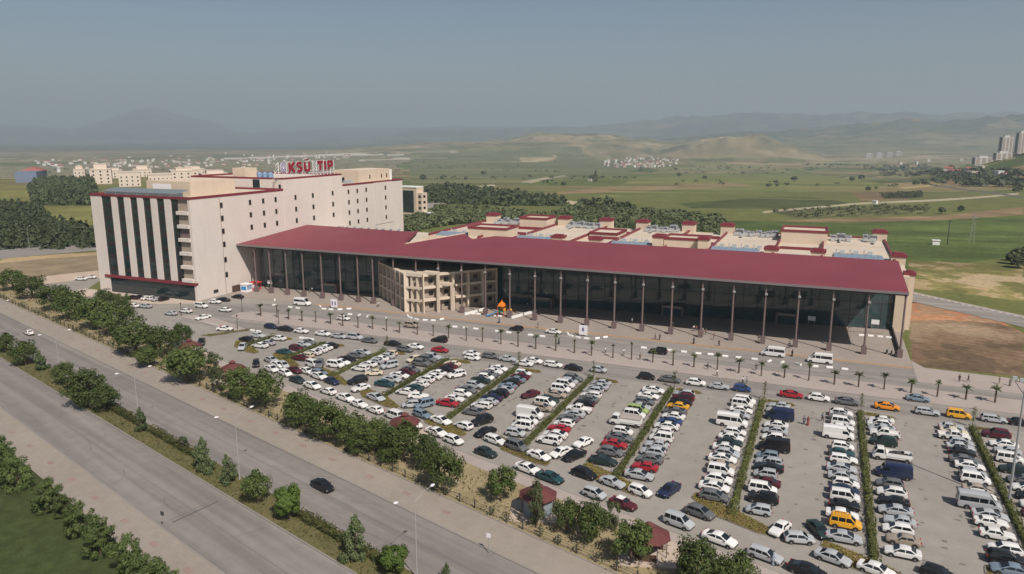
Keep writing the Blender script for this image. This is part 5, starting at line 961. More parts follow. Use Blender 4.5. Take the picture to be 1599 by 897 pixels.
def hedge_mesh(L, w, h, mat, dens, size, seed, wob=.12):
    """leafy clipped hedge running along +Y from 0 to L"""
    rnd = random.Random(seed); pts, nr = [], []
    n = int(L * (w + 2 * h) * dens)
    for k in range(n):
        y = rnd.uniform(0, L)
        if math.sin(y * 2.9 + seed * 1.7) * math.sin(y * 1.13 + seed) > .72 and rnd.random() < .75: continue
        q = rnd.uniform(0, w + 2 * h); bulge = wob * (math.sin(y * 1.7 + seed) + math.sin(y * .63))
        if q < h: p = (-w / 2 - rnd.uniform(-.12, .1) - bulge * .5, y, q); d = (-1, 0, .3)
        elif q < h + w: p = (q - h - w / 2, y, h + bulge + rnd.uniform(-.12, .12)); d = (0, 0, 1)
        else: p = (w / 2 + rnd.uniform(-.12, .1) + bulge * .5, y, q - h - w); d = (1, 0, .3)
        pts.append(p); nr.append(d)
    b = MB(); y_ = .1
    while y_ < L - .2:
        k_ = rnd.uniform(.55, 1.0); b.box(-w / 2 + .2, w / 2 - .2, y_, min(y_ + .8, L - .1), 0, (h - .15) * k_); y_ += .85
    leaf_cloud(pts, nr, size, rnd, b, .6); return b.mesh('hedge', [mat])
HEDGES = 'JIHGFEDCBA'
YN = {'A': 95.5, 'B': 94.3, 'C': 101, 'D': 105, 'E': 109.5, 'F': 115, 'G': 122, 'H': 130, 'I': 136, 'J': 141}
for k, hname in enumerate(HEDGES):
    x = HX[hname]; y0 = YN[hname]; L = 152.3 - y0
    o = bpy.data.objects.new('clipped_hedge', hedge_mesh(L, 1.0, .85, M['hedge_leaf'], 30, .15, k + 3, .2)); C.objects.link(o); o.location = (x, y0, 0)
    tag(o, 'clipped green hedge between two car rows, %s of the hedges from the tower end' % ORD[k], 'hedge', 'hedges dividing the car rows')
    # flower bed at the near end, aligned with the boulevard, and a tip at the far end
    c1 = y0 + .3165 * x + 3.2; c0 = c1 - 5.2
    l, r_ = (6.0, 6.4) if hname != 'G' else (8, 6)
    poly = [(x - l, c1 - .3165 * (x - l)), (x - l - .2, c1 - 1.6 - .3165 * (x - l)), (x - l * .5, c0 + .6 - .3165 * (x - l * .5)), (x + r_ * .6, c0 - .3165 * (x + r_ * .6)), (x + r_, c0 + .6 - .3165 * (x + r_)), (x + r_ + .1, c0 + 2.0 - .3165 * (x + r_)), (x + .6, c1 - 1.2 - .3165 * x)]
    e = empty('flower_bed', (x, y0, 0)); tag(e, 'yellowish planted bed at the near end of the %s hedge from the tower' % ORD[k], 'flower bed', 'planted beds at the near hedge ends')
    rnd = random.Random(k)
    b = MB(); b.prism([(p[0] - x, p[1] - y0) for p in poly], -.02, .14); b.build('soil', M['soil'], e)
    b = MB(); cx_ = sum(p[0] for p in poly) / 7; cy_ = sum(p[1] for p in poly) / 7
    big = [((p[0] - cx_) * 1.03 + cx_ - x, (p[1] - cy_) * 1.03 + cy_ - y0) for p in poly]; b.prism(big, -.05, .12); b.build('kerb', M['kerb'], e)
    pts = []
    def inpoly(px, py, P):
        c_ = False; j = len(P) - 1
        for i in range(len(P)):
            if ((P[i][1] > py) != (P[j][1] > py)) and px < (P[j][0] - P[i][0]) * (py - P[i][1]) / (P[j][1] - P[i][1]) + P[i][0]: c_ = not c_
            j = i
        return c_
    xs = [p[0] for p in poly]; ys = [p[1] for p in poly]
    while len(pts) < 1500:
        px, py = rnd.uniform(min(xs), max(xs)), rnd.uniform(min(ys), max(ys))
        if inpoly(px, py, poly):
            cl = .5 + .5 * math.sin(px * 5.1 + 1.3 * math.sin(py * 2)) * math.sin(py * 5.7)
            pts.append((px - x, py - y0, .16 + .28 * cl * rnd.random()))
    leaf_cloud(pts, [(0, 0, 1)] * len(pts), .14, rnd, jitter=.7).build('plants', M['bed_leaf'], e)
    e = empty('flower_bed', (x + 3, 152.3, 0)); tag(e, 'small yellowish bed at the road end of the %s hedge from the tower' % ORD[k], 'flower bed', 'small beds at the road end of the hedges')
    P2 = [(-2.2, -.4), (2.6, -1.2), (3.4, -.5), (2.4, .5), (-2.2, 1.1)]
    b = MB(); b.prism(P2, -.02, .13); b.build('soil', M['soil'], e)
    pts = [(rnd.uniform(-2, 3), rnd.uniform(-.9, .8), .15 + .15 * rnd.random()) for _ in range(420)]
    pts = [p for p in pts if inpoly(p[0], p[1], P2)]
    leaf_cloud(pts, [(0, 0, 1)] * len(pts), .13, rnd, jitter=.7).build('plants', M['bed_leaf'], e)
    if hname in 'EDCBAFH':
        e = empty('sapling', (x + .2, 153.0, 0)); tag(e, 'slender young sapling at the road end of the %s hedge from the tower' % ORD[k], 'tree', 'saplings at the hedge ends')
        b = MB(); b.tube((0, 0, 0), (.03, 0, 3.6), .05, .025, 6); b.build('trunk', M['bark'], e)
        pts = [(rnd.gauss(0, .22), rnd.gauss(0, .22), rnd.uniform(1.3, 4.0)) for _ in range(170)]
        leaf_cloud(pts, [(0, 0, 1)] * len(pts), .13, rnd, jitter=1).build('crown', M['hedge_leaf'], e)
# the planted wedge by the west barrier
e = empty('flower_bed', (-150, 150, 0)); tag(e, 'wedge of yellowish grass beside the barrier at the car park entrance', 'flower bed')
P2 = [(-3.0, -5.0), (-.6, -4.6), (3.8, 5.5), (2.0, 5.8)]
b = MB(); b.prism([(p[0] * 1.4, p[1]) for p in P2], -.02, .15); b.build('soil', M['kerb'], e)
rnd = random.Random(77); pts = []
while len(pts) < 900:
    px, py = rnd.uniform(-4, 5.5), rnd.uniform(-5, 5.8)
    if inpoly(px, py, [(p[0] * 1.35, p[1] * .97) for p in P2]): pts.append((px, py, .18 + .12 * rnd.random()))
leaf_cloud(pts, [(0, 0, 1)] * len(pts), .16, rnd, jitter=.7).build('plants', M['bed_leaf'], e)
# clipped low hedges on the median
for k, (xa, xb) in enumerate(((-131, -116), (-111.5, -92), (-66, -45))):
    L = (xb - xa) * 1.05
    o = bpy.data.objects.new('median_hedge', hedge_mesh(L, 1.5, .95, M['median_leaf'], 24, .16, 50 + k)); C.objects.link(o)
    o.location = (xa, 56.2 - .3165 * xa, .1); o.rotation_euler = (0, 0, BRG - math.pi / 2)
    tag(o, ['low brownish green hedge on the median past the big dark tree', 'low clipped hedge on the median beside the slim sapling', 'low clipped hedge on the median beyond the lime green tree'][k], 'hedge', 'low hedges on the median')
# tufts of dry grass in the strip: uncountable
rnd = random.Random(9); pts = []
for k in range(5200):
    x = rnd.uniform(-262, 12); c0 = rnd.uniform(74.7, 84.8)
    if math.sin(x * .21) * math.sin(x * .077 + c0) > -.55: pts.append((x, c0 - .3165 * x, .12 + rnd.uniform(0, .22)))
o = leaf_cloud(pts, [(0, 0, .4)] * len(pts), .3, rnd, jitter=.8).build('dry_grass', leafmat('straw', (.28, .22, .12), (.42, .34, .21), (.2, .18, .09), .15)); tag(o, kind='stuff')
pts = []
for k in range(3000):
    x = rnd.uniform(-215, -35); c0 = rnd.uniform(52.6, 57.2); pts.append((x, c0 - .3165 * x, .12 + rnd.uniform(0, .12)))
o = leaf_cloud(pts, [(0, 0, .5)] * len(pts), .2, rnd, jitter=.8).build('median_grass', leafmat('median_blades', (.085, .095, .03), (.15, .14, .055), (.105, .1, .04), .15)); tag(o, kind='stuff')

# ------------------------------------------------------------------ fence along the pavement, with shrubs trained on it
def fence():
    t = empty('pavement_fence', (-138, 74.9 + .3165 * 138, 0)); tag(t, 'low dark post and wire fence with scrubby bushes along the far pavement', 'fence')
    def loc(x, dc=0): return (x + 138, (74.9 + dc - .3165 * x) - (74.9 + .3165 * 138))
    pb = MB(); pb.box(-.07, .07, -.07, .07, .1, 1.35); pb.box(-.1, .1, -.1, .1, 1.35, 1.42); pm = pb.mesh('post', [M['pole_dark']])
    xs = list(np.arange(-270, -8, 2.9))
    for x in xs: inst('post', pm, t, (*loc(x), 0))
    b = MB()
    for z in (.45, .85, 1.2): b.tube((*loc(-270), z), (*loc(-9), z), .022, .022, 4)
    b.build('wire', M['pole_dark'], t)
    rnd = random.Random(12); pts = []
    for x in xs:
        if rnd.random() < .8:
            h = rnd.uniform(.8, 1.9); w = rnd.uniform(.25, .5); p = loc(x, rnd.uniform(.1, .5))
            for k in range(46): pts.append((p[0] + rnd.gauss(0, w), p[1] + rnd.gauss(0, w), .15 + rnd.random() * h))
    leaf_cloud(pts, [(0, 0, .5)] * len(pts), .16, rnd, jitter=1).build('climbing_shrub', M['leaf_dusty'], t)
fence()

# ------------------------------------------------------------------ palms on the verge
def palm_parts(seed, n, L, h):
    rnd = random.Random(seed); tb = MB(); z = 0; r = .17; ring = []
    k = 0
    while z < h:
        q = r * (1.25 if k % 2 == 0 else .92) * (1 - .25 * z / h); ring.append([(q * math.cos(a * .7854), q * math.sin(a * .7854), z) for a in range(8)]); z += h / 12; k += 1
    tb.loft(ring)
    fb = MB()
    for i in range(n):
        t = 2 * math.pi * i / n + rnd.uniform(-.25, .25); el = rnd.uniform(.15, 1.25); l = L * rnd.uniform(.7, 1.1); p = Vector((0, 0, h - .05)); prev = None
        d = Vector((math.cos(t) * math.cos(el), math.sin(t) * math.cos(el), math.sin(el))); side = Vector((-math.sin(t), math.cos(t), 0))
        for s in range(5):
            w = .2 * (1 - (s / 5) ** 2) + .03; cur = (p + side * w - Vector((0, 0, .1 * (w > .05))), p, p - side * w - Vector((0, 0, .1 * (w > .05))))
            if prev: fb.face([prev[0], cur[0], cur[1], prev[1]]); fb.face([prev[1], cur[1], cur[2], prev[2]])
            prev = cur; p = p + d * (l / 4); d = (d + Vector((0, 0, -.33))).normalized()
    return tb.mesh('trunk', [M['bark']]), fb.mesh('fronds', [M['palm_leaf']])
PALMS = [palm_parts(1, 15, 1.0, 3.2), palm_parts(2, 9, .8, 3.5), palm_parts(3, 18, 1.25, 3.0), palm_parts(4, 7, .6, 3.6), palm_parts(5, 20, 1.3, 2.9)]
for k, x in enumerate(PALMX):
    v = (2, 1, 0, 1, 3, 2, 1, 3)[k % 8] if k < 26 else (4, 0, 2, 4, 2)[k % 5]
    e = empty('young_palm', (x, 169.2 + .4 * math.sin(k * 1.7), .13), k * 1.1)
    inst('trunk', PALMS[v][0], e); inst('fronds', PALMS[v][1], e); q_ = .85 + .3 * hash2(k * 3.7, 1.9); e.scale = (q_, q_, .8 + .35 * hash2(k * 1.3, 7.1))
    tag(e, '%s young palm on the paved verge, %s from the tower end' % ('sparse' if v in (1, 3) else 'bushy', ORD[k]), 'palm tree', 'young palms on the paved verge')

# ------------------------------------------------------------------ white concrete blocks
b = MB(); b.loft([[(-.72, -.25, 0), (.72, -.25, 0), (.72, .25, 0), (-.72, .25, 0)], [(-.72, -.25, .2), (.72, -.25, .2), (.72, .25, .2), (-.72, .25, .2)], [(-.68, -.16, .42), (.68, -.16, .42), (.68, .16, .42), (-.68, .16, .42)]])
blk = b.mesh('concrete_block', [M['white_paint']])
ks = sorted(KERB)
for k, (x, y) in enumerate(ks):
    o = bpy.data.objects.new('concrete_block', blk); C.objects.link(o)
    nb = [q for q in KERB if q != (x, y)]; q = min(nb, key=lambda w: (w[0] - x) ** 2 + (w[1] - y) ** 2)
    a = math.atan2(q[1] - y, q[0] - x); o.location = (x, y, .0 if y < 188 else .12); o.rotation_euler = (0, 0, a)
    where = 'beside the forecourt lane' if y < 188.3 and y > 178 else ('before the glass front' if y >= 188.3 else 'at the car park entrance')
    tag(o, 'white concrete block %s, %s from the tower end' % (where, ORD[k]), 'traffic block', 'white concrete traffic blocks')
# ------------------------------------------------------------------ cars
SPEC = {  # length, half width, bonnet z, belt z, roof z, greenhouse x (rear base, roof rear, roof front, front base), tail deck z
    's': dict(L=4.4, w=.85, hood=.84, belt=.92, roof=1.43, g=(-1.62, -.85, .35, 1.12), deck=.97, doors=2),
    'h': dict(L=3.95, w=.83, hood=.88, belt=.93, roof=1.47, g=(-1.9, -1.45, .35, 1.08), deck=.95, doors=2),
    'e': dict(L=4.4, w=.84, hood=.86, belt=.92, roof=1.44, g=(-2.12, -1.85, .3, 1.05), deck=.94, doors=3),
    'o': dict(L=4.25, w=.81, hood=.93, belt=.95, roof=1.42, g=(-1.45, -1.1, .2, .72), deck=.93, doors=2),
    'l': dict(L=4.65, w=.89, hood=.86, belt=.95, roof=1.45, g=(-1.85, -.75, .3, 1.3), deck=1.02, doors=2),
    'c': dict(L=3.65, w=.80, hood=.93, belt=.96, roof=1.52, g=(-1.76, -1.5, .3, 1.12), deck=.97, doors=2),
    'x': dict(L=4.25, w=.87, hood=.95, belt=.99, roof=1.56, g=(-2.0, -1.35, .3, 1.2), deck=1.02, doors=2),
    'v': dict(L=4.2, w=.88, hood=1.0, belt=1.06, roof=1.8, g=(-2.05, -1.85, .6, 1.32), deck=1.06, doors=3),
    'u': dict(L=4.45, w=.92, hood=1.02, belt=1.06, roof=1.7, g=(-2.1, -1.7, .3, 1.05), deck=1.06, doors=3),
    'V': dict(L=5.3, w=.98, hood=1.15, belt=1.22, roof=2.3, g=(-2.6, -2.5, 1.25, 2.0), deck=1.22, doors=1),
    'm': dict(L=5.7, w=1.0, hood=1.18, belt=1.28, roof=2.5, g=(-2.8, -2.7, 1.2, 2.1), deck=1.25, doors=3),
    'p': dict(L=5.1, w=.9, hood=1.03, belt=1.08, roof=1.72, g=(-.75, -.6, .65, 1.3), deck=.72, doors=2),
    't': dict(L=6.0, w=1.0, hood=1.2, belt=1.25, roof=2.1, g=(1.15, 1.25, 2.3, 2.85), deck=.8, doors=1)}
WORD = {'o': 'sedan', 'l': 'sedan', 'c': 'hatchback', 'x': 'hatchback', 's': 'sedan', 'h': 'hatchback', 'e': 'estate car', 'v': 'small van', 'u': 'off-roader', 'V': 'panel van', 'm': 'minibus', 'p': 'pickup', 't': 'flatbed truck'}
NAME = {'o': 'sedan', 'l': 'sedan', 'c': 'hatchback', 'x': 'hatchback', 's': 'sedan', 'h': 'hatchback', 'e': 'estate_car', 'v': 'small_van', 'u': 'off_roader', 'V': 'panel_van', 'm': 'minibus', 'p': 'pickup', 't': 'flatbed_truck'}
PAINT = dict(white=(.72, .70, .67), silver=(.40, .41, .42), grey=(.13, .132, .135), black=(.010, .010, .012), navy=(.014, .022, .06), blue=(.025, .055, .16), red=(.34, .018, .03), maroon=(.085, .012, .02),
             yellow=(.72, .36, .025), orange=(.75, .27, .015), green=(.016, .034, .032), teal=(.016, .06, .07), steel=(.17, .22, .27), cream=(.62, .54, .40), beige=(.34, .28, .22), lime=(.30, .37, .13))
def wheel_mesh(r, w):
    b = MB(); n = 16
    def ring(q, y): return [(q * math.cos(2 * math.pi * i / n), y, q * math.sin(2 * math.pi * i / n)) for i in range(n)]
    b.loft([ring(r * .66, -w / 2), ring(r * .96, -w / 2), ring(r, -w / 2 + .03), ring(r, w / 2 - .03), ring(r * .96, w / 2), ring(r * .66, w / 2)], 0, caps=False)
    for s in (-1, 1):
        y = s * w * .42; c = len(b.v); b.v.append((0, s * w * .5, 0)); rr = ring(r * .67, y); b.v.extend(rr)
        for i in range(n): b.f.append((c, c + 1 + i, c + 1 + (i + 1) % n)); b.m.append(1)
    return b.mesh('wheel', [M['rubber'], M['rim']], smooth=True, angle=40)
WHEEL = {k: wheel_mesh(r, .2) for k, r in (('s', .31), ('u', .37), ('m', .36))}
def make_car(k):
    S = SPEC[k]; L = S['L'] / 2; w = S['w']; zb, hood, belt, deck, roof = .26, S['hood'], S['belt'], S['deck'], S['roof']; g0, g1, g2, g3 = S['g']
    van = k in 'Vmt'
    b = MB()
    def ring(x, ww, z0, z1):
        zm = z0 + (z1 - z0) * .55
        h = [(-ww * .88, z0), (-ww * .99, z0 + .12), (-ww, zm), (-ww * .965, z1 - .07), (-ww * .86, z1)]
        return [(x, y, z) for y, z in h] + [(x, -y, z) for y, z in h[::-1]]
    tail = deck
    st = [(-L, w * .84, .45, tail - .16), (-L + .07, w * .93, .34, tail - .03), (-L + .35, w * .985, .27, tail), (g0 if not van else -L + .8, w, .24, max(belt, tail) if k not in 'pt' else tail), ((g0 + g3) / 2 - .4, w, .23, belt), (g3 - .15, w, .23, belt),
          (g3 + .12, w * .995, .23, (belt + hood) / 2), (L - .42, w * .97, .26, hood - .05), (L - .12, w * .9, .32, hood - .17), (L, w * .76, .42, hood - .34)]
    if k == 'p': st[4:4] = [(g0 + .02, w, .23, tail), (g0 + .06, w, .23, belt)]
    if k == 't': st = [(-L, w * .9, .55, .8), (-L + .1, w * .95, .5, .82), (.9, w * .95, .5, .82), (.95, w, .35, belt), (2.5, w, .33, belt), (L - .1, w * .96, .35, 1.05), (L, w * .9, .42, .9)]
    st = [s for i, s in enumerate(st) if i == 0 or s[0] > st[i - 1][0] + .005]
    b.loft([ring(*s) for s in st])
    wr = w * (.76 if not van else .9); wb = w * .93
    def gring(x, zr, r_):
        return [(x, -wb, belt - .04), (x, -r_, zr - .05), (x, -r_ + .1, zr), (x, r_ - .1, zr), (x, r_, zr - .05), (x, wb, belt - .04)]
    mid = (g1 + g2) / 2
    b.loft([gring(g0, belt + .03, wb - .02), gring(g1, roof - .06, wr), gring(mid, roof, wr + .01), gring(g2, roof - .04, wr), gring(g3, belt + .02, wb - .03)])
    if k == 'p':
        for q in ((-L + .05, g0, -w * .97, -w * .86, .7, 1.04), (-L + .05, g0, w * .86, w * .97, .7, 1.04), (-L + .03, -L + .1, -w * .86, w * .86, .7, 1.02)): b.box(*q)
    body = b.mesh('body', [M['paint']], smooth=True, angle=32, fix=True)
    P = {'body': [(body, None)]}
    def glass(name, quads):
        m_ = MB()
        for q in quads:
            v = [Vector(p) for p in q]; n_ = (v[1] - v[0]).cross(v[2] - v[0]).normalized(); c = sum(v, Vector()) / 4
            if n_.dot(c - Vector((c.x * .8 if abs(n_.x) < .5 else 0, 0, .9))) < 0: n_ = -n_
            m_.face([tuple(p + n_ * .016) for p in v])
        P.setdefault(name, []).append((m_.mesh(name, [M['car_glass']]), None))
    def lerp(a, c, t): return tuple(a[i] + (c[i] - a[i]) * t for i in range(3))
    def endpane(xb, zb_, wb_, xt, zt, wt, lo, hi, ins):
        a0, a1 = (xb, -wb_ + ins, zb_), (xb, wb_ - ins, zb_); c0, c1 = (xt, -wt + ins, zt), (xt, wt - ins, zt)
        return [lerp(a0, c0, lo), lerp(a1, c1, lo), lerp(a1, c1, hi), lerp(a0, c0, hi)]
    glass('windscreen', [endpane(g3, belt + .02, wb - .03, g2, roof - .04, wr, .1, .93, .12)])
    if k != 'V': glass('rear_window', [endpane(g0, belt + .03, wb - .02, g1, roof - .06, wr, .2 if van else .12, .9 if not van else .75, .14)])
    # side glass: between belt line and roof rail, split by pillars
    zt = roof - (.13 if not van or k == 't' else .5); zl = belt + .05
    def xr(z): return g0 + (g1 - g0) * (z - belt) / (roof - .06 - belt)
    def xf(z): return g3 + (g2 - g3) * (z - belt) / (roof - .04 - belt)
    def yw(z): return wb + (wr - wb) * (z - belt + .04) / (roof - .05 - belt + .04)
    if k == 'V': cuts = [(g2 - .55, None)]
    elif k == 'm': cuts = [(None, -.2), (-.1, g2 - .25), (g2 - .1, None)]
    elif k == 't': cuts = [(None, None)]
    else:
        a, c = xr(zl) + .22, xf(zl) - .2; n = S['doors']; cuts = []
        e_ = [a + (c - a) * t for t in ((0, .5, 1) if n == 2 else (0, .3, .63, 1))]
        for i in range(n): cuts.append((e_[i] + (.05 if i else 0) if i else None, e_[i + 1] - .05 if i < n - 1 else None))
    for s in (-1, 1):
        for a, c in cuts:
            x0b = xr(zl) + .16 if a is None else a; x0t = xr(zt) + .14 if a is None else a
            x1b = xf(zl) - .14 if c is None else c; x1t = xf(zt) - .12 if c is None else c
            glass('side_window', [[(x0b, s * yw(zl), zl), (x1b, s * yw(zl), zl), (x1t, s * yw(zt), zt), (x0t, s * yw(zt), zt)]])
    wk = 'm' if van else ('u' if k in 'up' else 's'); r = {'s': .31, 'u': .37, 'm': .36}[wk]
    fx, rx = L - .82, -L + .8
    if k == 'm': rx = -L + 1.2
    for x in (fx, rx):
        for s in (-1, 1): P.setdefault('wheel', []).append((WHEEL[wk], (x, s * (w - .09), r)))
    m_ = MB()
    for x in (fx, rx):
        for s in (-1, 1):
            n = 18; y = s * (w + .004); ringp = [(x + (r + .075) * math.cos(2 * math.pi * i / n), y, max(.2, r + (r + .075) * math.sin(2 * math.pi * i / n))) for i in range(n)]
            m_.face(ringp)
    for s in (-1, 1): m_.box(rx + r + .1, fx - r - .1, s * w - .03 if s > 0 else -w - .012, s * w + .012 if s > 0 else -w + .03, .2, .31)
    m_.box(L - .1, L + .03, -w * .7, w * .7, .3, .44); m_.box(-L - .03, -L + .1, -w * .75, w * .75, .36, .5)
    for s in (-1, 1): m_.box(g3 - .35, g3 - .2, s * (w + .02) - .06, s * (w + .02) + .08, belt + .02, belt + .15)
    P['trim'] = [(m_.mesh('trim', [M['trim']]), None)]
    for s in (-1, 1):
        m_ = MB(); y = s * w * .66; m_.loft([[(L - .2, y - .17, hood - .38), (L - .2, y + .17, hood - .38), (L - .2, y + .17, hood - .2), (L - .2, y - .17, hood - .2)], [(L - .015 - .03 * 1, y - .16, hood - .36), (L - .06, y + .14, hood - .36), (L - .1, y + .14, hood - .22), (L - .05, y - .16, hood - .22)]])
        P.setdefault('headlight', []).append((m_.mesh('headlight', [M['lamp_clear']]), None))
        z = (deck if k not in 'pt' else .95) - .3; m_ = MB(); m_.box(-L - .012, -L + .16, s * w * .74 - .11, s * w * .74 + .11, z, z + (.2 if k in 'sh' else .3))
        P.setdefault('tail_light', []).append((m_.mesh('tail_light', [M['lamp_red']]), None))
    if k == 't':
        m_ = MB(); m_.box(-L, 1.0, -1.0, 1.0, .86, .95)
        for q in ((-L, 1.0, -1.02, -.96, .95, 1.5), (-L, 1.0, .96, 1.02, .95, 1.5), (-L, -L + .05, -.96, .96, .95, 1.5), (.95, 1.0, -.96, .96, .95, 1.7)): m_.box(*q)
        P['load_bed'] = [(m_.mesh('load_bed', [M['white_paint']]), None)]
    return P
CARP = {k: make_car(k) for k in SPEC}
used_labels = set()
def col_dark(c): return c in ('black', 'grey', 'navy', 'silver', 'steel')
def place_car(k, colour, x, y, rz, label, group, z=0.0, extra=None):
    e = empty(NAME[k], (x, y, z), rz)
    hsh = int(abs(x * 7.3 + y * 13.1)) % 7
    vk = {'s': 'sosloll' if col_dark(colour) else 'ososlsl', 'h': 'hcxhxch'}.get(k, k * 7)[hsh]
    if extra == 'white_roof': vk = 'o'
    for name, L in CARP[vk].items():
        for me, loc in L:
            o = inst(name, me, e, loc)
            if name == 'body':
                c = PAINT[colour]; j = random.uniform(.92, 1.06); o.color = (min(c[0] * j, .76), min(c[1] * j, .74), min(c[2] * j, .72), 1)
    if k == 't':
        if colour == 'white' and extra == 'tarp':
            b = MB(); b.loft([[(-2.9, -.97, .95), (.9, -.97, .95), (.9, .97, .95), (-2.9, .97, .95)], [(-2.9, -.98, 1.75), (.9, -.98, 1.75), (.9, .98, 1.75), (-2.9, .98, 1.75)], [(-2.85, -.6, 2.15), (.85, -.6, 2.15), (.85, .6, 2.15), (-2.85, .6, 2.15)]]); b.build('tarpaulin', M['cargo'], e)
        else:
            b = MB(); rr = random.Random(3)
            for q in range(26): px, py = rr.uniform(-2.6, .5), rr.uniform(-.75, .75); b.box(px - .2, px + .25, py - .15, py + .2, .96, 1.2 + rr.random() * .35)
            b.build('load', M['cargo_dark'], e)
    if extra == 'rack':
        b = MB()
        for s in (-.6, .6): b.box(-1.7, .4, s - .03, s + .03, 1.86, 1.92)
        for q in range(6): b.box(-1.65 + q * .39, -1.6 + q * .39, -.63, .63, 1.92, 1.96); b.box(-1.65 + q * .39, -1.6 + q * .39, -.6, -.55, 1.75, 1.86); b.box(-1.65 + q * .39, -1.6 + q * .39, .55, .6, 1.75, 1.86)
        o = b.build('roof_rack', M['paint'], e); o.color = (*PAINT['yellow'], 1)
    if extra == 'white_roof':
        b = MB(); b.box(-1.0, .12, -.54, .54, 1.40, 1.435); b.build('roof_panel', M['white_paint'], e)
    tag(e, label, WORD[k] if k not in 'she' else 'car', group); return e
def name_of(c): return '%s %s' % (c[1], WORD[c[0]])
def dedupe(label, alt):
    if label in used_labels: label = alt
    used_labels.add(label); return label
pending = []
for hk, hname in enumerate(HEDGES):
    for side in 'LR':
        row = ROWS.get(hname + side, [])
        for i, (k, col, y, flip) in enumerate(row):
            sgn = -1 if side == 'L' else 1
            Lc = SPEC[k]['L']; x = HX[hname] + sgn * (1.15 + Lc / 2 + random.uniform(-.1, .35))
            face = 0 if (side == 'L') != bool(flip) else math.pi
            if hname == 'B' and side == 'R' and k == 't': extra = 'load'
            elif k == 't': extra = 'tarp'
            elif k == 'v' and col == 'yellow': extra = 'rack'
            else: extra = None
            sd = 'tower side' if side == 'L' else 'mast side'
            a = name_of(row[i - 1]) if i else None; c = name_of(row[i + 1]) if i + 1 < len(row) else None
            me_ = name_of((k, col))
            if a and c: lab = '%s between %s and %s, %s of %s hedge' % (me_, a, c, sd, ORD[hk])
            elif a: lab = '%s at near end beside %s, %s of %s hedge' % (me_, a, sd, ORD[hk])
            else: lab = '%s at road end beside %s, %s of %s hedge' % (me_, c, sd, ORD[hk])
            alt = '%s, %s from the road on %s of %s hedge' % (me_, ORD[i], sd, ORD[hk])
            pending.append((k, col, x, y, face + random.uniform(-.035, .035), lab, alt, 'cars parked along the %s hedge' % ORD[hk], extra))
AREA = {'edge': ('on the access road edge', 'cars parked along the access road'), 'access': ('driving on the access road', 'cars on the access road'), 'plaza': ('on the forecourt lane', 'vehicles on the forecourt lane'),
        'west': ('beside the tower', 'cars beside the tower'), 'tower': ('before the tower front', 'cars before the tower front'), 'yard': ('by the pale retaining wall', 'cars by the retaining wall'),
        'barrier': ('waiting at the red car park barrier', None), 'lotwest': ('in the treeside lane', 'cars in the lane behind the trees'), 'lotmid': ('loose mid car park', 'cars standing loose in the car park'),
        'lotnear': ('in the gazebo lane', 'cars in the near lane by the gazebos'), 'boulevard': ('driving on the boulevard', 'cars on the boulevard')}
for gname, L in FREE:
    ph, grp = AREA[gname]; S_ = sorted(L, key=lambda c: c[2])
    for i, (k, col, x, y, ang) in enumerate(S_):
        same = [c for c in S_ if c[0] == k and c[1] == col]
        if len(same) == 1: lab = '%s %s' % (name_of((k, col)), ph)
        else:
            a = name_of(S_[i - 1]) if i else None; c = name_of(S_[i + 1]) if i + 1 < len(S_) else None
            lab = '%s %s between %s and %s' % (name_of((k, col)), ph, a, c) if a and c else '%s %s, next to %s' % (name_of((k, col)), ph, a or c)
        alt = '%s %s, %s from the tower end' % (name_of((k, col)), ph, ORD[i])
        ex = 'white_roof' if (gname == 'lotnear' and col == 'maroon') else None
        if gname == 'plaza' : z = .004
        pending.append((k, col, x, y, R(ang) + random.uniform(-.03, .03), lab, alt, grp, ex))
cnt = {}
for q in pending: cnt[q[5]] = cnt.get(q[5], 0) + 1
for k, col, x, y, rz, lab, alt, grp, ex in pending:
    place_car(k, col, x, y, rz, lab if cnt[lab] == 1 else alt, grp, .006, ex)

# ------------------------------------------------------------------ street lamps on the median, floodlight mast, small posts
def lamp_meshes():
    b = MB(); b.tube((0, 0, 0), (0, 0, .5), .16, .14, 10); b.tube((0, 0, .5), (0, 0, 10.4), .08, .045, 10); pole = b.mesh('pole', [M['pole_white']], smooth=True)
    out = []
    for s in (-1, 1):
        b = MB(); b.tube((0, 0, 10.2), (0, s * 1.4, 11.0), .03, .028, 6); b.tube((0, s * 1.4, 11.0), (0, s * 2.7, 11.25), .028, .025, 6); arm = b.mesh('arm', [M['pole_white']])
        b = MB(); b.loft([[(-.08, s * 2.6, 11.22), (.08, s * 2.6, 11.22), (.08, s * 2.6, 11.32), (-.08, s * 2.6, 11.32)], [(-.17, s * 2.9, 11.22), (.17, s * 2.9, 11.22), (.14, s * 2.9, 11.4), (-.14, s * 2.9, 11.4)], [(-.08, s * 3.25, 11.28), (.08, s * 3.25, 11.28), (.07, s * 3.25, 11.36), (-.07, s * 3.25, 11.36)]]); head = b.mesh('lamp_head', [M['sign_white']])
        out.append((arm, head))
    return pole, out
LP, LARMS = lamp_meshes()
for k, (x, y) in enumerate(((-195.5, 118.2), (-152.8, 103.9), (-114.3, 91.5), (-82.0, 82.5), (-42.6, 70.2))):
    e = empty('street_lamp', (x, y, .1), BRG); inst('pole', LP, e)
    for arm, head in LARMS: a = inst('arm', arm, e); inst('lamp_head', head, a)
    tag(e, 'tall white twin armed street lamp on the boulevard median, %s from the far end' % ORD[k], 'street lamp', 'street lamps on the boulevard median')
e = empty('floodlight_mast', (28.14, 121.28, 0)); tag(e, 'tall grey floodlight mast rising among the cars at the picture edge', 'floodlight mast')
b = MB(); b.tube((0, 0, 0), (0, 0, 18.4), .2, .11, 10); b.box(-.35, .35, -.35, .35, 0, .4); b.build('pole', M['pole_grey'], e, smooth=True)
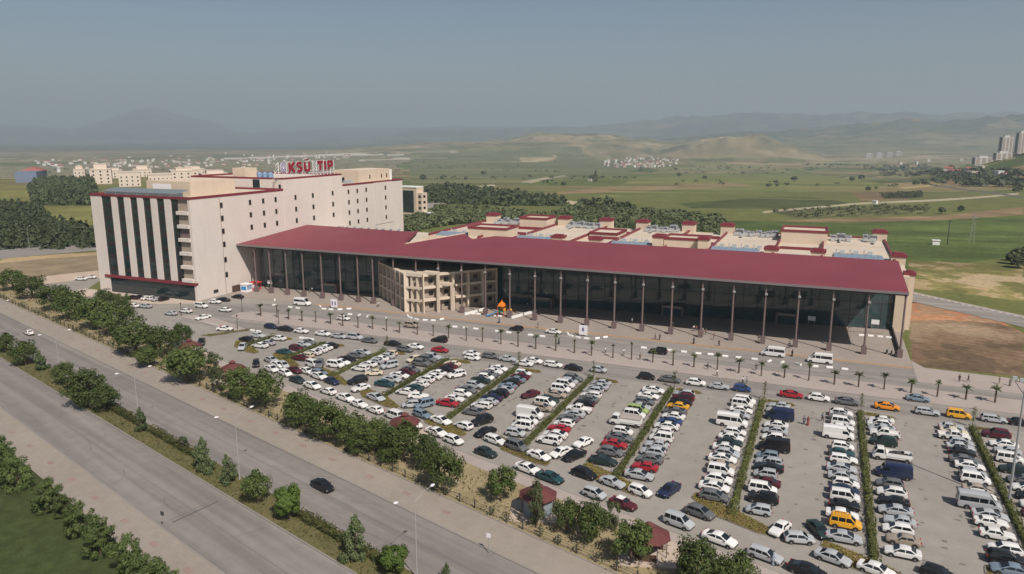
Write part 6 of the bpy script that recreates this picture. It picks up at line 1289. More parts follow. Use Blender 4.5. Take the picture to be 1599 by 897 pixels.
b = MB(); b.tube((-1.3, .9, 18.6), (1.3, -.9, 18.6), .06, .06, 6); b.tube((0, 0, 16.9), (-1.2, .8, 18.6), .05, .05, 5); b.tube((0, 0, 16.9), (1.2, -.8, 18.6), .05, .05, 5); b.build('cross_arm', M['pole_grey'], e)
for s in (-1.2, -.4, .4, 1.2):
    b = MB(); b.box(s - .3, s + .3, -s * .69 - .2, -s * .69 + .25, 18.65, 19.2); b.build('floodlight', M['hvac'], e)
for k, (x, y) in enumerate(((-164.0, 171.5), (-149.8, 154.4), (-143.3, 163.9), (-176.5, 159.6))):
    e = empty('lamp_post', (x, y, .1)); b = MB(); b.tube((0, 0, 0), (0, 0, 3.6), .09, .06, 8); b.build('pole', M['pole_dark'], e)
    b = MB(); b.tube((0, 0, 3.6), (0, 0, 4.1), .12, .24, 8); b.tube((0, 0, 4.1), (0, 0, 4.2), .27, .1, 8); b.build('lantern', M['pole_dark'], e)
    tag(e, ['dark lamp post at the tower end of the palm verge', 'dark lamp post behind the planted wedge at the entrance', 'dark lamp post near the first palms on the road edge', 'short dark lamp post on the traffic island tip'][k], 'lamp post', 'dark lamp posts')
e = empty('street_lamp', (-351, 231.6, 0), .5); tag(e, 'single armed street lamp by the far road beside the pine wood', 'street lamp')
inst('pole', LP, e); a = inst('arm', LARMS[1][0], e); inst('lamp_head', LARMS[1][1], a)
for k, (x, y) in enumerate(((57.8, 428.8), (71, 446))):
    e = empty('power_pole', (x, y, terrain_z(x, y) - .1)); b = MB()
    if k == 0: b.tube((0, 0, 0), (0, 0, 13), .28, .16, 8); b.box(-1.2, 1.2, -.1, .1, 12, 12.25); mt = 'pole_dark'
    else:
        for sx in (-1, 1):
            for sy in (-1, 1): b.tube((sx * 1.1, sy * 1.1, 0), (sx * .3, sy * .3, 15), .07, .06, 4)
        for z in (3, 6, 9, 12): b.tube((-.9, -.9, z), (.9, .9, z + 1.5), .05, .05, 4); b.tube((.9, -.9, z), (-.9, .9, z + 1.5), .05, .05, 4)
        b.box(-2, 2, -.08, .08, 13, 13.2); mt = 'pole_grey'
    b.build('pole', M[mt], e); tag(e, ['dark power pole standing in the green field', 'pale lattice power pole standing in the green field'][k], 'power pole')
e = empty('pump_house', (52.5, 427, terrain_z(52.5, 427) - .1)); b = MB(); b.box(-1.6, 1.6, -1.2, 1.2, 0, 2.2); b.build('wall', M['white_paint'], e); b = MB(); b.prism([(-1.9, -1.5), (1.9, -1.5), (1.9, 1.5), (-1.9, 1.5)], 2.2, 2.45); b.build('roof', M['sign_white'], e)
tag(e, 'tiny white hut at the foot of the dark power pole', 'hut')

# ------------------------------------------------------------------ gazebos
def gazebo(x, y, walls, label, s=.86):
    e = empty('gazebo', (x, y, .1), .3, (s, s, 1)); tag(e, label, 'gazebo', 'maroon roofed gazebos')
    b = MB(); b.prism([(-4.6, -3.6), (4.6, -3.6), (4.6, 3.6), (-4.6, 3.6)], 0, .16); o = b.build('base', M['bareconcrete'], e)
    oc = [(math.cos(R(22.5 + 45 * i)), math.sin(R(22.5 + 45 * i))) for i in range(8)]
    b = MB(); b.loft([[(3.3 * a, 3.3 * c, 2.65) for a, c in oc], [(3.35 * a, 3.35 * c, 2.8) for a, c in oc], [(.75 * a, .75 * c, 3.9) for a, c in oc]]); r = b.build('roof', plainroof, e)
    b = MB(); b.loft([[(.6 * a, .6 * c, 3.85) for a, c in oc], [(.6 * a, .6 * c, 4.15) for a, c in oc], [(.95 * a, .95 * c, 4.16) for a, c in oc], [(.15 * a, .15 * c, 4.6) for a, c in oc]]); b.build('roof_cap', plainroof, r)
    for a, c in oc: b = MB(); b.tube((2.8 * a, 2.8 * c, .16), (2.8 * a, 2.8 * c, 2.7), .08, .08, 6); b.build('post', M['maroon_dark'], e)
    if walls:
        for i in range(7):
            p, q = oc[i], oc[i + 1 - 8]; b = MB(); b.prism([(2.6 * p[0], 2.6 * p[1]), (2.6 * q[0], 2.6 * q[1]), (2.5 * q[0], 2.5 * q[1]), (2.5 * p[0], 2.5 * p[1])], .16, 2.6); b.build('wall_panel', M['roof_grey'], e)
    else:
        for i in range(6):
            p, q = oc[i], oc[i + 1]; b = MB(); b.prism([(2.5 * p[0], 2.5 * p[1]), (2.5 * q[0], 2.5 * q[1]), (2.1 * q[0], 2.1 * q[1]), (2.1 * p[0], 2.1 * p[1])], .5, .6); b.prism([(2.55 * p[0], 2.55 * p[1]), (2.55 * q[0], 2.55 * q[1]), (2.5 * q[0], 2.5 * q[1]), (2.5 * p[0], 2.5 * p[1])], .16, 1.1); b.build('bench', M['door_brown'], e)
plainroof = sheetroof('gazebo_roof', (.135, .042, .038), 0, .5)
gazebo(-34.9, 91.3, True, 'grey walled kiosk gazebo with maroon roof behind a leafy tree')
gazebo(-17.8, 86.7, False, 'open maroon roofed gazebo with pale base nearest the crowded near lane')
gazebo(-118.5, 119.7, False, 'maroon gazebo roof showing above trees beside the black hatchback')
gazebo(-66.9, 107.6, False, 'maroon gazebo roof half hidden by trees near the white van')
gazebo(-141.4, 129.5, False, 'maroon gazebo roof near the car park barrier behind trees')
gazebo(-2.1, 80.6, False, 'maroon gazebo roof cut off by the lower picture edge')

# ------------------------------------------------------------------ forecourt furniture
for x, y, lab in ((-58.3, 186.0, 'white advertising panel with dark blue emblem before the long glass front'), (-140.7, 186.6, 'white advertising panel with two blue marks beside the white minibus')):
    e = empty('advertising_panel', (x, y, 0)); tag(e, lab, 'sign', 'white advertising panels')
    b = MB(); b.box(-1.15, 1.15, -.12, .12, .35, 3.0); p = b.build('panel', M['sign_white'], e)
    b = MB()
    for s in (-.8, .8): b.box(s - .08, s + .08, -.1, .1, 0, .35)
    b.build('leg', M['pole_grey'], e)
    b = MB()
    if x > -100: b.box(-.35, .3, -.135, -.122, 1.35, 2.25); b.box(-.2, .15, -.135, -.122, 2.25, 2.45)
    else: b.box(-.8, -.3, -.135, -.122, 1.1, 2.3); b.box(.3, .8, -.135, -.122, 1.1, 2.3)
    b.build('emblem', M['emblem'], p)
for x, y, c1, lab in ((-184.6, 195.8, 'sign_white', 'white and blue sales kiosk against the tower wall'), (-184.0, 199.6, 'red_paint', 'red sales kiosk against the tower wall under the canopy')):
    e = empty('sales_kiosk', (x, y, .12)); tag(e, lab, 'kiosk', 'sales kiosks')
    b = MB(); b.box(-1.4, 1.4, -1.3, 1.3, 0, 2.5); b.build('body', M[c1], e)
    b = MB(); b.box(-1.55, 1.7, -1.45, 1.45, 2.5, 2.85); b.build('roof', M[c1], e)
    for s in (0, 1): b = MB(); b.box(1.4, 1.42, -1.1 + s * 1.15, -.05 + s * 1.15, .9, 2.1); b.build('window', M['tank'] if c1 == 'sign_white' else M['win_dark'], e)
    b = MB(); b.box(-1.1, 1.1, -1.33, -1.302, .7, 2.0); b.build('panel', M['slide_blue'] if c1 == 'sign_white' else M['sign_white'], e)
for x, y, lab in ((-181.0, 203.6, 'white notice board under the tower end of the canopy'), (-1.5, 221.5, 'pale notice board on the glass by the east entrance'), (15.0, 224.0, 'white notice board before the glass at the east end')):
    e = empty('notice_board', (x, y, .12)); tag(e, lab, 'sign', 'notice boards'); b = MB(); b.box(-1.0, 1.0, -.06, .06, 1.6, 2.9); b.build('board', M['sign_white'], e)
    for s in (-.8, .8): b = MB(); b.box(s - .05, s + .05, -.05, .05, 0, 1.6); b.build('post', M['pole_grey'], e)
for x, y, lab in ((-37.0, 79.0, 'slim pole with a small sign on the far pavement near the kiosk gazebo'), (-80.6, 66.6, 'short dark sign post at the kerb beside the worn speed hump')):
    e = empty('sign_post', (x, y, .12)); tag(e, lab, 'sign'); b = MB(); b.tube((0, 0, 0), (0, 0, 2.6), .05, .05, 6); b.build('pole', M['pole_grey'], e)
    b = MB(); b.box(-.3, .3, -.06, -.02, 2.1, 2.7); b.build('sign_plate', M['pole_dark'] if x < -60 else M['sign_white'], e)
# play set
e = empty('play_set', (-87.6, 197.5, .12)); tag(e, 'colourful childrens play tower with yellow roof and blue slide', 'play equipment')
b = MB(); b.box(-1, 1, -1, 1, 1.5, 1.65); b.build('deck', M['green_plastic'], e)
for sx in (-1, 1):
    for sy in (-1, 1): b = MB(); b.tube((sx, sy, 0), (sx, sy, 3.3), .09, .09, 8); b.build('post', M['red_paint'], e)
b = MB(); b.loft([[(-1.0, -1.0, 3.2), (1.0, -1.0, 3.2), (1.0, 1.0, 3.2), (-1.0, 1.0, 3.2)], [(-.75, -.75, 3.9), (.75, -.75, 3.9), (.75, .75, 3.9), (-.75, .75, 3.9)], [(-.2, -.2, 4.5), (.2, -.2, 4.5), (.2, .2, 4.5), (-.2, .2, 4.5)], [(-.04, -.04, 5.1), (.04, -.04, 5.1), (.04, .04, 5.1), (-.04, .04, 5.1)]]); b.build('roof', M['orange'], e)
b = MB(); b.box(.9, 1.05, -1, 1, 1.65, 2.6); b.box(-1, 1, .95, 1.05, 1.65, 2.6); b.build('side_panel', M['yellow'], e)
b = MB(); b.loft([[(-1, -1.0, 1.6), (-1, .3, 1.6), (-1, .3, 1.8), (-1, -1.0, 1.8)], [(-3.2, -2.2, .4), (-3.4, -.9, .4), (-3.4, -.9, .6), (-3.2, -2.2, .6)], [(-4.1, -2.6, .2), (-4.3, -1.3, .2), (-4.3, -1.3, .4), (-4.1, -2.6, .4)]]); b.build('slide', M['slide_blue'], e)
b = MB(); b.loft([[(-1.9, .9, 2.1), (-.9, .9, 2.1), (-.9, 1.9, 2.1), (-1.9, 1.9, 2.1)], [(-1.45, 1.35, 2.9), (-1.35, 1.35, 2.9), (-1.35, 1.45, 2.9), (-1.45, 1.45, 2.9)]]); b.box(-1.5, -1.3, 1.3, 1.5, 0, 2.1); b.build('side_roof', M['green_plastic'], e)
b = MB(); b.tube((2.6, 0, 0), (2.6, 0, 2.2), .5, .4, 10); b.tube((2.6, 0, 2.2), (2.6, 0, 3.0), .75, .05, 10); b.build('side_tower', M['yellow'], e)
struct('play_surface', [(-97, 194.6), (-84.6, 196.2), (-85.5, 203.5), (-96.5, 203.5)], .13, 'recess')
for k, (p, q) in enumerate((((-98.6, 194.4), (-96.0, 203)), ((-83.8, 196), (-80.2, 207)))):
    b = MB(); d = Vector((q[0] - p[0], q[1] - p[1])).normalized(); n_ = Vector((-d.y, d.x)) * .25
    b.prism([(p[0] - n_.x, p[1] - n_.y), (q[0] - n_.x, q[1] - n_.y), (q[0] + n_.x, q[1] + n_.y), (p[0] + n_.x, p[1] + n_.y)], .12, .8)
    tag(b.build('low_wall', M['white_paint']), ['low white wall on the framed block side of the play area', 'low white wall on the far side of the play area'][k], 'wall')
# red-white barrier at the car park entrance
e = empty('entry_barrier', (-153.5, 152.4, 0), 2.9); tag(e, 'red barrier cabinet with long white boom at the car park entrance', 'barrier')
b = MB(); b.box(-.5, .5, -.4, .4, 0, 1.3); b.build('cabinet', M['red_paint'], e); b = MB(); b.tube((.4, 0, 1.0), (8.5, 0, 1.0), .07, .05, 6); b.build('boom', M['white_paint'], e)
# low pink planters fence at the east end under canopy
e = empty('planter_screen', (12.5, 219.3, .12), .1); tag(e, 'pale crossed trellis screen under the east end of the canopy', 'screen')
b = MB()
for s in range(5): b.box(-4.5 + s * 2.2, -4.4 + s * 2.2, -.06, .06, 0, 1.3)
for s in range(4): b.tube((-4.4 + s * 2.2, 0, .1), (-2.3 + s * 2.2, 0, 1.2), .05, .05, 4); b.tube((-4.4 + s * 2.2, 0, 1.2), (-2.3 + s * 2.2, 0, .1), .05, .05, 4)
b.box(-4.5, 4.4, -.05, .05, 1.2, 1.32); b.build('trellis', M['verge'], e)
# motorcycles by the east rail
def motorcycle(x, y, rz, lab):
    e = empty('motorcycle', (x, y, .12), rz); tag(e, lab, 'motorcycle', 'motorcycles at the east end')
    for s in (-.65, .65):
        b = MB(); n = 14
        ring = lambda q, yy: [(s + q * math.cos(2 * math.pi * i / n), yy, .3 + q * math.sin(2 * math.pi * i / n)) for i in range(n)]
        b.loft([ring(.2, -.05), ring(.3, -.05), ring(.3, .05), ring(.2, .05)], caps=False); b.loft([ring(.06, -.04), ring(.06, .04)]); b.build('wheel', M['rubber'], e)
    b = MB(); b.tube((-.65, 0, .3), (0, 0, .45), .06, .08, 6); b.tube((0, 0, .45), (.45, 0, .8), .09, .07, 6); b.tube((.65, 0, .3), (.42, 0, .95), .04, .04, 6); b.tube((.4, -.35, 1.0), (.4, .35, 1.0), .025, .025, 5); b.box(-.2, .25, -.14, .14, .3, .62); b.build('frame', M['trim'], e)
    b = MB(); b.loft([[(-.75, -.1, .68), (-.75, .1, .68), (-.75, .1, .78), (-.75, -.1, .78)], [(-.1, -.14, .68), (-.1, .14, .68), (-.1, .14, .8), (-.1, -.14, .8)], [(.35, -.15, .72), (.35, .15, .72), (.3, .1, .95), (.3, -.1, .95)]]); b.build('seat', M['trim'], e)
for k, (x, y) in enumerate(((16.6, 199.6), (17.6, 199.2), (18.5, 198.9))): motorcycle(x, y, 1.3, 'dark motorcycle parked by the east end rail, %s of three from the road side' % ORD[k])

# ------------------------------------------------------------------ people
def skin_mesh(name, pts, edges, rad, mats, lv=1, root=0):
    me = bpy.data.meshes.new(name); me.from_pydata(pts, edges, []); o = bpy.data.objects.new(name, me); C.objects.link(o)
    md = o.modifiers.new('s', 'SKIN'); me.skin_vertices[0].data[root].use_root = True
    for i, r in enumerate(rad): me.skin_vertices[0].data[i].radius = (r, r) if not isinstance(r, tuple) else r
    md.use_smooth_shade = True; s2 = o.modifiers.new('d', 'SUBSURF'); s2.levels = lv; s2.render_levels = lv
    dg = bpy.context.evaluated_depsgraph_get(); out = bpy.data.meshes.new_from_object(o.evaluated_get(dg)); bpy.data.objects.remove(o)
    out.materials.clear(); [out.materials.append(m) for m in mats]; out.name = name; return out
def person_meshes(stride, arm, coat):
    J = [(0, 0, .95), (0, 0, 1.15), (0, 0, 1.38), (0, 0, 1.5), (.01, 0, 1.6), (.015, 0, 1.7)]
    rad = [(.13, .11), (.12, .1), (.15, .1), .055, (.085, .09), (.08, .09)]; E = [(0, 1), (1, 2), (2, 3), (3, 4), (4, 5)]
    nose = len(J); J.append((.12, 0, 1.62)); rad.append(.018); E.append((4, nose))
    parts = {'arm': [], 'leg': []}
    for s in (-1, 1):
        i = len(J); sw = arm * s; J += [(0, s * .19, 1.4), (sw * .3 - .02, s * .25, 1.14), (sw * .75 + .06, s * .26, .92), (sw * .9 + .1, s * .26, .82)]; rad += [.055, .042, .034, .03]
        E += [(2, i), (i, i + 1), (i + 1, i + 2), (i + 2, i + 3)]; parts['arm'].append(i)
        for f in range(4): J.append((sw * .95 + .1 + f * .022 - .02, s * .26, .735 + .008 * f)); rad.append(.009); E.append((i + 3, len(J) - 1))
        J.append((sw * .9 + .16, s * .235, .79)); rad.append(.01); E.append((i + 3, len(J) - 1))
        i = len(J); st = -stride * s; J += [(0, s * .09, .88), (st * .5 + .03, s * .1, .5), (st, s * .1, .09), (st + .15, s * .11, .05)]; rad += [.09, .065, .042, .04]
        E += [(0, i), (i, i + 1), (i + 1, i + 2), (i + 2, i + 3)]; parts['leg'].append(i)
    body = skin_mesh('body', J, E, rad, [M['skin']])
    sj, se, sr = [J[0], J[1], J[2], (0, 0, 1.45)], [(0, 1), (1, 2), (2, 3)], [(.155, .135), (.15, .125), (.175, .125), .09]
    for i in parts['arm']: n = len(sj); sj += [J[i], J[i + 1], J[i + 2]]; se += [(2, n), (n, n + 1), (n + 1, n + 2)]; sr += [.078, .062, .052]
    shirt = skin_mesh('shirt', sj, se, sr, [M['cloth']])
    if coat:
        b = MB(); b.loft([[(q * math.cos(a * .6283), q * .85 * math.sin(a * .6283), z) for a in range(10)] for q, z in ((.17, 1.1), (.2, .9), (.25, .5), (.3, .12))]); low = b.mesh('skirt', [M['cloth']], smooth=True, angle=80); lname = 'skirt'
    else:
        tj, te, tr = [(0, 0, .98)], [], [(.15, .13)]
        for i in parts['leg']: n = len(tj); tj += [J[i], J[i + 1], J[i + 2]]; te += [(0, n), (n, n + 1), (n + 1, n + 2)]; tr += [.11, .085, .065]
        low = skin_mesh('trousers', tj, te, tr, [M['cloth']]); lname = 'trousers'
    b = MB(); n = 8
    def hr(q, z, dx): return [(dx + q * math.cos(a * .7854), q * math.sin(a * .7854), z) for a in range(n)]
    b.loft([hr(.1, 1.6, -.045), hr(.112, 1.7, -.02), hr(.1, 1.77, -.005), hr(.05, 1.81, 0)] if not coat else [hr(.14, 1.42, -.02), hr(.13, 1.56, -.035), hr(.122, 1.7, -.025), hr(.1, 1.78, -.01), hr(.04, 1.82, 0)])
    hair = b.mesh('hair' if not coat else 'headscarf', [M['hair'] if not coat else M['cloth']], smooth=True, angle=80)
    return body, shirt, (lname, low), hair
POSE = [person_meshes(.0, .05, False), person_meshes(.26, .22, False), person_meshes(.1, .1, True), person_meshes(.18, -.18, False)]
TOPS = [((.03, .03, .035), 'dark'), ((.62, .6, .58), 'white'), ((.05, .07, .14), 'navy'), ((.28, .33, .4), 'pale blue'), ((.25, .05, .05), 'dark red'), ((.2, .18, .15), 'brownish'), ((.35, .35, .34), 'grey')]
LOWS = [((.02, .02, .025), 'dark'), ((.05, .06, .1), 'blue'), ((.2, .17, .13), 'beige')]
PCOL = [0, 0, 0, 0, 4, 0, 0, 0, 0, 1, 0, 0, 0, 1, 1, 5, 1, 1, 1, 4, 1, 4, 1, 3, 0, 0, 0, 5, 0, 0, 0, 2, 4, 3, 1, 5, 1, 1, 2, 1, 0, 1, 2, 1, 0, 1, 0, 3, 2, 5]
def landmark(x, y):
    if y > 189: i = min(range(len(COLX)), key=lambda q: abs(COLX[q] - x)); return 'by the %s canopy column from east' % ORD[i]
    if y > 160: i = min(range(len(PALMX)), key=lambda q: abs(PALMX[q] - x)); return 'by the %s palm from the tower' % ORD[i]
    if y > 100: return 'between the car rows'
    return 'near the gazebos'
plist = sorted(enumerate(PEOPLE), key=lambda q: q[1][0]); seen = {}
for rank, (k, (x, y)) in enumerate(plist):
    y = min(y, 205.0 + (x + 185) * (226 - 205) / 204.5 - 1.0) if y > 195 else y
    tc, tn = TOPS[PCOL[k % len(PCOL)]]; v = (1, 0, 2, 3, 0)[k % 5] if tn != 'white' else (1, 0, 3)[k % 3]; lc, ln = LOWS[(k * 7) % 3]
    if v == 2: lc, ln = tc, tn
    e = empty('person', (x, y, .12 if y > 188 or 164 < y < 173 else .01), k * 2.4)
    body, shirt, (lname, low), hair = POSE[v]
    bo = inst('body', body, e); o = inst('shirt', shirt, bo); o.color = (*tc, 1); o = inst(lname, low, bo); o.color = (*lc, 1); o = inst('hair' if v != 2 else 'headscarf', hair, bo); o.color = (*tc, 1)
    pose = ('standing', 'walking', 'headscarf', 'walking')[v]
    lab = 'person in %s top, %s bottoms, %s' % (tn, ln, landmark(x, y))
    seen[lab] = seen.get(lab, 0) + 1
    if seen[lab] > 1: lab = 'person in %s top %s, %s person from tower' % (tn, landmark(x, y), ORD[rank])
    tag(e, lab, 'person', 'people around the car park and forecourt')

# ------------------------------------------------------------------ buildings beyond
def block(name, x, y, rz, parts_, label, cat='building', group=None, z=None):
    e = empty(name, (x, y, (terrain_z(x, y) if z is None else z) - .3), rz); tag(e, label, cat, group); parts_(e); return e
def clinic(e):
    b = MB(); b.box(-16, 3, 0, 8, 0, 20.5); b.box(3, 7, 1, 7, 0, 17); b.build('wall', M['stone_cream'], e)
    b = MB(); b.box(-14, .5, -.12, .02, 3, 18.4); b.build('curtain_wall', M['strip_glass'], e)
    b = MB(); b.box(-16.2, 3.2, -.3, 8.2, 20.5, 21.2); b.build('parapet', M['white_paint'], e)
    for z in (5.5, 9.5, 13.5):
        b = MB(); b.box(4, 6, .9, 1.02, z, z + 1.8); b.build('window', M['win_dark'], e)
        b = MB(); b.box(6.95, 7.04, 2.5, 5, z, z + 1.8); b.build('window', M['win_dark'], e)
    b = MB(); b.prism([(7, 2), (13, 3), (13, 6), (7, 7)], 0, 3.5); b.build('annexe', M['white_paint'], e)
block('clinic_building', -268, 451, R(-8), clinic, 'pale block with a large dark glass face behind the tower')
struct('parking_lot', [(-262, 462), (-246, 478), (-296, 548), (-312, 543)], -1.2, 'access')
def campus(W, Dp, H, up, n):
    def f(e):
        b = MB(); b.box(-W / 2, W / 2, -Dp / 2, Dp / 2, 0, H)
        if up: b.box(-W * .2, W * .28, -Dp * .3, Dp * .3, H, H + up)
        b.build('wall', M['peach'], e)
        b = MB(); b.box(-W / 2 - .3, W / 2 + .3, -Dp / 2 - .3, Dp / 2 + .3, H, H + .5)
        if up: b.box(-W * .2 - .2, W * .28 + .2, -Dp * .3 - .2, Dp * .3 + .2, H + up, H + up + .4)
        b.build('roof', M['roof_cream'], e)
        for r_ in range(max(1, int(H / 4))):
            for q in range(n):
                x = -W / 2 + W * (q + .5) / n; b = MB(); b.box(x - W * .16 / n * 2, x + W * .16 / n * 2, -Dp / 2 - .12, -Dp / 2 + .05, 1.6 + r_ * 4, 3.3 + r_ * 4); b.build('window', M['win_dark'], e)
                b = MB(); y = -Dp / 2 + Dp * (q + .5) / n; b.box(W / 2 - .05, W / 2 + .12, y - Dp * .12 / n, y + Dp * .12 / n, 1.6 + r_ * 4, 3.3 + r_ * 4); b.build('window', M['win_dark'], e)
        if up: b = MB(); b.box(-W * .1, W * .12, -Dp * .3 - .15, -Dp * .3, H + 1, H + up - 1); b.build('opening', M['win_dark'], e)
    return f
CLAB = ['pale two storey campus block at the far edge of the pine wood', 'large pale campus block with dark loggia beside the pines', 'peach coloured campus block just above the tower roof louvres', 'long cream campus block with rows of small windows', 'pale campus block with raised centre behind the peach block',
        'low cream campus block with a dark doorway behind the tower roof', 'flat roofed cream campus block behind the tower penthouse', 'far pale campus block with a raised loggia', 'small cream campus block beside the tower stair head', 'little pale campus block between two larger ones at the wood edge']
for k, (x, y, W, H) in enumerate(CAMPB):
    up = (4, 6, 0, 0, 5, 3, 4, 4, 3, 3)[k]
    block('campus_building', x, y, R(-40), campus(W * 1.3, W * .75, (H - up * .6) * .86, up, (3, 3, 4, 6, 4, 4, 5, 5, 3, 3)[k]), CLAB[k], 'building', 'pale campus buildings behind the tower')
def bluehall(e):
    b = MB(); b.box(-26, 22, 0, 22, 0, 13); b.build('wall', plain('slate_cladding', (.16, .19, .27), .6), e)
    for z in (2.5, 6.5, 10): b = MB(); b.box(-25, 20, -.15, .02, z, z + 1.6); b.build('window', M['win_dark'], e)
    b = MB(); b.loft([[(-27, -1, 13), (-2, -1, 13), (-2, 23, 13), (-27, 23, 13)], [(-25, 9, 17), (-6, 9, 17), (-6, 12, 17), (-25, 12, 17)]]); b.build('roof', M['tile_roof'], e)
block('slate_building', -893, 590, R(-48), bluehall, 'slate blue office block with a clay roof at the picture edge')
M['tower_grey'] = plain('grey_render', (.5, .48, .46), .8); M['brown_block'] = plain('brown_render', (.3, .22, .19), .8)
def slab(W, Dp, H, bands):
    def f(e):
        b = MB(); b.box(-W / 2, W / 2, -Dp / 2, Dp / 2, 0, H); b.box(-W * .25, W * .25, -Dp * .25, Dp * .25, H, H + 3); b.build('wall', M['tower_grey'] if bands != 2 else M['brown_block'], e)
        for q in range(3):
            x = -W / 2 + W * (q + .5) / 3; b = MB(); b.box(x - W * .09, x + W * .09, -Dp / 2 - .25, -Dp / 2 + .05, 2, H - 1); b.build('balcony_stack', M['recess'] if bands != 2 else M['maroon_dark'], e)
        b = MB(); b.box(-W / 2 - .25, -W / 2 + .05, -Dp * .2, Dp * .2, 2, H - 1); b.build('balcony_stack', M['hvac_dark'], e)
    return f
for k, (x, y, W, Dp, H, bd, lab) in enumerate(((305, 1690, 18, 16, 37, 1, 'tall grey white apartment tower with dark balcony stripe on the hill'), (320, 1640, 15, 15, 38, 1, 'tallest slim white apartment tower on the hill'), (333, 1600, 20, 16, 28, 2, 'reddish apartment tower in front of the white ones'), (343, 1575, 18, 18, 28, 1, 'pale apartment tower at the very picture edge'))):
    block('apartment_tower', x, y, R(12), slab(W, Dp, H, bd), lab, 'building', 'apartment towers on the hill')
for k, (x, y, W, lab) in enumerate(((262, 1640, 30, 'low white block with dark openings left of the apartment towers'), (288, 1610, 26, 'low white block at the foot of the apartment towers'))):
    block('apartment_block', x, y, R(12), slab(W, 16, 13, 1), lab, 'building')
# houses: a village on the plain, a far town, and homes near the highway
def house_mesh(w, d, h, flat):
    b = MB(); b.box(-w / 2, w / 2, -d / 2, d / 2, 0, h)
    for q in (-.25, .25): b.box(w * q - .5, w * q + .5, -d / 2 - .04, -d / 2 + .02, h * .4, h * .75, 2)
    if flat: b.box(-w / 2 - .3, w / 2 + .3, -d / 2 - .3, d / 2 + .3, h, h + .4, 0)
    else:
        o = .5
        b.face([(-w / 2 - o, -d / 2 - o, h), (w / 2 + o, -d / 2 - o, h), (w / 2 + o, 0, h + d * .32), (-w / 2 - o, 0, h + d * .32)], 1); b.face([(w / 2 + o, d / 2 + o, h), (-w / 2 - o, d / 2 + o, h), (-w / 2 - o, 0, h + d * .32), (w / 2 + o, 0, h + d * .32)], 1)
        b.face([(-w / 2, -d / 2, h), (-w / 2, 0, h + d * .3), (-w / 2, d / 2, h)], 0); b.face([(w / 2, -d / 2, h), (w / 2, d / 2, h), (w / 2, 0, h + d * .3)], 0)
    return b.mesh('house', [M['wall_house'], M['tile_roof'], M['win_dark']])
HM = [house_mesh(11, 9, 6, False), house_mesh(12, 10, 7, True), house_mesh(9, 8, 9, True), house_mesh(14, 9, 5, False)]
HC = [(.62, .58, .52), (.55, .5, .42), (.68, .66, .63), (.5, .42, .36)]
def house(p, k, label, group, name, s=1.0):
    o = bpy.data.objects.new(name, HM[k % 4]); C.objects.link(o); o.location = (p[0], p[1], p[2] - .5); o.rotation_euler = (0, 0, k * 1.3); o.scale = (s, s, s); o.color = (*HC[(k * 5) % 4], 1)
    tag(o, label, 'house', group)
for k, p in enumerate(VILLAGE): house(p, k, 'one of the tiny pale houses of the village on the plain', 'village houses on the plain', 'village_house', .95)
for k, p in enumerate(TOWN): house(p, k, 'one of the tiny pale town houses spread beyond the campus', 'town houses beyond the campus', 'town_house', 1.0)
for k, p in enumerate(RHOUSES):
    house(p, k, ['pale house', 'white house', 'cream house', 'small house'][k % 4] + ' among the trees beyond the highway, %s from the left of its scatter' % ORD[sorted(RHOUSES).index(p)], 'houses beyond the highway', 'roadside_house', 1.25)
for k, p in enumerate(BLOCKS):
    block('apartment_block', p[0], p[1], R(5), slab(30, 20, 24, 1), 'pale apartment block, %s of four in a line beyond the highway' % ORD[k], 'building', 'line of four pale blocks', p[2])
house((-368.7, 1200.6, -19.8), 1, 'lone white farm hut beside a dark cypress in the fields', None, 'farm_hut', .7); house((39.7, 742.6, -6.4), 2, 'small blue white farm shed among the orchards', None, 'farm_shed', .4)

# ------------------------------------------------------------------ woods and field trees
def small_tree_geo(mb, x, y, z, r, h, rnd, conic, n=26):
    pts, nr = [], []
    for k in range(n):
        t = rnd.uniform(0, 6.28)
        if conic: q = rnd.random(); rr = r * (1 - q) ** .8 + .1 * r; p = (x + rr * math.cos(t), y + rr * math.sin(t), z + h * (.1 + .9 * q)); d = (math.cos(t), math.sin(t), .7)
        else:
            ct = rnd.uniform(-.5, 1); st = math.sqrt(1 - ct * ct); q = rnd.uniform(.75, 1.05); p = (x + r * st * math.cos(t) * q, y + r * st * math.sin(t) * q, z + h * .55 + h * .45 * ct * q); d = (st * math.cos(t), st * math.sin(t), ct + .4)
        pts.append(p); nr.append(d)
    leaf_cloud(pts, nr, r * .5, rnd, mb, .45)
def wood(name, poly, spacing, r, h, mat, seed, conic, n=26, thin=0):
    rnd = random.Random(seed); b = MB(); p = np.array(poly); lo, hi = p.min(0), p.max(0); P = []
    gx = np.arange(lo[0], hi[0], spacing); gy = np.arange(lo[1], hi[1], spacing)
    for x in gx:
        for y in gy:
            xx, yy = x + rnd.uniform(-.5, .5) * spacing, y + rnd.uniform(-.5, .5) * spacing
            if inpoly(xx, yy, poly) and rnd.random() >= thin: P.append((xx, yy))
    if not P: return
    zz = terrain_z(np.array([q[0] for q in P]), np.array([q[1] for q in P])) - .2
    for (x, y), z in zip(P, zz): s = rnd.uniform(.7, 1.15); small_tree_geo(b, x, y, float(z), r * s, h * s * rnd.uniform(.7, 1.2), rnd, conic, n)
    o = b.build(name, M[mat]); tag(o, kind='stuff'); return len(P)
F = FIELDS
wood('pine_wood', F['pine_left_a'], 5.6, 3.1, 7.5, 'pine_leaf', 1, True, 34, .2)
wood('pine_wood', F['pine_left_b'], 4.4, 2.5, 6.5, 'pine_leaf', 2, True, 40, .24)
wood('pine_wood', F['pine_mid'], 6.5, 3.6, 6.5, 'pine_leaf', 3, True, 20, .15)
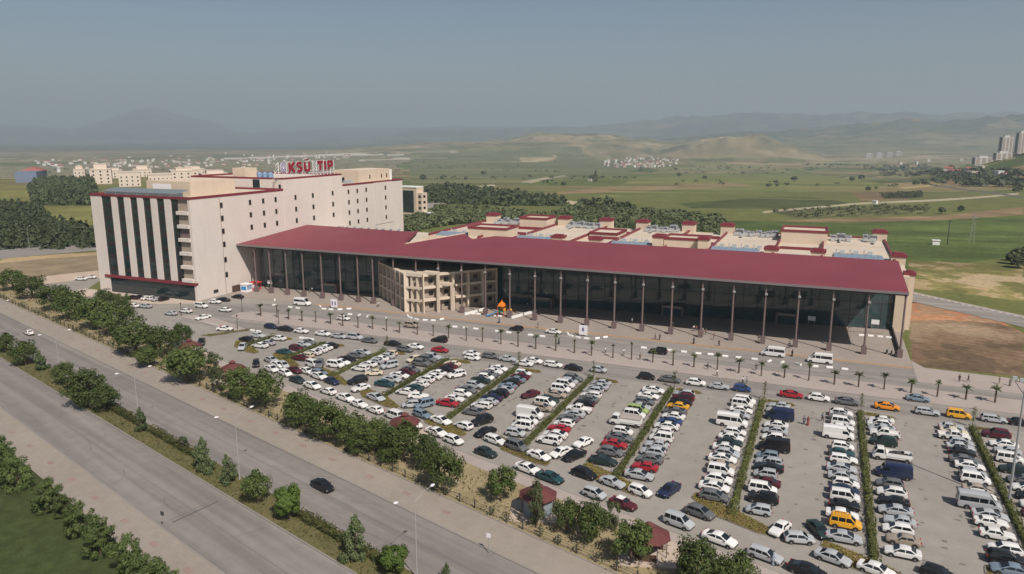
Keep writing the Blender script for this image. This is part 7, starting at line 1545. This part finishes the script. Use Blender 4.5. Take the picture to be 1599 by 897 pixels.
wood('thicket', F['bush_mid'], 4.5, 2.8, 3.6, 'leaf_thicket', 4, False, 30, .18)
wood('thicket', F['bush_right'], 6, 3.0, 2.8, 'leaf_thicket', 5, False, 24, .35)
wood('thicket', F['wood_r1'], 9, 4.5, 5, 'pine_leaf', 6, False, 18)
wood('orchard', F['dark_b'], 7, 2.2, 2.4, 'far_leaf', 8, False, 12, .1)
wood('orchard', F['orch'], 7.5, 1.9, 2.3, 'far_leaf', 9, False, 10, .35)
rnd = random.Random(21); b = MB()
for p in RTREES: s = rnd.uniform(.6, 1.3); small_tree_geo(b, p[0], p[1], p[2], 6.5 * s, 8 * s, rnd, rnd.random() < .2, 24)
for p in RTREES[::2]: s = rnd.uniform(.5, 1.0); small_tree_geo(b, p[0] + rnd.uniform(-30, 30), p[1] + rnd.uniform(-25, 25), p[2], 5.5 * s, 6.5 * s, rnd, False, 20)
tag(b.build('tree_belt', M['far_leaf']), kind='stuff')
b = MB()
for p in HWTREES:
    for q in range(3): s = rnd.uniform(.5, 1.0); small_tree_geo(b, p[0] + rnd.uniform(-25, 25), p[1] + rnd.uniform(4, 22), p[2], 7 * s, 8 * s, rnd, False, 16)
tag(b.build('roadside_trees', M['far_leaf']), kind='stuff')
rnd = random.Random(5); b = MB()
xs = []; 
for q in range(900):
    d = rnd.uniform(1100, 3400); a = R(rnd.uniform(-58, 12)); xs.append((d * math.sin(a), d * math.cos(a)))
zz = terrain_z(np.array([q[0] for q in xs]), np.array([q[1] for q in xs]))
nn = fbm(np.array([q[0] for q in xs]) / 200., np.array([q[1] for q in xs]) / 200., 3)
for (x, y), z, v in zip(xs, zz, nn):
    if v > .12: s = rnd.uniform(.5, 1.2); small_tree_geo(b, x, y, float(z), 5 * s, 6 * s, rnd, False, 9)
tag(b.build('field_scrub', M['far_leaf']), kind='stuff')
# single field trees
tm = [MB() for _ in range(3)]
FTM = []
for q in range(3): small_tree_geo(tm[q], 0, 0, .2, 1, 1.7, random.Random(90 + q), q == 2, 110); FTM.append(tm[q].mesh('crown', [M['far_leaf']]))
tb = MB(); tb.tube((0, 0, 0), (0, 0, 1.0), .09, .04, 6); FT_T = tb.mesh('trunk', [M['bark']])
fs = sorted(FTREES)
for k, p in enumerate(fs):
    d = math.hypot(p[0], p[1]); s = (3.2 if d < 500 else (3.2 if d < 1200 else 4.6)) * random.uniform(.8, 1.2)
    e = empty('field_tree', (p[0], p[1], p[2] - .2), k, (s, s, s)); inst('crown', FTM[k % 2], e); inst('trunk', FT_T, e)
    tag(e, 'lone dark tree out in the fields, %s of them from the left' % ORD[k], 'tree', 'single trees in the fields')
e = empty('cypress', (-361, 1203, terrain_z(-361, 1203) - .3), 0, (3.2, 3.2, 8.5)); inst('crown', FTM[2], e); inst('trunk', FT_T, e); tag(e, 'dark narrow cypress beside the lone white farm hut', 'tree')
rnd = random.Random(8)
for k, (x, y) in enumerate(((-410, 300), (-430, 330), (-445, 345), (-395, 312), (-470, 380), (-380, 330))):
    s = rnd.uniform(2.0, 3.2); e = empty('field_tree', (x, y, terrain_z(x, y) - .1), k, (s, s, s)); inst('crown', FTM[k % 2], e); inst('trunk', FT_T, e)
    tag(e, 'small round tree on the slope beside the pine wood, %s of six from the left' % ORD[sorted((-410, -430, -445, -395, -470, -380)).index(x)], 'tree', 'small trees beside the pine wood')

# ------------------------------------------------------------------ haze: one closed box of even thin air round camera, land and mountains
b = MB(); b.box(-34000, 34000, -34000, 34000, -130, 720)
hz = b.build('haze', []); tag(hz, kind='stuff')
hm = bpy.data.materials.new('haze_air'); hm.use_nodes = True; n = hm.node_tree.nodes; l = hm.node_tree.links
n.remove(n['Principled BSDF']); pv = n.new('ShaderNodeVolumePrincipled'); pv.inputs['Color'].default_value = (*HAZE_COLOR, 1)
pv.inputs['Density'].default_value = HAZE_DENSITY; pv.inputs['Anisotropy'].default_value = .1
l.new(pv.outputs[0], n['Material Output'].inputs['Volume']); hz.data.materials.append(hm)

for o in C.objects:
    if o.parent is None and 'label' in o and len(o['label'].replace(',', '').split()) > 16: print('LONG', o['label'])
_seen = {}
for o in C.objects:
    if o.parent is None and 'label' in o: _seen.setdefault(o['label'], []).append(o.name)
for k_, v_ in _seen.items():
    if len(v_) > 1: print('DUP', len(v_), k_)
